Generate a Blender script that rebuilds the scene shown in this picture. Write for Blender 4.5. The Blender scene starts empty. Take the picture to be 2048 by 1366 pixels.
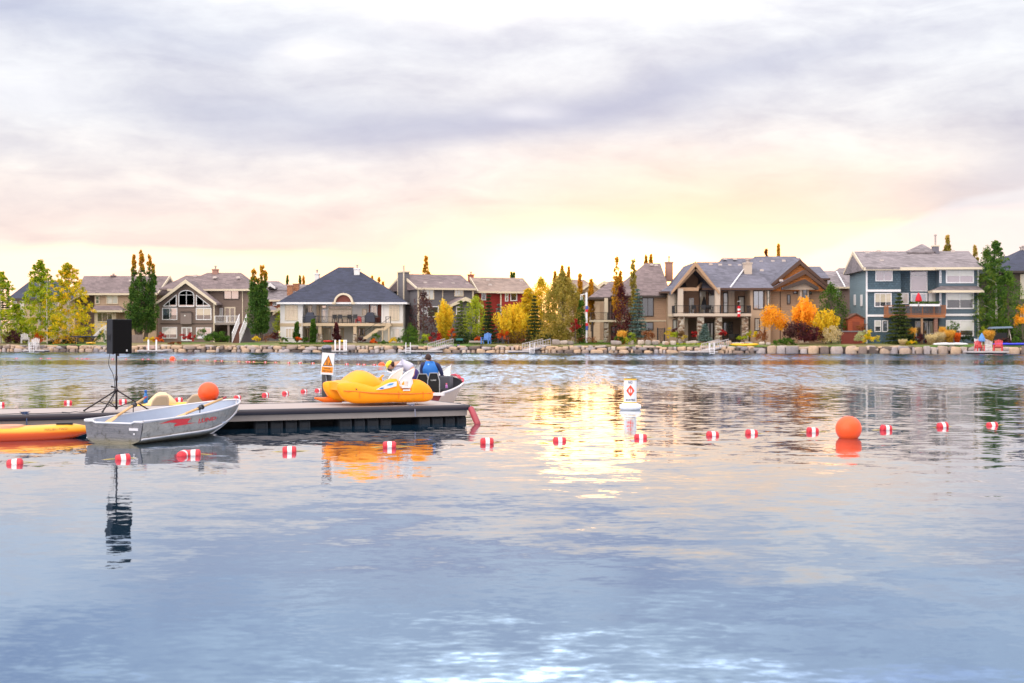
import bpy, math, random
import numpy as np
from mathutils import Vector, Matrix

R = math.radians
scene = bpy.context.scene
COL = scene.collection
random.seed(7)
RNG = np.random.default_rng(11)

# ------------------------------------------------------------------ camera
F, CX, HY, H = 2844.0, 1024.0, 665.0, 2.0        # focal length, centre and horizon of the 2048 px frame; eye height
cam_d = bpy.data.cameras.new('camera')
cam = bpy.data.objects.new('camera', cam_d)
COL.objects.link(cam)
cam.location = (0, 0, H)
cam.rotation_euler = (R(90), 0, 0)
cam_d.sensor_width = 36
cam_d.lens = 50
cam_d.shift_y = -18 / 2048
cam_d.clip_end = 6000
cam_d.dof.use_dof = True
cam_d.dof.focus_distance = 30
cam_d.dof.aperture_fstop = 3.2
scene.camera = cam
scene.view_settings.view_transform = 'Standard'
scene.view_settings.look = 'None'
scene.view_settings.gamma = 1
scene.view_settings.exposure = 0.16
scene.cycles.use_denoising = True
scene.cycles.max_bounces = 6
scene.cycles.sample_clamp_indirect = 6

# ------------------------------------------------------------------ sky
SUN_AZ, SUN_EL = (1190 - CX) / F, (HY - 505) / F
world = bpy.data.worlds.new("World")
scene.world = world
world.use_nodes = True
NT = world.node_tree
NT.nodes.clear()


class G:
    """small helper for node graphs"""
    def __init__(s, nt): s.nt = nt
    def n(s, typ, **kw):
        nd = s.nt.nodes.new(typ)
        for k, v in kw.items(): setattr(nd, k, v)
        return nd
    def put(s, sock, v):
        if isinstance(v, bpy.types.NodeSocket): s.nt.links.new(v, sock)
        elif v is not None: sock.default_value = v
    def math(s, op, a, b=None, clamp=False):
        nd = s.n('ShaderNodeMath', operation=op, use_clamp=clamp)
        s.put(nd.inputs[0], a); s.put(nd.inputs[1], b)
        return nd.outputs[0]
    def vmath(s, op, a, b=None, sc=None):
        nd = s.n('ShaderNodeVectorMath', operation=op)
        s.put(nd.inputs[0], a)
        if b is not None: s.put(nd.inputs[1], b)
        if sc is not None: s.put(nd.inputs['Scale'], sc)
        return nd.outputs['Value'] if op in ('LENGTH', 'DOT_PRODUCT') else nd.outputs[0]
    def noise(s, vec, scale=1, detail=3, rough=.5, dist=0, col=False):
        nd = s.n('ShaderNodeTexNoise')
        s.put(nd.inputs['Vector'], vec); s.put(nd.inputs['Scale'], scale)
        s.put(nd.inputs['Detail'], detail); s.put(nd.inputs['Roughness'], rough); s.put(nd.inputs['Distortion'], dist)
        return nd.outputs['Color'] if col else nd.outputs['Fac']
    def ramp(s, fac, stops, interp='LINEAR'):
        nd = s.n('ShaderNodeValToRGB')
        cr = nd.color_ramp; cr.interpolation = interp
        while len(cr.elements) < len(stops): cr.elements.new(.5)
        for e, (p, c) in zip(cr.elements, sorted(stops, key=lambda q: q[0])):
            e.position = p
            e.color = (c, c, c, 1) if not isinstance(c, (tuple, list)) else (*c[:3], 1)
        s.put(nd.inputs[0], fac)
        return nd.outputs[0]
    def mix(s, fac, a, b, mode='MIX'):
        nd = s.n('ShaderNodeMix', data_type='RGBA', blend_type=mode, clamp_factor=True)
        s.put(nd.inputs[0], fac)
        for sk, v in ((nd.inputs[6], a), (nd.inputs[7], b)):
            if isinstance(v, (tuple, list)): v = (*v[:3], 1)
            s.put(sk, v)
        return nd.outputs[2]
    def comb(s, x, y, z=0.0):
        nd = s.n('ShaderNodeCombineXYZ')
        for i, v in enumerate((x, y, z)): s.put(nd.inputs[i], v)
        return nd.outputs[0]
    def sep(s, v):
        nd = s.n('ShaderNodeSeparateXYZ'); s.put(nd.inputs[0], v)
        return nd.outputs
    def step(s, x, a, b):                       # smoothstep a..b
        nd = s.n('ShaderNodeMapRange', interpolation_type='SMOOTHSTEP')
        s.put(nd.inputs[0], x); s.put(nd.inputs[1], a); s.put(nd.inputs[2], b)
        return nd.outputs[0]


g = G(NT)
tc = g.n('ShaderNodeTexCoord')
d = g.sep(g.vmath('NORMALIZE', tc.outputs['Generated']))
az = g.math('ARCTAN2', d[0], d[1])
el = g.math('ARCSINE', d[2])
uv0 = g.comb(az, el)
wob = g.vmath('SUBTRACT', g.noise(g.vmath('MULTIPLY', uv0, (9, 30, 1)), 1, 4, .55, .3, True), (.5, .5, .5))
uv = g.vmath('ADD', uv0, g.vmath('MULTIPLY', wob, (.06, .022, 0)))
U, E, _ = g.sep(uv)
def el_of(py): return (HY - py) / F
def az_of(px): return (px - CX) / F
def blob(px, py, sx, sy, rot=0):                # soft ellipse on the sky
    m = g.n('ShaderNodeMapping', vector_type='TEXTURE')
    g.put(m.inputs[0], uv)
    m.inputs['Location'].default_value = (az_of(px), el_of(py), 0)
    m.inputs['Rotation'].default_value = (0, 0, R(rot))
    m.inputs['Scale'].default_value = (sx / F, sy / F, 1)
    l = g.vmath('LENGTH', m.outputs[0])
    return g.math('EXPONENT', g.math('MULTIPLY', g.math('MULTIPLY', l, l), -1.0))
# cloud deck, by height above the horizon (ramp runs 0 .. 0.5 rad)
er = g.math('MULTIPLY', E, 2.0)
deck = g.ramp(er, [(0, (.92, .72, .62)), (2*el_of(520), (.92, .75, .68)), (2*el_of(440), (.86, .745, .71)),
                   (2*el_of(340), (.81, .765, .77)), (2*el_of(240), (.73, .735, .79)), (2*el_of(110), (.74, .76, .83)),
                   (2*el_of(0), (.80, .82, .88)), (.57, (.84, .90, 1.18)), (1, (1.05, 1.12, 1.3))])
# unseen cloud overhead and behind the camera, made brighter to light the house fronts
over = g.step(E, .40, 1.0)
deck = g.mix(over, deck, (1.75, 1.78, 1.9))
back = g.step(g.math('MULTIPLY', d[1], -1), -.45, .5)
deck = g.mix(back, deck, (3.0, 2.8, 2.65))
# streaks
st = g.noise(g.vmath('MULTIPLY', uv, (6, 26, 1)), 1, 5, .55, .6)
st2 = g.noise(g.vmath('MULTIPLY', g.vmath('ADD', uv, (3, 1, 0)), (16, 46, 1)), 1, 4, .55, .3)
st3 = g.noise(g.vmath('MULTIPLY', g.vmath('ADD', uv0, (7, 2, 0)), (26, 60, 1)), 1, 7, .62, .2)
st3 = g.math('MULTIPLY', g.math('SUBTRACT', st3, .5), g.math('MULTIPLY', g.step(E, .05, .13), .30))
sv = g.math('ADD', g.math('MULTIPLY', g.math('SUBTRACT', st, .5), .68), g.math('MULTIPLY', g.math('SUBTRACT', st2, .5), .42))
sv = g.math('ADD', sv, st3)
deck = g.mix(1, deck, g.vmath('ADD', (1, 1, 1), g.comb(sv, sv, g.math('MULTIPLY', sv, .7))), 'MULTIPLY')
DARK = (.36, .41, .60)
for b, k in ((blob(560, 232, 320, 48, 0), .42), (blob(1090, 240, 330, 40, 8), .56), (blob(820, 262, 420, 34, 3), .42),
             (blob(1420, 165, 300, 30, 12), .42), (blob(130, 65, 260, 42, -5), .5), (blob(470, 120, 160, 30, 10), .25),
             (blob(700, 70, 300, 40, 0), .12), (blob(1980, 370, 260, 70, 14), .45), (blob(90, 320, 200, 20, 0), .12)):
    deck = g.mix(g.math('MULTIPLY', b, k), deck, DARK)
for b, c, k in ((blob(1060, 232, 70, 16, 5), (.93, .93, .97), .5), (blob(930, 30, 240, 40, 0), (1.15, 1.13, 1.1), .6), (blob(630, 120, 80, 24, 0), (1, .99, 1), .6),
                (blob(60, 205, 130, 45, 0), (.96, .97, 1), .55), (blob(1290, 20, 200, 26, 0), (1.1, 1.08, 1.06), .5),
                (blob(1080, -80, 420, 60, 0), (4.6, 4.5, 4.4), .8), (blob(420, -120, 260, 50, 0), (2.4, 2.4, 2.5), .5)):
    deck = g.mix(g.math('MULTIPLY', b, k), deck, c)
# warm light through the deck around the sun
warm = blob(1380, 440, 420, 110, 4)
deck = g.mix(g.math('MULTIPLY', warm, .7), deck, (1.05, .76, .52))
deck = g.mix(g.math('MULTIPLY', blob(900, 470, 900, 40, 0), .4), deck, (.92, .75, .68))
# the clear bright strip under the deck
azr = g.math('ADD', g.math('MULTIPLY', U, 1.0), .5)     # 0..1 over +-0.5 rad
def bar(px): return az_of(px) + .5
edge = g.ramp(azr, [(0, el_of(520)*5), (bar(0), el_of(487)*5), (bar(500), el_of(503)*5), (bar(900), el_of(512)*5), (bar(1040), el_of(488)*5),
                    (bar(1180), el_of(458)*5), (bar(1500), el_of(447)*5), (bar(1720), el_of(452)*5), (bar(1860), el_of(440)*5),
                    (bar(2048), el_of(420)*5), (1, el_of(430)*5)], 'B_SPLINE')
edge = g.math('MULTIPLY', edge, .2)
dlt = g.math('SUBTRACT', edge, E)
strip = g.math('MULTIPLY', g.step(dlt, -.003, .010), 1.0)
stripc = g.mix(g.step(g.math('ABSOLUTE', g.math('SUBTRACT', U, az_of(1180))), .02, .34), (2.7, 1.40, .60), (1.85, 1.10, .80))
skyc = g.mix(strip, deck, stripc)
# thin peach wisps low on the left, a grey bank low on the right
wis = g.step(g.noise(g.vmath('MULTIPLY', uv, (7, 90, 1)), 1, 3, .5), .5, .62)
skyc = g.mix(g.math('MULTIPLY', g.math('MULTIPLY', wis, strip), g.math('MULTIPLY', g.step(U, -.02, -.1), .5)), skyc, (1.1, .88, .70))
bank = g.math('MULTIPLY', g.step(U, az_of(1470), az_of(1640)), g.step(g.math('SUBTRACT', g.math('ADD', el_of(512), g.math('MULTIPLY', g.math('SUBTRACT', U, az_of(1600)), .32)), E), -.003, .006))
skyc = g.mix(g.math('MULTIPLY', bank, .85), skyc, g.mix(st2, (.66, .65, .72), (.90, .86, .86)))
glow = blob(1270, 545, 360, 66, 0)
glow2 = blob(1180, 535, 170, 56, 0)
add = g.vmath('ADD', g.vmath('MULTIPLY', (2.0, .80, .14), g.comb(glow, glow, glow)), g.vmath('MULTIPLY', (2.6, 1.6, .7), g.comb(glow2, glow2, glow2)))
skyc = g.vmath('ADD', skyc, add)
nsky = g.n('ShaderNodeTexSky', sky_type='NISHITA', sun_disc=False)
nsky.sun_elevation = SUN_EL
nsky.sun_rotation = SUN_AZ
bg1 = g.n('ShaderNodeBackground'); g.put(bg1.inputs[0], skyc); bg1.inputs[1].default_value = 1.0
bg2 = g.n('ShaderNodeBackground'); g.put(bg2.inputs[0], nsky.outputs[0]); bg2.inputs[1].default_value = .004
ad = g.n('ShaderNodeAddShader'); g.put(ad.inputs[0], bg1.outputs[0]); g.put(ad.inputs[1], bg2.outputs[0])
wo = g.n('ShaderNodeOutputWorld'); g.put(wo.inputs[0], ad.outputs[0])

sun_d = bpy.data.lights.new('sun', 'SUN')
sun_d.energy = .017
sun_d.angle = R(5)
sun_d.color = (1.0, .50, .14)
sun = bpy.data.objects.new('sun', sun_d)
COL.objects.link(sun)
sdir = Vector((math.sin(SUN_AZ) * math.cos(SUN_EL), math.cos(SUN_AZ) * math.cos(SUN_EL), math.sin(SUN_EL)))
sun.rotation_euler = sdir.to_track_quat('Z', 'Y').to_euler()
sun.location = sdir * 300

# ------------------------------------------------------------------ materials
MATS = {}
def newmat(name):
    m = bpy.data.materials.new(name); m.use_nodes = True
    m.node_tree.nodes.clear()
    gg = G(m.node_tree)
    out = gg.n('ShaderNodeOutputMaterial')
    return m, gg, out
def pbsdf(gg, out, col, rough=.7, metal=0, spec=.5, normal=None, **kw):
    p = gg.n('ShaderNodeBsdfPrincipled')
    if isinstance(col, (tuple, list)): col = (*col[:3], 1)
    gg.put(p.inputs['Base Color'], col); gg.put(p.inputs['Roughness'], rough); gg.put(p.inputs['Metallic'], metal)
    gg.put(p.inputs['Specular IOR Level'], spec)
    if normal is not None: gg.put(p.inputs['Normal'], normal)
    for k, v in kw.items(): gg.put(p.inputs[k.replace('_', ' ')], v)
    gg.put(out.inputs[0], p.outputs[0])
    return p
def sc3(c, k): return tuple(min(1, q * k) for q in c)
def M(key, col=None, rough=.7, metal=0, kind='plain', spec=.5, var=.12, scale=3.0, bump=.0, **kw):
    """procedural material, made once per key"""
    if key in MATS: return MATS[key]
    m, gg, out = newmat(key)
    t = gg.n('ShaderNodeTexCoord'); oc = t.outputs['Object']
    n1 = gg.noise(oc, scale, 5, .6)
    base = gg.mix(n1, sc3(col, 1 - var), sc3(col, 1 + var))
    nrm = None
    def mkbump(h, dist, st=1.0):
        b = gg.n('ShaderNodeBump'); b.inputs['Strength'].default_value = st; b.inputs['Distance'].default_value = dist
        gg.put(b.inputs['Height'], h); return b.outputs[0]
    x, y, z = gg.sep(oc)
    if kind == 'siding':                         # horizontal lap boards
        f = gg.math('FRACT', gg.math('MULTIPLY', z, 5.2))
        nrm = mkbump(gg.math('SUBTRACT', 1.0, f), .035)
        row = gg.math('FLOOR', gg.math('MULTIPLY', z, 5.2))
        wn = gg.n('ShaderNodeTexWhiteNoise', noise_dimensions='1D'); gg.put(wn.inputs['W'], row)
        base = gg.mix(.16, base, gg.mix(wn.outputs[0], sc3(col, .75), sc3(col, 1.2)))
        edge_ = gg.step(f, .90, .97)
        base = gg.mix(gg.math('MULTIPLY', edge_, .35), base, sc3(col, .45))
    elif kind == 'shake':                        # squared shingles on a wall
        b = gg.n('ShaderNodeTexBrick'); gg.put(b.inputs['Vector'], gg.comb(gg.math('ADD', x, y), z))
        b.inputs['Scale'].default_value = 1.0; b.inputs['Brick Width'].default_value = .32; b.inputs['Row Height'].default_value = .22
        b.inputs['Mortar Size'].default_value = .018
        b.inputs['Color1'].default_value = (*sc3(col, .86), 1); b.inputs['Color2'].default_value = (*sc3(col, 1.22), 1); b.inputs['Mortar'].default_value = (*sc3(col, .5), 1)
        base = gg.mix(.8, base, b.outputs[0]); nrm = mkbump(b.outputs['Fac'], -.015)
    elif kind == 'roof':                         # asphalt shingles
        b = gg.n('ShaderNodeTexBrick'); gg.put(b.inputs['Vector'], gg.comb(gg.math('ADD', x, gg.math('MULTIPLY', y, .8)), z))
        b.inputs['Scale'].default_value = 1.0; b.inputs['Brick Width'].default_value = .45; b.inputs['Row Height'].default_value = .13
        b.inputs['Mortar Size'].default_value = .012; b.inputs['Bias'].default_value = 0
        b.inputs['Color1'].default_value = (*sc3(col, .62), 1); b.inputs['Color2'].default_value = (*sc3(col, 1.45), 1); b.inputs['Mortar'].default_value = (*sc3(col, .5), 1)
        n2 = gg.noise(oc, .35, 4, .6)
        base = gg.mix(.75, base, b.outputs[0])
        base = gg.mix(gg.math('MULTIPLY', gg.step(n2, .4, .7), .35), base, sc3(col, 1.5))
        nrm = mkbump(gg.noise(oc, 9, 4, .7), .03)
    elif kind == 'stone':
        v = gg.n('ShaderNodeTexVoronoi'); gg.put(v.inputs['Vector'], gg.vmath('MULTIPLY', oc, (1, 1, 1.6))); v.inputs['Scale'].default_value = 3.2
        hs = gg.sep(v.outputs['Color'])[0]
        base = gg.ramp(hs, [(0, (.16, .10, .07)), (.3, (.34, .25, .18)), (.6, (.42, .36, .30)), (.85, (.50, .44, .37)), (1, (.27, .16, .10))], 'CONSTANT')
        base = gg.mix(n1, base, gg.mix(1, base, (.7, .7, .7), 'MULTIPLY'))
        nrm = mkbump(v.outputs['Distance'], -.08)
    elif kind == 'boards':                       # boards running along z
        f = gg.math('FRACT', gg.math('MULTIPLY', x, 6.5))
        nrm = mkbump(gg.step(f, .03, .1), .01)
        n3 = gg.noise(gg.vmath('MULTIPLY', oc, (18, 18, 1.2)), 1, 4, .6)
        base = gg.mix(n3, sc3(col, .7), sc3(col, 1.25))
    elif kind == 'wood':
        n3 = gg.noise(gg.vmath('MULTIPLY', oc, (3, 3, 22)), 1, 4, .6)
        base = gg.mix(n3, sc3(col, .7), sc3(col, 1.25))
    elif bump:
        nrm = mkbump(gg.noise(oc, scale * 5, 5, .6), bump)
    pbsdf(gg, out, base, rough, metal, spec, nrm, **kw)
    MATS[key] = m
    return m
def glass(key, col, mirror=.35, rough=.06):
    if key in MATS: return MATS[key]
    m, gg, out = newmat(key)
    t = gg.n('ShaderNodeTexCoord')
    n1 = gg.noise(t.outputs['Object'], 1.3, 2, .5)
    base = gg.mix(n1, sc3(col, .8), sc3(col, 1.2))
    wv = gg.vmath('SCALE', gg.vmath('SUBTRACT', gg.noise(t.outputs['Object'], .9, 2, .5, 0, True), (.5, .5, .5)), sc=.05)
    geo = gg.n('ShaderNodeNewGeometry')
    nn = gg.vmath('NORMALIZE', gg.vmath('ADD', geo.outputs['Normal'], wv))
    p = gg.n('ShaderNodeBsdfPrincipled'); gg.put(p.inputs['Base Color'], base); p.inputs['Roughness'].default_value = .25
    gl = gg.n('ShaderNodeBsdfGlossy'); gl.inputs['Roughness'].default_value = rough; gl.inputs['Color'].default_value = (.86, .93, 1, 1)
    gg.put(gl.inputs['Normal'], nn)
    mx = gg.n('ShaderNodeMixShader'); mx.inputs[0].default_value = mirror
    gg.put(mx.inputs[1], p.outputs[0]); gg.put(mx.inputs[2], gl.outputs[0]); gg.put(out.inputs[0], mx.outputs[0])
    MATS[key] = m
    return m
def toned(key, stops, rough=.8, translucent=0.0, bump=0.0, patch=.25):
    """colour from the per-vertex 'tone' attribute (which leaf, which stone) and a soft noise"""
    if key in MATS: return MATS[key]
    m, gg, out = newmat(key)
    a = gg.n('ShaderNodeAttribute', attribute_name='tone')
    t = gg.n('ShaderNodeTexCoord')
    n1 = gg.noise(t.outputs['Object'], 1.1, 3, .6)
    f = gg.math('ADD', a.outputs['Fac'], gg.math('MULTIPLY', gg.math('SUBTRACT', n1, .5), patch * 2), True)
    k = len(stops) - 1
    c = gg.ramp(f, [(i / k, s) for i, s in enumerate(stops)])
    nrm = None
    if bump:
        b = gg.n('ShaderNodeBump'); b.inputs['Distance'].default_value = bump
        n2 = gg.noise(t.outputs['Object'], 5, 6, .65); gg.put(b.inputs['Height'], n2); nrm = b.outputs[0]
        c = gg.mix(gg.noise(t.outputs['Object'], 3.2, 5, .7), gg.mix(1, c, (.6, .58, .56), 'MULTIPLY'), gg.mix(1, c, (1.3, 1.3, 1.3), 'MULTIPLY'))
    p = pbsdf(gg, out, c, rough, 0, .3, nrm)
    if translucent:
        tr = gg.n('ShaderNodeBsdfTranslucent'); gg.put(tr.inputs[0], gg.mix(1, c, (1.7, 1.5, 1.0), 'MULTIPLY'))
        mx = gg.n('ShaderNodeMixShader'); mx.inputs[0].default_value = translucent
        gg.put(mx.inputs[1], p.outputs[0]); gg.put(mx.inputs[2], tr.outputs[0]); gg.put(out.inputs[0], mx.outputs[0])
    MATS[key] = m
    return m

# ------------------------------------------------------------------ mesh building
def X(px, Y): return (px - CX) / F * Y
def Z(py, Y): return H - (py - HY) / F * Y
def Yw(px): return 148.5 - 14.4 * px / 2048        # the shore wall

def origin_of(o):
    v = Vector((0, 0, 0))
    return v
class MB:
    def __init__(s): s.v = []; s.f = []; s.m = []; s.t = []; s.tone = None; s.mi = 0
    def add(s, vs, fs, mi=None):
        b = len(s.v); s.v += [tuple(q) for q in vs]; s.f += [tuple(b + i for i in q) for q in fs]
        s.m += [s.mi if mi is None else mi] * len(fs)
        s.t += [s.tone or 0.0] * len(vs)
        return s
    def hexa(s, p, mi=None):                     # p: 4 bottom, 4 top
        return s.add(p, [(3, 2, 1, 0), (4, 5, 6, 7), (0, 1, 5, 4), (1, 2, 6, 5), (2, 3, 7, 6), (3, 0, 4, 7)], mi)
    def box(s, x0, x1, y0, y1, z0, z1, mi=None):
        x0, x1 = sorted((x0, x1)); y0, y1 = sorted((y0, y1)); z0, z1 = sorted((z0, z1))
        return s.hexa([(x0, y0, z0), (x1, y0, z0), (x1, y1, z0), (x0, y1, z0), (x0, y0, z1), (x1, y0, z1), (x1, y1, z1), (x0, y1, z1)], mi)
    def prism(s, pts, y0, y1, mi=None):          # pts (x,z), extruded along y
        n = len(pts)
        ar = sum(pts[i][0] * pts[(i+1) % n][1] - pts[(i+1) % n][0] * pts[i][1] for i in range(n))
        if ar < 0: pts = pts[::-1]
        vs = [(x, y0, z) for x, z in pts] + [(x, y1, z) for x, z in pts]
        fs = [tuple(range(n)), tuple(range(2*n-1, n-1, -1))] + [(i, i+n, (i+1) % n + n, (i+1) % n) for i in range(n)]
        return s.add(vs, fs, mi)
    def bar(s, a, b, w, h, mi=None):             # square bar from a to b
        a, b = Vector(a), Vector(b); dr = (b - a).normalized()
        up = Vector((0, 0, 1)) if abs(dr.z) < .95 else Vector((0, 1, 0))
        sd = dr.cross(up).normalized() * w / 2; u = sd.cross(dr).normalized() * h / 2
        return s.hexa([a-sd-u, a+sd-u, b+sd-u, b-sd-u, a-sd+u, a+sd+u, b+sd+u, b-sd+u], mi)
    def tube(s, pts, r, n=8, mi=None):
        pts = [Vector(p) for p in pts]; k = len(pts)
        rs = r if isinstance(r, (list, tuple)) else [r] * k
        rings = []; last = None
        for i, p in enumerate(pts):
            t = (pts[min(i+1, k-1)] - pts[max(i-1, 0)]).normalized()
            if last is None: last = t.orthogonal().normalized()
            u = (last - t * last.dot(t)).normalized(); last = u; w = t.cross(u)
            rings.append([p + (u * math.cos(a) + w * math.sin(a)) * rs[i] for a in [2*math.pi*j/n for j in range(n)]])
        return s.loft(rings, mi)
    def loft(s, rings, mi=None, caps=True):
        n = len(rings[0]); vs = [q for rg in rings for q in rg]; fs = []
        for i in range(len(rings)-1):
            for j in range(n):
                fs.append((i*n+j, i*n+(j+1) % n, (i+1)*n+(j+1) % n, (i+1)*n+j))
        if caps: fs += [tuple(range(n-1, -1, -1)), tuple((len(rings)-1)*n+j for j in range(n))]
        return s.add(vs, fs, mi)
    def lathe(s, prof, cx=0, cy=0, n=20, mi=None):
        return s.loft([[(cx + r*math.cos(2*math.pi*j/n), cy + r*math.sin(2*math.pi*j/n), z) for j in range(n)] for r, z in prof], mi)
    def ball(s, c, rx, ry=None, rz=None, n=16, mi=None):
        ry = ry or rx; rz = rz or rx; rg = []
        for i in range(1, n):
            a = math.pi * i / n
            rg.append([(c[0] + rx*math.sin(a)*math.cos(2*math.pi*j/(2*n)), c[1] + ry*math.sin(a)*math.sin(2*math.pi*j/(2*n)), c[2] - rz*math.cos(a)) for j in range(2*n)])
        return s.loft(rg, mi)
    def build(s, name, mat, parent=None, smooth=False, loc=None, rz=0):
        me = bpy.data.meshes.new(name)
        vs = s.v
        if parent is None and loc is None and vs:
            A = np.array(vs); lo, hi = A.min(0), A.max(0); loc = ((lo[0]+hi[0])/2, (lo[1]+hi[1])/2, lo[2])
            vs = (A - np.array(loc)).tolist()
        me.from_pydata(vs, [], s.f)
        for q in (mat if isinstance(mat, (list, tuple)) else [mat]): me.materials.append(q)
        if isinstance(mat, (list, tuple)): me.polygons.foreach_set('material_index', s.m)
        if smooth: me.polygons.foreach_set('use_smooth', [True] * len(me.polygons))
        if s.tone is not None:
            at = me.attributes.new('tone', 'FLOAT', 'POINT'); at.data.foreach_set('value', s.t)
        me.update()
        o = bpy.data.objects.new(name, me); COL.objects.link(o)
        if parent is not None: o.parent = parent
        else: o.location = loc; o.rotation_euler = (0, 0, rz)
        return o
def tag(o, label=None, cat=None, group=None, kind=None):
    if label: o['label'] = label
    if cat: o['category'] = cat
    if group: o['group'] = group
    if kind: o['kind'] = kind
    return o
def thing(name, label, cat, loc=(0, 0, 0), rz=0, group=None):
    o = bpy.data.objects.new(name, None); COL.objects.link(o)
    o.location = loc; o.rotation_euler = (0, 0, rz); o.empty_display_size = .3
    return tag(o, label, cat, group)
def copy_tree(o, parent=None):
    c = o.copy(); COL.objects.link(c)
    if parent is not None: c.parent = parent
    for ch in [q for q in o.children]: copy_tree(ch, c)
    return c
def smooth_by_angle(o, deg=35):
    me = o.data
    me.polygons.foreach_set('use_smooth', [True] * len(me.polygons))
    try: me.set_sharp_from_angle(angle=R(deg))
    except Exception: pass
    return o
def bevel(o, w=.01, seg=2):
    b = o.modifiers.new('bevel', 'BEVEL'); b.width = w; b.segments = seg; b.limit_method = 'ANGLE'
    return o
def text_mesh(txt, bold=0.0):
    """flat letters of the built-in font: (verts 2-D, faces), height about 1"""
    cu = bpy.data.curves.new('letters', 'FONT'); cu.body = txt; cu.align_x = 'CENTER'; cu.resolution_u = 2; cu.offset = bold
    o = bpy.data.objects.new('letters', cu); COL.objects.link(o)
    dg = bpy.context.evaluated_depsgraph_get(); me = bpy.data.meshes.new_from_object(o.evaluated_get(dg))
    vs = [(v.co.x, v.co.y) for v in me.vertices]; fs = [tuple(p.vertices) for p in me.polygons]
    bpy.data.objects.remove(o); bpy.data.curves.remove(cu); bpy.data.meshes.remove(me)
    return vs, fs

class Fr:
    """a frame standing at (px0, Y0) turned by deg; turns photo pixels on its local planes into local metres"""
    def __init__(s, px0, Y0, deg=0):
        s.u0 = (px0 - CX) / F; s.Y0 = Y0; s.X0 = s.u0 * Y0; s.a = R(deg); s.c = math.cos(s.a); s.s = math.sin(s.a)
    def lx(s, px, ly=0):
        u = (px - CX) / F
        return (u*s.Y0 + u*ly*s.c - s.X0 + ly*s.s) / (s.c - u*s.s)
    def yw(s, px, ly=0): return s.Y0 + s.lx(px, ly)*s.s + ly*s.c
    def z(s, py, px=None, ly=0):
        y = s.Y0 + ly*s.c if px is None else s.yw(px, ly)
        return H - (py - HY) / F * y
    def p(s, px, py, ly=0): return (s.lx(px, ly), ly, s.z(py, px, ly))
    @property
    def loc(s): return (s.X0, s.Y0, 0)
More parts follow.
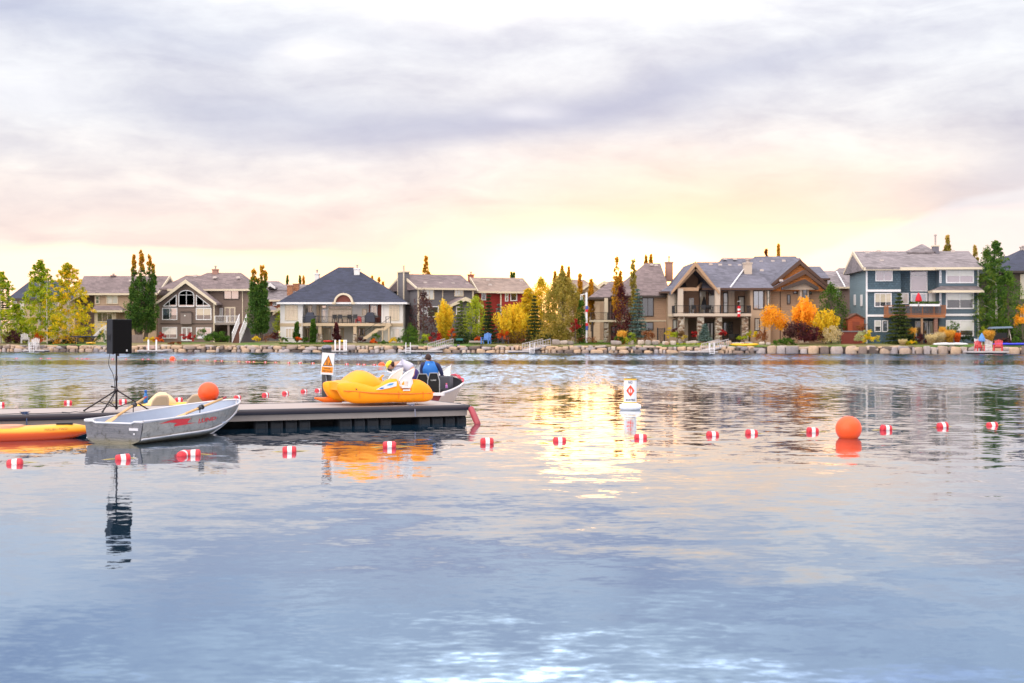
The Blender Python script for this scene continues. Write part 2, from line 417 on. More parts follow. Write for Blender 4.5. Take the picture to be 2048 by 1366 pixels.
# ------------------------------------------------------------------ setting: water, land, shore wall
def make_water():
    mb = MB()
    xs = [-2500, -200, 200, 2500]; ys = [-300, 0, 60, 300, 4000]
    vs = [(x, y, 0) for y in ys for x in xs]
    fs = [(j*4+i, j*4+i+1, (j+1)*4+i+1, (j+1)*4+i) for j in range(len(ys)-1) for i in range(3)]
    mb.add(vs, fs)
    m, gg, out = newmat('lake_water')
    geo = gg.n('ShaderNodeNewGeometry'); P = geo.outputs['Position']
    x, y, z = gg.sep(P)
    wig = gg.math('MULTIPLY', gg.math('SUBTRACT', gg.noise(gg.vmath('MULTIPLY', P, (.012, .05, 1)), 1, 3, .5), .5), 14.0)
    yy = gg.math('MULTIPLY', gg.math('ADD', y, wig), 1/160)
    wind = gg.ramp(yy, [(0, .0), (44/160, .0), (52/160, .35), (60/160, 1), (84/160, 1), (90/160, .25), (99/160, .25), (104/160, 1), (1, 1)])
    mid = gg.ramp(gg.math('MULTIPLY', y, 1/60), [(0, .05), (12/60, .08), (20/60, .28), (28/60, .85), (34/60, 1), (1, 1)])
    patch = gg.step(gg.noise(gg.vmath('MULTIPLY', P, (.05, .12, 1)), 1, 3, .5), .35, .65)
    def vec(sx, sy, det, seed, dist=0):
        v = gg.vmath('ADD', gg.vmath('MULTIPLY', P, (sx, sy, 1)), (seed, seed, 0))
        return gg.vmath('SUBTRACT', gg.noise(v, 1, det, .55, dist, True), (.5, .5, .5))
    swell = gg.vmath('MULTIPLY', vec(.9, 1.4, 2, 0, .4), (.04, .085, 0))
    swell = gg.vmath('SCALE', swell, sc=gg.math('ADD', .35, gg.math('MULTIPLY', patch, .65)))
    fine = gg.vmath('MULTIPLY', vec(2.2, 3.4, 4, 9, .3), (.06, .12, 0))
    fine = gg.vmath('SCALE', fine, sc=mid)
    ruf = gg.vmath('MULTIPLY', vec(5, 7, 3, 31), (.4, .42, 0))
    ruf = gg.vmath('SCALE', ruf, sc=wind)
    spk = gg.vmath('SCALE', gg.vmath('MULTIPLY', vec(2.6, .36, 3, 77), (.10, .30, 0)), sc=wind)
    tiny = gg.vmath('MULTIPLY', vec(7.0, 12, 3, 55), (.02, .05, 0))
    inc = gg.vmath('MULTIPLY', geo.outputs['Incoming'], (1, 1, 0))
    lean = gg.vmath('SCALE', inc, sc=gg.math('ADD', gg.math('MULTIPLY', wind, gg.math('ADD', .05, gg.math('MULTIPLY', gg.step(y, 100, 125), .05))), gg.math('MULTIPLY', mid, .008)))   # at grazing view only wave faces turned this way are seen
    N = gg.vmath('ADD', gg.vmath('ADD', gg.vmath('ADD', swell, fine), gg.vmath('ADD', gg.vmath('ADD', ruf, spk), tiny)), lean)
    N = gg.vmath('NORMALIZE', gg.vmath('ADD', N, (0, 0, 1)))
    fr = gg.n('ShaderNodeFresnel'); fr.inputs[0].default_value = 1.333; gg.put(fr.inputs[1], N)
    fac = gg.math('ADD', .42, gg.math('MULTIPLY', fr.outputs[0], .57))
    dif = gg.n('ShaderNodeBsdfDiffuse'); dif.inputs[0].default_value = (.006, .028, .055, 1)
    gl = gg.n('ShaderNodeBsdfGlossy'); gl.inputs['Roughness'].default_value = .03; gg.put(gl.inputs['Normal'], N)
    gg.put(gl.inputs['Color'], gg.mix(gg.step(fac, .56, .80), (.60, .77, 1.0), (1.0, 1.0, 1.0)))
    mx = gg.n('ShaderNodeMixShader'); gg.put(mx.inputs[0], fac); gg.put(mx.inputs[1], dif.outputs[0]); gg.put(mx.inputs[2], gl.outputs[0])
    gg.put(out.inputs[0], mx.outputs[0])
    o = mb.build('lake_water', m, loc=(0, 0, 0))
    tag(o, kind='structure')
make_water()

def make_ground():
    mb = MB()
    px = [-1500, -700, -60, 300, 700, 1024, 1400, 1750, 2110, 2800, 3600]
    offs = [(.35, .66), (3, .84), (9, .93), (30, 1.0), (90, 1.2), (2600, 2.0)]
    vs = []
    for o_, z in offs:
        for p in px:
            Y = Yw(p) + o_; vs.append((X(p, Yw(p)) * (1 + (o_ / 150 if o_ > 100 else 0)), Y, z))
    n = len(px)
    fs = [(j*n+i, j*n+i+1, (j+1)*n+i+1, (j+1)*n+i) for j in range(len(offs)-1) for i in range(n-1)]
    # front lip down to the lake bed
    b = len(vs)
    for p in px: vs.append((X(p, Yw(p)), Yw(p) + .36, -.6))
    fs += [(b+i, b+i+1, i+1, i) for i in range(n-1)]
    mb.add(vs, fs)
    m, gg, out = newmat('lawn')
    t = gg.n('ShaderNodeNewGeometry'); P = t.outputs['Position']
    a = gg.noise(P, .12, 4, .6); b_ = gg.noise(P, 2.5, 5, .7)
    c = gg.ramp(a, [(0, (.07, .13, .03)), (.42, (.10, .17, .035)), (.5, (.20, .18, .07)), (.62, (.24, .19, .10)), (1, (.16, .11, .07))])
    c = gg.mix(b_, gg.mix(1, c, (.6, .6, .6), 'MULTIPLY'), gg.mix(1, c, (1.35, 1.35, 1.35), 'MULTIPLY'))
    pbsdf(gg, out, c, .9, 0, .2)
    o = mb.build('lawn', m, loc=(0, 0, 0)); tag(o, kind='structure')
make_ground()

STONE = toned('shore_stone', [(.07, .055, .05), (.20, .15, .13), (.36, .27, .22), (.52, .36, .24), (.40, .34, .33), (.24, .21, .22), (.54, .44, .36)], .85, bump=.06, patch=.08)
def rock(mb, c, sx, sy, sz, rnd, tone, ang=0):
    mb.tone = tone
    rings = []
    k = 12
    offs = [rnd.uniform(.84, 1.06) for _ in range(k)]
    tilt = rnd.uniform(-.10, .10)
    for h, s in ((0, .86), (.14, .98), (.5, 1.02), (.82, .95), (.96, .84), (1, .68)):
        rg = []
        for j in range(k):
            a = 2*math.pi*j/k
            ca, sa = math.cos(a), math.sin(a)
            q = 1 / max((abs(ca)**3 + abs(sa)**3) ** (1/3), .1)
            r = q * s * offs[j] * rnd.uniform(.96, 1.04)
            x, y = ca*r*sx/2, sa*r*sy/2
            rg.append((c[0] + x*math.cos(ang) - y*math.sin(ang), c[1] + x*math.sin(ang) + y*math.cos(ang), c[2] + sz*h*rnd.uniform(.95, 1.0) + tilt*x*min(1, h*2)))
        rings.append(rg)
    mb.loft(rings)
def shore_wall():
    mb = MB(); rnd = random.Random(3)
    px0, px1 = -70, 2120
    a = Vector((X(px0, Yw(px0)), Yw(px0), 0)); b = Vector((X(px1, Yw(px1)), Yw(px1), 0))
    L = (b - a).length; dr = (b - a) / L
    def at_px(s): p = a + dr*s; return p.x / p.y * F + CX
    tones = [.15, .3, .42, .5, .62, .7, .8, .95, .55, .48, .05]
    for row in (0, 1, 2):
        s = -rnd.uniform(0, .5)
        while s < L:
            p_ = at_px(s); big = p_ > 1490 and rnd.random() < .62
            w = rnd.uniform(.7, 1.7) if big else rnd.choice([rnd.uniform(.25, .6), rnd.uniform(.6, 1.4)])
            if row and p_ > 1490 and rnd.random() < .35: s += w; continue
            if row == 0: z, hgt = -.14, (rnd.uniform(.74, .90) if big else rnd.uniform(.5, .8) if p_ > 1490 else rnd.uniform(.36, .55))
            elif row == 1: z, hgt = rnd.uniform(.20, .30), rnd.uniform(.28, .44)
            else: z, hgt = rnd.uniform(.44, .52), rnd.uniform(.16, .26)
            if row == 2 and rnd.random() < .25: s += w; continue
            p = a + dr*(s + w/2)
            rock(mb, (p.x, p.y + row*.13 + rnd.uniform(-.10, .10), z), w*rnd.uniform(.90, 1.0), .8, hgt, rnd, rnd.choice(tones) + rnd.uniform(-.06, .06), rnd.uniform(-.14, .14))
            s += w
    mb.tone = .0
    mb.hexa([(a.x, a.y+.18, -.5), (b.x, b.y+.18, -.5), (b.x, b.y+.5, -.5), (a.x, a.y+.5, -.5), (a.x, a.y+.18, .60), (b.x, b.y+.18, .60), (b.x, b.y+.5, .60), (a.x, a.y+.5, .60)])
    o = mb.build('stone_wall', STONE); smooth_by_angle(o, 48)
    tag(o, 'low retaining wall of stacked pinkish grey boulders along the far shoreline', 'wall')
shore_wall()

# ------------------------------------------------------------------ house kit
W_WHITE = M('white_trim', (.74, .72, .74), .5, var=.05)
W_CREAM = M('cream_trim', (.66, .56, .42), .6, var=.06)
W_BROWN = M('dark_brown_trim', (.045, .028, .022), .5, var=.1)
PIPE = M('galvanised_pipe', (.40, .34, .32), .5, .5)
G_SKY = glass('window_sky', (.10, .13, .18), .42)
G_DARK = glass('window_dark', (.025, .028, .035), .16)
G_BLIND = glass('window_blind', (.62, .62, .58), .18)
G_WARM = glass('window_curtain', (.50, .44, .33), .12)
G_PINK = glass('window_pinkish', (.30, .22, .26), .35)
G_SETS = {'sky': G_SKY, 'dark': G_DARK, 'blind': G_BLIND, 'warm': G_WARM, 'pink': G_PINK}
R_BROWN = M('roof_brown', (.17, .125, .125), .9, kind='roof')
R_NAVY = M('roof_navy', (.030, .034, .062), .85, kind='roof')
R_GREY = M('roof_grey', (.20, .17, .18), .9, kind='roof')
R_SLATE = M('roof_slate', (.12, .115, .15), .85, kind='roof')
R_TAN = M('roof_tan', (.25, .18, .15), .9, kind='roof')
RAIL_D = M('rail_dark', (.02, .02, .025), .4, .3)

class House:
    def __init__(s, label, px0, Y0, deg=0, group='houses along the far shore', name='house'):
        s.f = Fr(px0, Y0, deg)
        s.root = thing(name, label, 'house', s.f.loc, s.f.a, group)
    def rect(s, pxL, pxR, pyT, pyB, ly):
        f = s.f; pc = (pxL + pxR) / 2
        return f.lx(pxL, ly), f.lx(pxR, ly), f.z(pyB, pc, ly), f.z(pyT, pc, ly)
    def box(s, name, mat, pxL, pxR, pyT, pyB, ly0, ly1, label=None, ground=False):
        x0, x1, z0, z1 = s.rect(pxL, pxR, pyT, pyB, ly0)
        if ground: z0 = .6
        o = MB().box(x0, x1, ly0, ly1, z0, z1).build(name, mat, s.root)
        if label: o['label'] = label
        return o
    def poly(s, name, mat, pts, ly0, ly1, parent=None):
        f = s.f; pc = sum(p[0] for p in pts) / len(pts)
        return MB().prism([(f.lx(a, ly0), f.z(b, pc, ly0)) for a, b in pts], ly0, ly1).build(name, mat, parent or s.root)
    def hip(s, mat, pxL, pxR, pyE, rL, rR, pyR, ly0, ly1, trim=None, t=.17, name='roof', lym=None):
        f = s.f; pc = (pxL + pxR) / 2
        x0, x1, ze = f.lx(pxL, ly0), f.lx(pxR, ly0), f.z(pyE, pc, ly0)
        lm = (ly0 + ly1) / 2 if lym is None else lym
        r0 = x0 if rL is None else f.lx(rL, lm); r1 = x1 if rR is None else f.lx(rR, lm)
        zr = f.z(pyR, (rL or pxL) / 2 + (rR or pxR) / 2, lm)
        vs = [(x0, ly0, ze-t), (x1, ly0, ze-t), (x1, ly1, ze-t), (x0, ly1, ze-t), (x0, ly0, ze), (x1, ly0, ze), (x1, ly1, ze), (x0, ly1, ze), (r0, lm, zr), (r1, lm, zr)]
        fs = [(3, 2, 1, 0), (0, 1, 5, 4), (1, 2, 6, 5), (2, 3, 7, 6), (3, 0, 4, 7), (4, 5, 9, 8), (6, 7, 8, 9), (5, 6, 9), (7, 4, 8)]
        o = MB().add(vs, fs).build(name, mat, s.root)
        if trim:
            b = MB(); e = .03
            b.box(x0-e, x1+e, ly0-e, ly0+.01, ze-t-.01, ze+.03); b.box(x0-e, x1+e, ly1-.01, ly1+e, ze-t-.01, ze+.03)
            if rL is None: b.prism([(ly0-e, ze-t), (ly0-e, ze+.04), (lm, zr+.06), (ly1+e, ze+.04), (ly1+e, ze-t), (lm, zr-t-.1)], x0-e, x0+.06); b = s._swap(b)
            else: b.box(x0-e, x0+.01, ly0+.02, ly1-.02, ze-t-.01, ze+.03)
            if rR is None: s._gend(b, x1, ly0, ly1, ze, zr, lm, t, e, 1)
            else: b.box(x1-.01, x1+e, ly0+.02, ly1-.02, ze-t-.01, ze+.03)
            b.build('fascia', trim, o)
        return (x0, x1, ze, r0, r1, zr, lm)
    def _swap(s, b):                                # last prism was laid out in (y,z): turn it
        n = 12
        for i in range(len(b.v)-n, len(b.v)):
            x, y, z = b.v[i]; b.v[i] = (y, x, z)
        return b
    def _gend(s, b, x1, ly0, ly1, ze, zr, lm, t, e, sg):
        b.prism([(ly0-e, ze-t), (ly0-e, ze+.04), (lm, zr+.06), (ly1+e, ze+.04), (ly1+e, ze-t), (lm, zr-t-.1)], x1-.06, x1+e); s._swap(b)
    def gend_wall(s, mat, x, inset, ly0, ly1, ze, zr, lm, sg, th=.1):
        """triangle of wall under a side gable"""
        b = MB().prism([(ly0+inset, ze-.3), (lm, zr-.12), (ly1-inset, ze-.3)], x, x+th*sg); s._swap(b) if False else None
        for i in range(len(b.v)):
            a, y, z = b.v[i]; b.v[i] = (y, a, z)
        return b.build('gable_wall', mat, s.root)
    def gable(s, mat, pxL, pxR, pyE, pxA, pyA, ly0, ly1, trim=None, t=.20, wall=None, wly=None, name='roof', pyER=None):
        f = s.f
        xl, xr, xa = f.lx(pxL, ly0), f.lx(pxR, ly0), f.lx(pxA, ly0)
        zl = f.z(pyE, pxA, ly0); zr_ = f.z(pyER if pyER else pyE, pxA, ly0); za = f.z(pyA, pxA, ly0)
        o = MB().prism([(xl, zl), (xa, za), (xr, zr_), (xr, zr_-t), (xa, za-t*1.3), (xl, zl-t)], ly0, ly1).build(name, mat, s.root)
        if trim: MB().prism([(xl-.04, zl+.02), (xa, za+.05), (xr+.04, zr_+.02), (xr+.04, zr_-t-.06), (xa, za-t*1.3-.12), (xl-.04, zl-t-.06)], ly0-.06, ly0+.0).build('barge_board', trim, o)
        if wall:
            w = ly0 + .35 if wly is None else wly
            MB().prism([(xl+.15, zl-t), (xa, za-t*1.3), (xr-.15, zr_-t)], w, w+.12).build('gable_wall', wall, s.root)
        return o
    def window(s, pxL, pxR, pyT, pyB, ly, cols=2, rows=1, frame=W_WHITE, glass='sky', split=None, fw=.09, name='window', parent=None, lower='dark', mull=.05):
        x0, x1, z0, z1 = s.rect(pxL, pxR, pyT, pyB, ly)
        b = MB(); y0, y1 = ly-.07, ly+.02
        b.box(x0, x1, y0, y1, z0, z0+fw); b.box(x0, x1, y0, y1, z1-fw, z1)
        b.box(x0, x0+fw, y0+.003, y1, z0+fw, z1-fw); b.box(x1-fw, x1, y0+.003, y1, z0+fw, z1-fw)
        for i in range(1, cols):
            c = x0 + (x1-x0)*i/cols; b.box(c-mull/2, c+mull/2, y0+.01, y1, z0+fw, z1-fw)
        for j in range(1, rows):
            c = z0 + (z1-z0)*j/rows; b.box(x0+fw, x1-fw, y0+.014, y1, c-mull/2, c+mull/2)
        o = b.build(name, frame, parent or s.root)
        zs = z0 + (z1-z0) * split if split else None
        if split:
            MB().box(x0+fw/2, x1-fw/2, ly-.03, ly+.01, z0+fw/2, zs).build('pane', G_SETS[lower], o)
            MB().box(x0+fw/2, x1-fw/2, ly-.034, ly+.01, zs, z1-fw/2).build('pane', G_SETS[glass], o)
        else:
            MB().box(x0+fw/2, x1-fw/2, ly-.03, ly+.01, z0+fw/2, z1-fw/2).build('pane', G_SETS[glass], o)
        return o
    def door(s, pxL, pxR, pyT, pyB, ly, frame=W_WHITE, glass='sky', cols=1):
        o = s.window(pxL, pxR, pyT, pyB, ly, cols, 1, frame, glass, name='door', fw=.14, mull=.16)
        return o
    def polywin(s, pts, ly, frame=W_WHITE, glass='sky', verts=(), horiz=()):
        """window of any convex outline"""
        f = s.f; pc = sum(p[0] for p in pts)/len(pts)
        q = [Vector((f.lx(a, ly), f.z(b, pc, ly))) for a, b in pts]
        b = MB(); n = len(q)
        for i in range(n):
            a, c = q[i], q[(i+1) % n]
            b.bar((a.x, ly-.03-.002*(i % 3), a.y), (c.x, ly-.03-.002*(i % 3), c.y), .09, .09)
        for (ax, ay, bx, by) in verts:
            b.bar((f.lx(ax, ly), ly-.025, f.z(ay, pc, ly)), (f.lx(bx, ly), ly-.025, f.z(by, pc, ly)), .05, .05)
        o = b.build('window', frame, s.root)
        MB().prism([(v.x, v.y) for v in q], ly-.02, ly+.01).build('pane', G_SETS[glass], o)
        return o
    def rail(s, pxL, pxR, pyT, pyB, ly, mat=RAIL_D, gap=.13, post=1.6, solid=None, end=None, w=.035):
        x0, x1, z0, z1 = s.rect(pxL, pxR, pyT, pyB, ly)
        b = MB(); b.box(x0, x1, ly-w, ly+w, z1-.05, z1); b.box(x0, x1, ly-w*.8, ly+w*.8, z0+.06, z0+.10)
        k = max(1, int((x1-x0)/gap))
        for i in range(k+1):
            c = x0 + (x1-x0)*i/k; b.box(c-.009, c+.009, ly-.009, ly+.009, z0+.08, z1-.02)
        k = max(1, int(round((x1-x0)/post)))
        for i in range(k+1):
            c = x0 + (x1-x0)*i/k; b.box(c-.04, c+.04, ly-.04, ly+.04, z0, z1+.01)
        if end:
            for xe in ([x0, x1] if end == 'both' else [x0] if end == 'L' else [x1]):
                b.box(xe-.02, xe+.02, ly+.05, 0, z1-.05, z1)
                for i in range(1, int(abs(ly)/.15)): b.box(xe-.009, xe+.009, ly+i*.15-.009, ly+i*.15+.009, z0, z1-.02)
        return b.build('railing', mat, s.root)
    def chimney(s, mat, pxL, pxR, pyT, pyB, ly, dep=.9, pipe=None, cap=None):
        x0, x1, z0, z1 = s.rect(pxL, pxR, pyT, pyB, ly)
        o = MB().box(x0, x1, ly, ly+dep, z0-.8, z1).build('chimney', mat, s.root)
        MB().box(x0-.06, x1+.06, ly-.06, ly+dep+.06, z1-.10, z1+.03).build('chimney_cap', cap or mat, o)
        if pipe:
            zp = s.f.z(pipe, (pxL+pxR)/2, ly); xm = (x0+x1)/2
            MB().lathe([(.09, z1), (.09, zp-.15), (.14, zp-.15), (.14, zp)], xm, ly+dep/2, 10).build('flue', PIPE, o)
        return o
    def vents(s, spots, ly):
        for px, py, l in spots:
            x, _, z = s.f.p(px, py, l)
            MB().hexa([(x-.22, l-.2, z-.08), (x+.22, l-.2, z-.08), (x+.18, l+.3, z-.05), (x-.18, l+.3, z-.05), (x-.18, l-.12, z+.14), (x+.18, l-.12, z+.14), (x+.15, l+.2, z+.14), (x-.15, l+.2, z+.14)]).build('roof_vent', PIPE, s.root)

# ---- tan two-storey house behind the left trees
S_TAN = M('stucco_tan', (.50, .36, .25), .9, kind='siding'); S_MAUVE = M('siding_mauve', (.19, .13, .115), .9, kind='siding')
S_CREAM = M('siding_cream', (.58, .48, .35), .9, kind='siding')
h = House('tan two-storey house with brown roof half hidden by the tall poplars', 240, Yw(240) + 15)
h.box('wall', S_TAN, 189, 313, 588, 690, 0, 10.2, ground=True)
h.box('wall', S_MAUVE, 150, 189.3, 588, 690, 1.2, 9.5, ground=True)
q = h.hip(R_BROWN, 150, 316, 587, 168, None, 552, -.5, 10.8, W_CREAM)
h.gend_wall(S_CREAM, h.f.lx(313, 0)-.02, .5, -.5, 10.8, q[2], q[5], q[6], 1, .06)
h.hip(R_BROWN, 183, 246, 621, 190, 238, 611, -2.0, .4, W_CREAM)
h.box('bay_wall', S_CREAM, 189, 232, 622, 690, -1.5, 0, ground=True)
h.window(194, 226, 624.5, 644, -1.5, 3, 1, W_CREAM, 'dark')
h.window(213, 236.5, 590, 608, 0, 2, 1, W_CREAM, 'blind')
h.window(191, 199.5, 591, 608, 0, 1, 2, W_CREAM, 'sky')
h.door(233, 240.5, 625, 645, 0, W_CREAM, 'dark'); h.window(252, 259, 623, 641, 0, 1, 1, W_CREAM, 'blind')
h.window(196, 212, 655, 670, -1.5, 2, 1, W_CREAM, 'sky')
h.chimney(R_BROWN, 222, 229, 551, 558, 4.6, .6, 547)
h.vents([(204, 571, 2.6), (262, 562, 3.6), (300, 568, 2.8)], 0)

# ---- far left house with the dark hip roof
h = House('beige house with dark hip roof at the far left behind the green trees', 80, Yw(80) + 13)
h.box('wall', S_TAN, 24, 150, 597, 690, 0, 9, ground=True)
h.hip(R_NAVY, 14, 156, 597, 60, 112, 562, -.5, 9.5, W_BROWN)
h.window(41, 49, 600, 642, 0, 1, 3, W_WHITE, 'blind'); h.window(14.5+12, 34, 602, 612, 0, 1, 1, W_WHITE, 'dark')
h.window(100, 122, 604, 622, 0, 2, 1, W_WHITE, 'sky')

# ---- brown house with the arched gable windows
S_BRN = M('siding_taupe', (.20, .145, .12), .9, kind='siding', var=.08); S_BRN2 = M('panel_taupe', (.23, .18, .165), .9)
h = House('taupe gabled house with arched window and white deck stairs', 372, Yw(372) + 9.5)
h.box('wall', S_BRN, 316, 428, 606, 690, 0, 8, ground=True)
h.box('wall', S_BRN, 419, 501, 577, 690, 3, 12, ground=True)
h.gable(R_BROWN, 312, 432, 606, 371, 559.5, -.6, 6.5, W_CREAM, wall=S_BRN, wly=-.02)
q = h.hip(R_BROWN, 335, 502.5, 578.5, 415, 482, 545.5, 2.4, 12.6, W_CREAM)
h.hip(R_BROWN, 318, 460, 577, 372, 430, 551, 4.4, 11.5)
h.polywin([(358, 613)] + [(373 + 15.2*math.cos(a), 590.5 - 9.8*math.sin(a)) for a in np.linspace(math.pi, 0, 9)] + [(388.2, 613)], 0, W_WHITE, 'sky', [(373, 581, 373, 613), (358, 590, 388, 590)])
h.polywin([(326, 612.5), (353, 589.5), (353, 612.5)], 0, W_WHITE, 'sky', [(339, 601, 339, 612)])
h.polywin([(393, 590), (421, 612.5), (393, 612.5)], 0, W_WHITE, 'sky', [(407, 601, 407, 612)])
h.box('trim_band', W_BROWN, 325, 424, 613.2, 614.8, -.05, 0); h.box('trim_band', W_BROWN, 320, 429, 646.4, 648, -.05, 0)
h.window(324.5, 355, 615.5, 640, 0, 2, 1, W_WHITE, 'sky', .4); h.window(392, 423, 615.5, 640, 0, 2, 1, W_WHITE, 'warm', .4)
h.window(324.5, 354.5, 654, 677, 0, 2, 1, W_WHITE, 'blind', .35); h.window(392.5, 423, 655, 677, 0, 2, 1, W_WHITE, 'sky')
h.box('fireplace_bump', S_BRN2, 361, 382.5, 624, 648, -.5, 0)
h.poly('bump_roof', W_BROWN, [(360, 624.8), (362, 622.6), (381.5, 622.6), (383.5, 624.8)], -.58, 0)
h.door(363, 384, 654, 682, 0, W_WHITE, 'dark', 2)
h.window(447.5, 478.6, 579.5, 599, 3, 2, 1, W_BROWN, 'sky')
h.door(449, 471, 614, 646, 3, W_CREAM, 'dark', 2); h.window(430, 435.5, 616, 633, 3, 1, 1, W_WHITE, 'blind'); h.window(439, 446, 616, 633, 3, 1, 1, W_WHITE, 'blind')
h.box('deck', M('deck_boards', (.26, .22, .20), .8), 430, 494, 645.5, 649.5, -.3, 3)
h.rail(430, 478, 631.5, 645.5, -.25, W_WHITE, .12, 1.4)
h.box('deck_post', S_BRN2, 455, 459, 649.5, 690, -.2, .1, ground=True)
h.box('lattice', M('lattice_grey', (.10, .09, .10), .9), 478, 501, 648, 690, .4, 3, ground=True)
def stairs(h, px0, px1, pyT, pyB, lyT, lyB, n, mat, rmat):
    f = h.f; z1 = f.z(pyT, (px0+px1)/2, lyT); z0 = .95; xa, xb = f.lx(px0, lyT), f.lx(px1, lyT)
    b = MB()
    for i in range(n):
        ly = lyT + (lyB-lyT)*(i+1)/n; l2 = lyT + (lyB-lyT)*i/n; z = z1 - (z1-z0)*(i+1)/n
        b.box(xa, xb, min(ly, l2), max(ly, l2), z-.05, z)
        b.box(xa, xb, max(ly, l2)-.03, max(ly, l2), z, z+(z1-z0)/n-.052)
    b.build('stairs', mat, h.root)
    for x in (xa, xb):
        b = MB(); b.bar((x, lyT, z1-.1), (x, lyB, z0-.1), .05, .26); b.bar((x, lyT, z1+.95), (x, lyB, z0+.95), .06, .07)
        for i in range(n*2+1):
            t = i/(n*2); b.box(x-.012, x+.012, lyT+(lyB-lyT)*t-.012, lyT+(lyB-lyT)*t+.012, z1-(z1-z0)*t, z1-(z1-z0)*t+.95)
        b.build('stair_rail', rmat, h.root)
stairs(h, 479, 493.5, 646, 681, -.3, -4.4, 12, M('stair_brown', (.16, .07, .05), .8), W_WHITE)
h.chimney(M('brick_rose', (.36, .20, .16), .9), 424.6, 434.6, 538.5, 552, 7, .8, 531)
h.vents([(391, 551.6, 6.2), (477, 555, 5.2), (430, 555, 5.4)], 0)
h.box('corner_trim', W_CREAM, 427, 429, 607, 690, -.06, .1, ground=True)
h.box('downspout', W_CREAM, 484.3, 485.8, 580, 690, 2.9, 2.9+.1, ground=True)
h.box('porch_light', M('white_lamp', (.8, .8, .75), .4), 368.5, 371, 630, 632.4, -.56, -.5)

# ---- house behind, rust wall
h = House('grey-roofed house with rust siding and two brick chimneys behind the white house', 560, Yw(560) + 30)
S_RUST = M('siding_rust', (.30, .10, .05), .9, kind='siding'); S_GRY = M('siding_grey', (.19, .18, .19), .9, kind='siding')
h.box('wall', S_RUST, 536, 566, 600, 660, 0, 9); h.box('wall', S_GRY, 520, 552, 622, 690, -2, 0, ground=True); h.box('wall', S_GRY, 566, 640, 600, 690, 0, 9, ground=True)
h.hip(R_GREY, 528, 650, 600, 545, 630, 569, -.5, 10, W_CREAM); h.hip(R_GREY, 500, 558, 621, 515, 545, 612, -2.5, 1, W_CREAM)
h.gable(R_GREY, 533, 550, 574, 540, 566, 1.2, 4.5, W_WHITE, wall=S_GRY); h.hip(R_GREY, 505, 576, 580, 528, 557, 562, 2.5, 9)
h.window(545.5, 554, 602, 611.5, 0, 2, 1, W_WHITE, 'sky')
h.gable(M('roof_orange_tan', (.40, .24, .12), .8), 546, 566, 627, 558, 615, -4, -2, W_CREAM)
BRK = M('brick_orange', (.42, .19, .10), .9, kind='shake')
h.chimney(BRK, 574, 584, 571, 592, 1, 1); h.chimney(BRK, 586.5, 597, 567.5, 582, 2.5, 1)

# ---- white house with the big dark hip roof
S_WHT = M('stucco_white', (.74, .71, .69), .9, var=.05); S_BGE = M('band_beige', (.52, .40, .27), .85, var=.06)
RUSTW = M('rust_panel', (.17, .035, .02), .6, kind='wood')
h = House('white stucco house with broad navy hip roof and arched dormer', 684, Yw(684) + 8.5)
h.box('wall', S_WHT, 560.5, 606, 606, 690, 0, 9, ground=True); h.box('wall', S_WHT, 763, 805.6, 606, 690, 0, 9, ground=True)
h.box('wall', S_WHT, 606, 763, 606, 690, 1.9, 9, ground=True)
h.box('trim_band', S_BGE, 560, 606.5, 646.5, 653, -.05, .2); h.box('trim_band', S_BGE, 762.6, 806, 646.5, 653, -.05, .2)
h.box('trim_band', S_BGE, 560, 566, 677, 690, -.06, .2)
q = h.hip(R_NAVY, 553.7, 813.5, 605, 677, 707, 534.5, -.7, 13, W_WHITE, t=.16)
o_ = h.chimney(S_WHT, 708, 719, 537, 557, 4.6, .9, 529, W_WHITE); h.chimney(S_WHT, 628.5, 637.5, 547, 560, 5.4, .9, 539, W_WHITE)
# arched dormer
f = h.f; cxp, hw, zb, zt = f.lx(686.8, -.9), (f.lx(705.5, -.9)-f.lx(668, -.9))/2, f.z(606.5, None, -.9), f.z(586.5, None, -.9)
arc = lambda r1, r2, y0, y1, mb: [mb.hexa([(cxp+a1[0]*hw*r1, y0, zb+a1[1]*(zt-zb)*r1), (cxp+a2[0]*hw*r1, y0, zb+a2[1]*(zt-zb)*r1), (cxp+a2[0]*hw*r1, y1, zb+a2[1]*(zt-zb)*r1), (cxp+a1[0]*hw*r1, y1, zb+a1[1]*(zt-zb)*r1), (cxp+a1[0]*hw*r2, y0, zb+a1[1]*(zt-zb)*r2), (cxp+a2[0]*hw*r2, y0, zb+a2[1]*(zt-zb)*r2), (cxp+a2[0]*hw*r2, y1, zb+a2[1]*(zt-zb)*r2), (cxp+a1[0]*hw*r2, y1, zb+a1[1]*(zt-zb)*r2)])
    for a1, a2 in [((math.cos(t), math.sin(t)), (math.cos(t-.262), math.sin(t-.262))) for t in [math.pi - .262*k for k in range(12)]]]
mb = MB(); arc(.84, 1.03, -.98, -.2, mb); mb.box(cxp-hw*1.2, cxp-hw*.84, -.95, -.2, zb-.1, zb+.12); mb.box(cxp+hw*.84, cxp+hw*1.2, -.95, -.2, zb-.1, zb+.12)
dm = mb.build('dormer', W_CREAM, h.root)
mb = MB(); arc(.9, 1.0, -.2, 4.0, mb); mb.build('dormer_roof', R_NAVY, dm)
MB().prism([(cxp + hw*.86*math.cos(a), zb + (zt-zb)*.86*math.sin(a)) for a in np.linspace(0, math.pi, 14)], -.72, -.6).build('dormer_panel', RUSTW, dm)
h.window(570, 595.5, 610, 641, 0, 3, 1, W_CREAM, 'warm'); h.window(570.6, 589.5, 656, 676, 0, 3, 1, W_WHITE, 'warm')
h.window(778.6, 798.6, 610, 641, 0, 3, 1, W_CREAM, 'warm'); h.window(781.5, 799.5, 656, 675, 0, 2, 1, W_WHITE, 'blind')
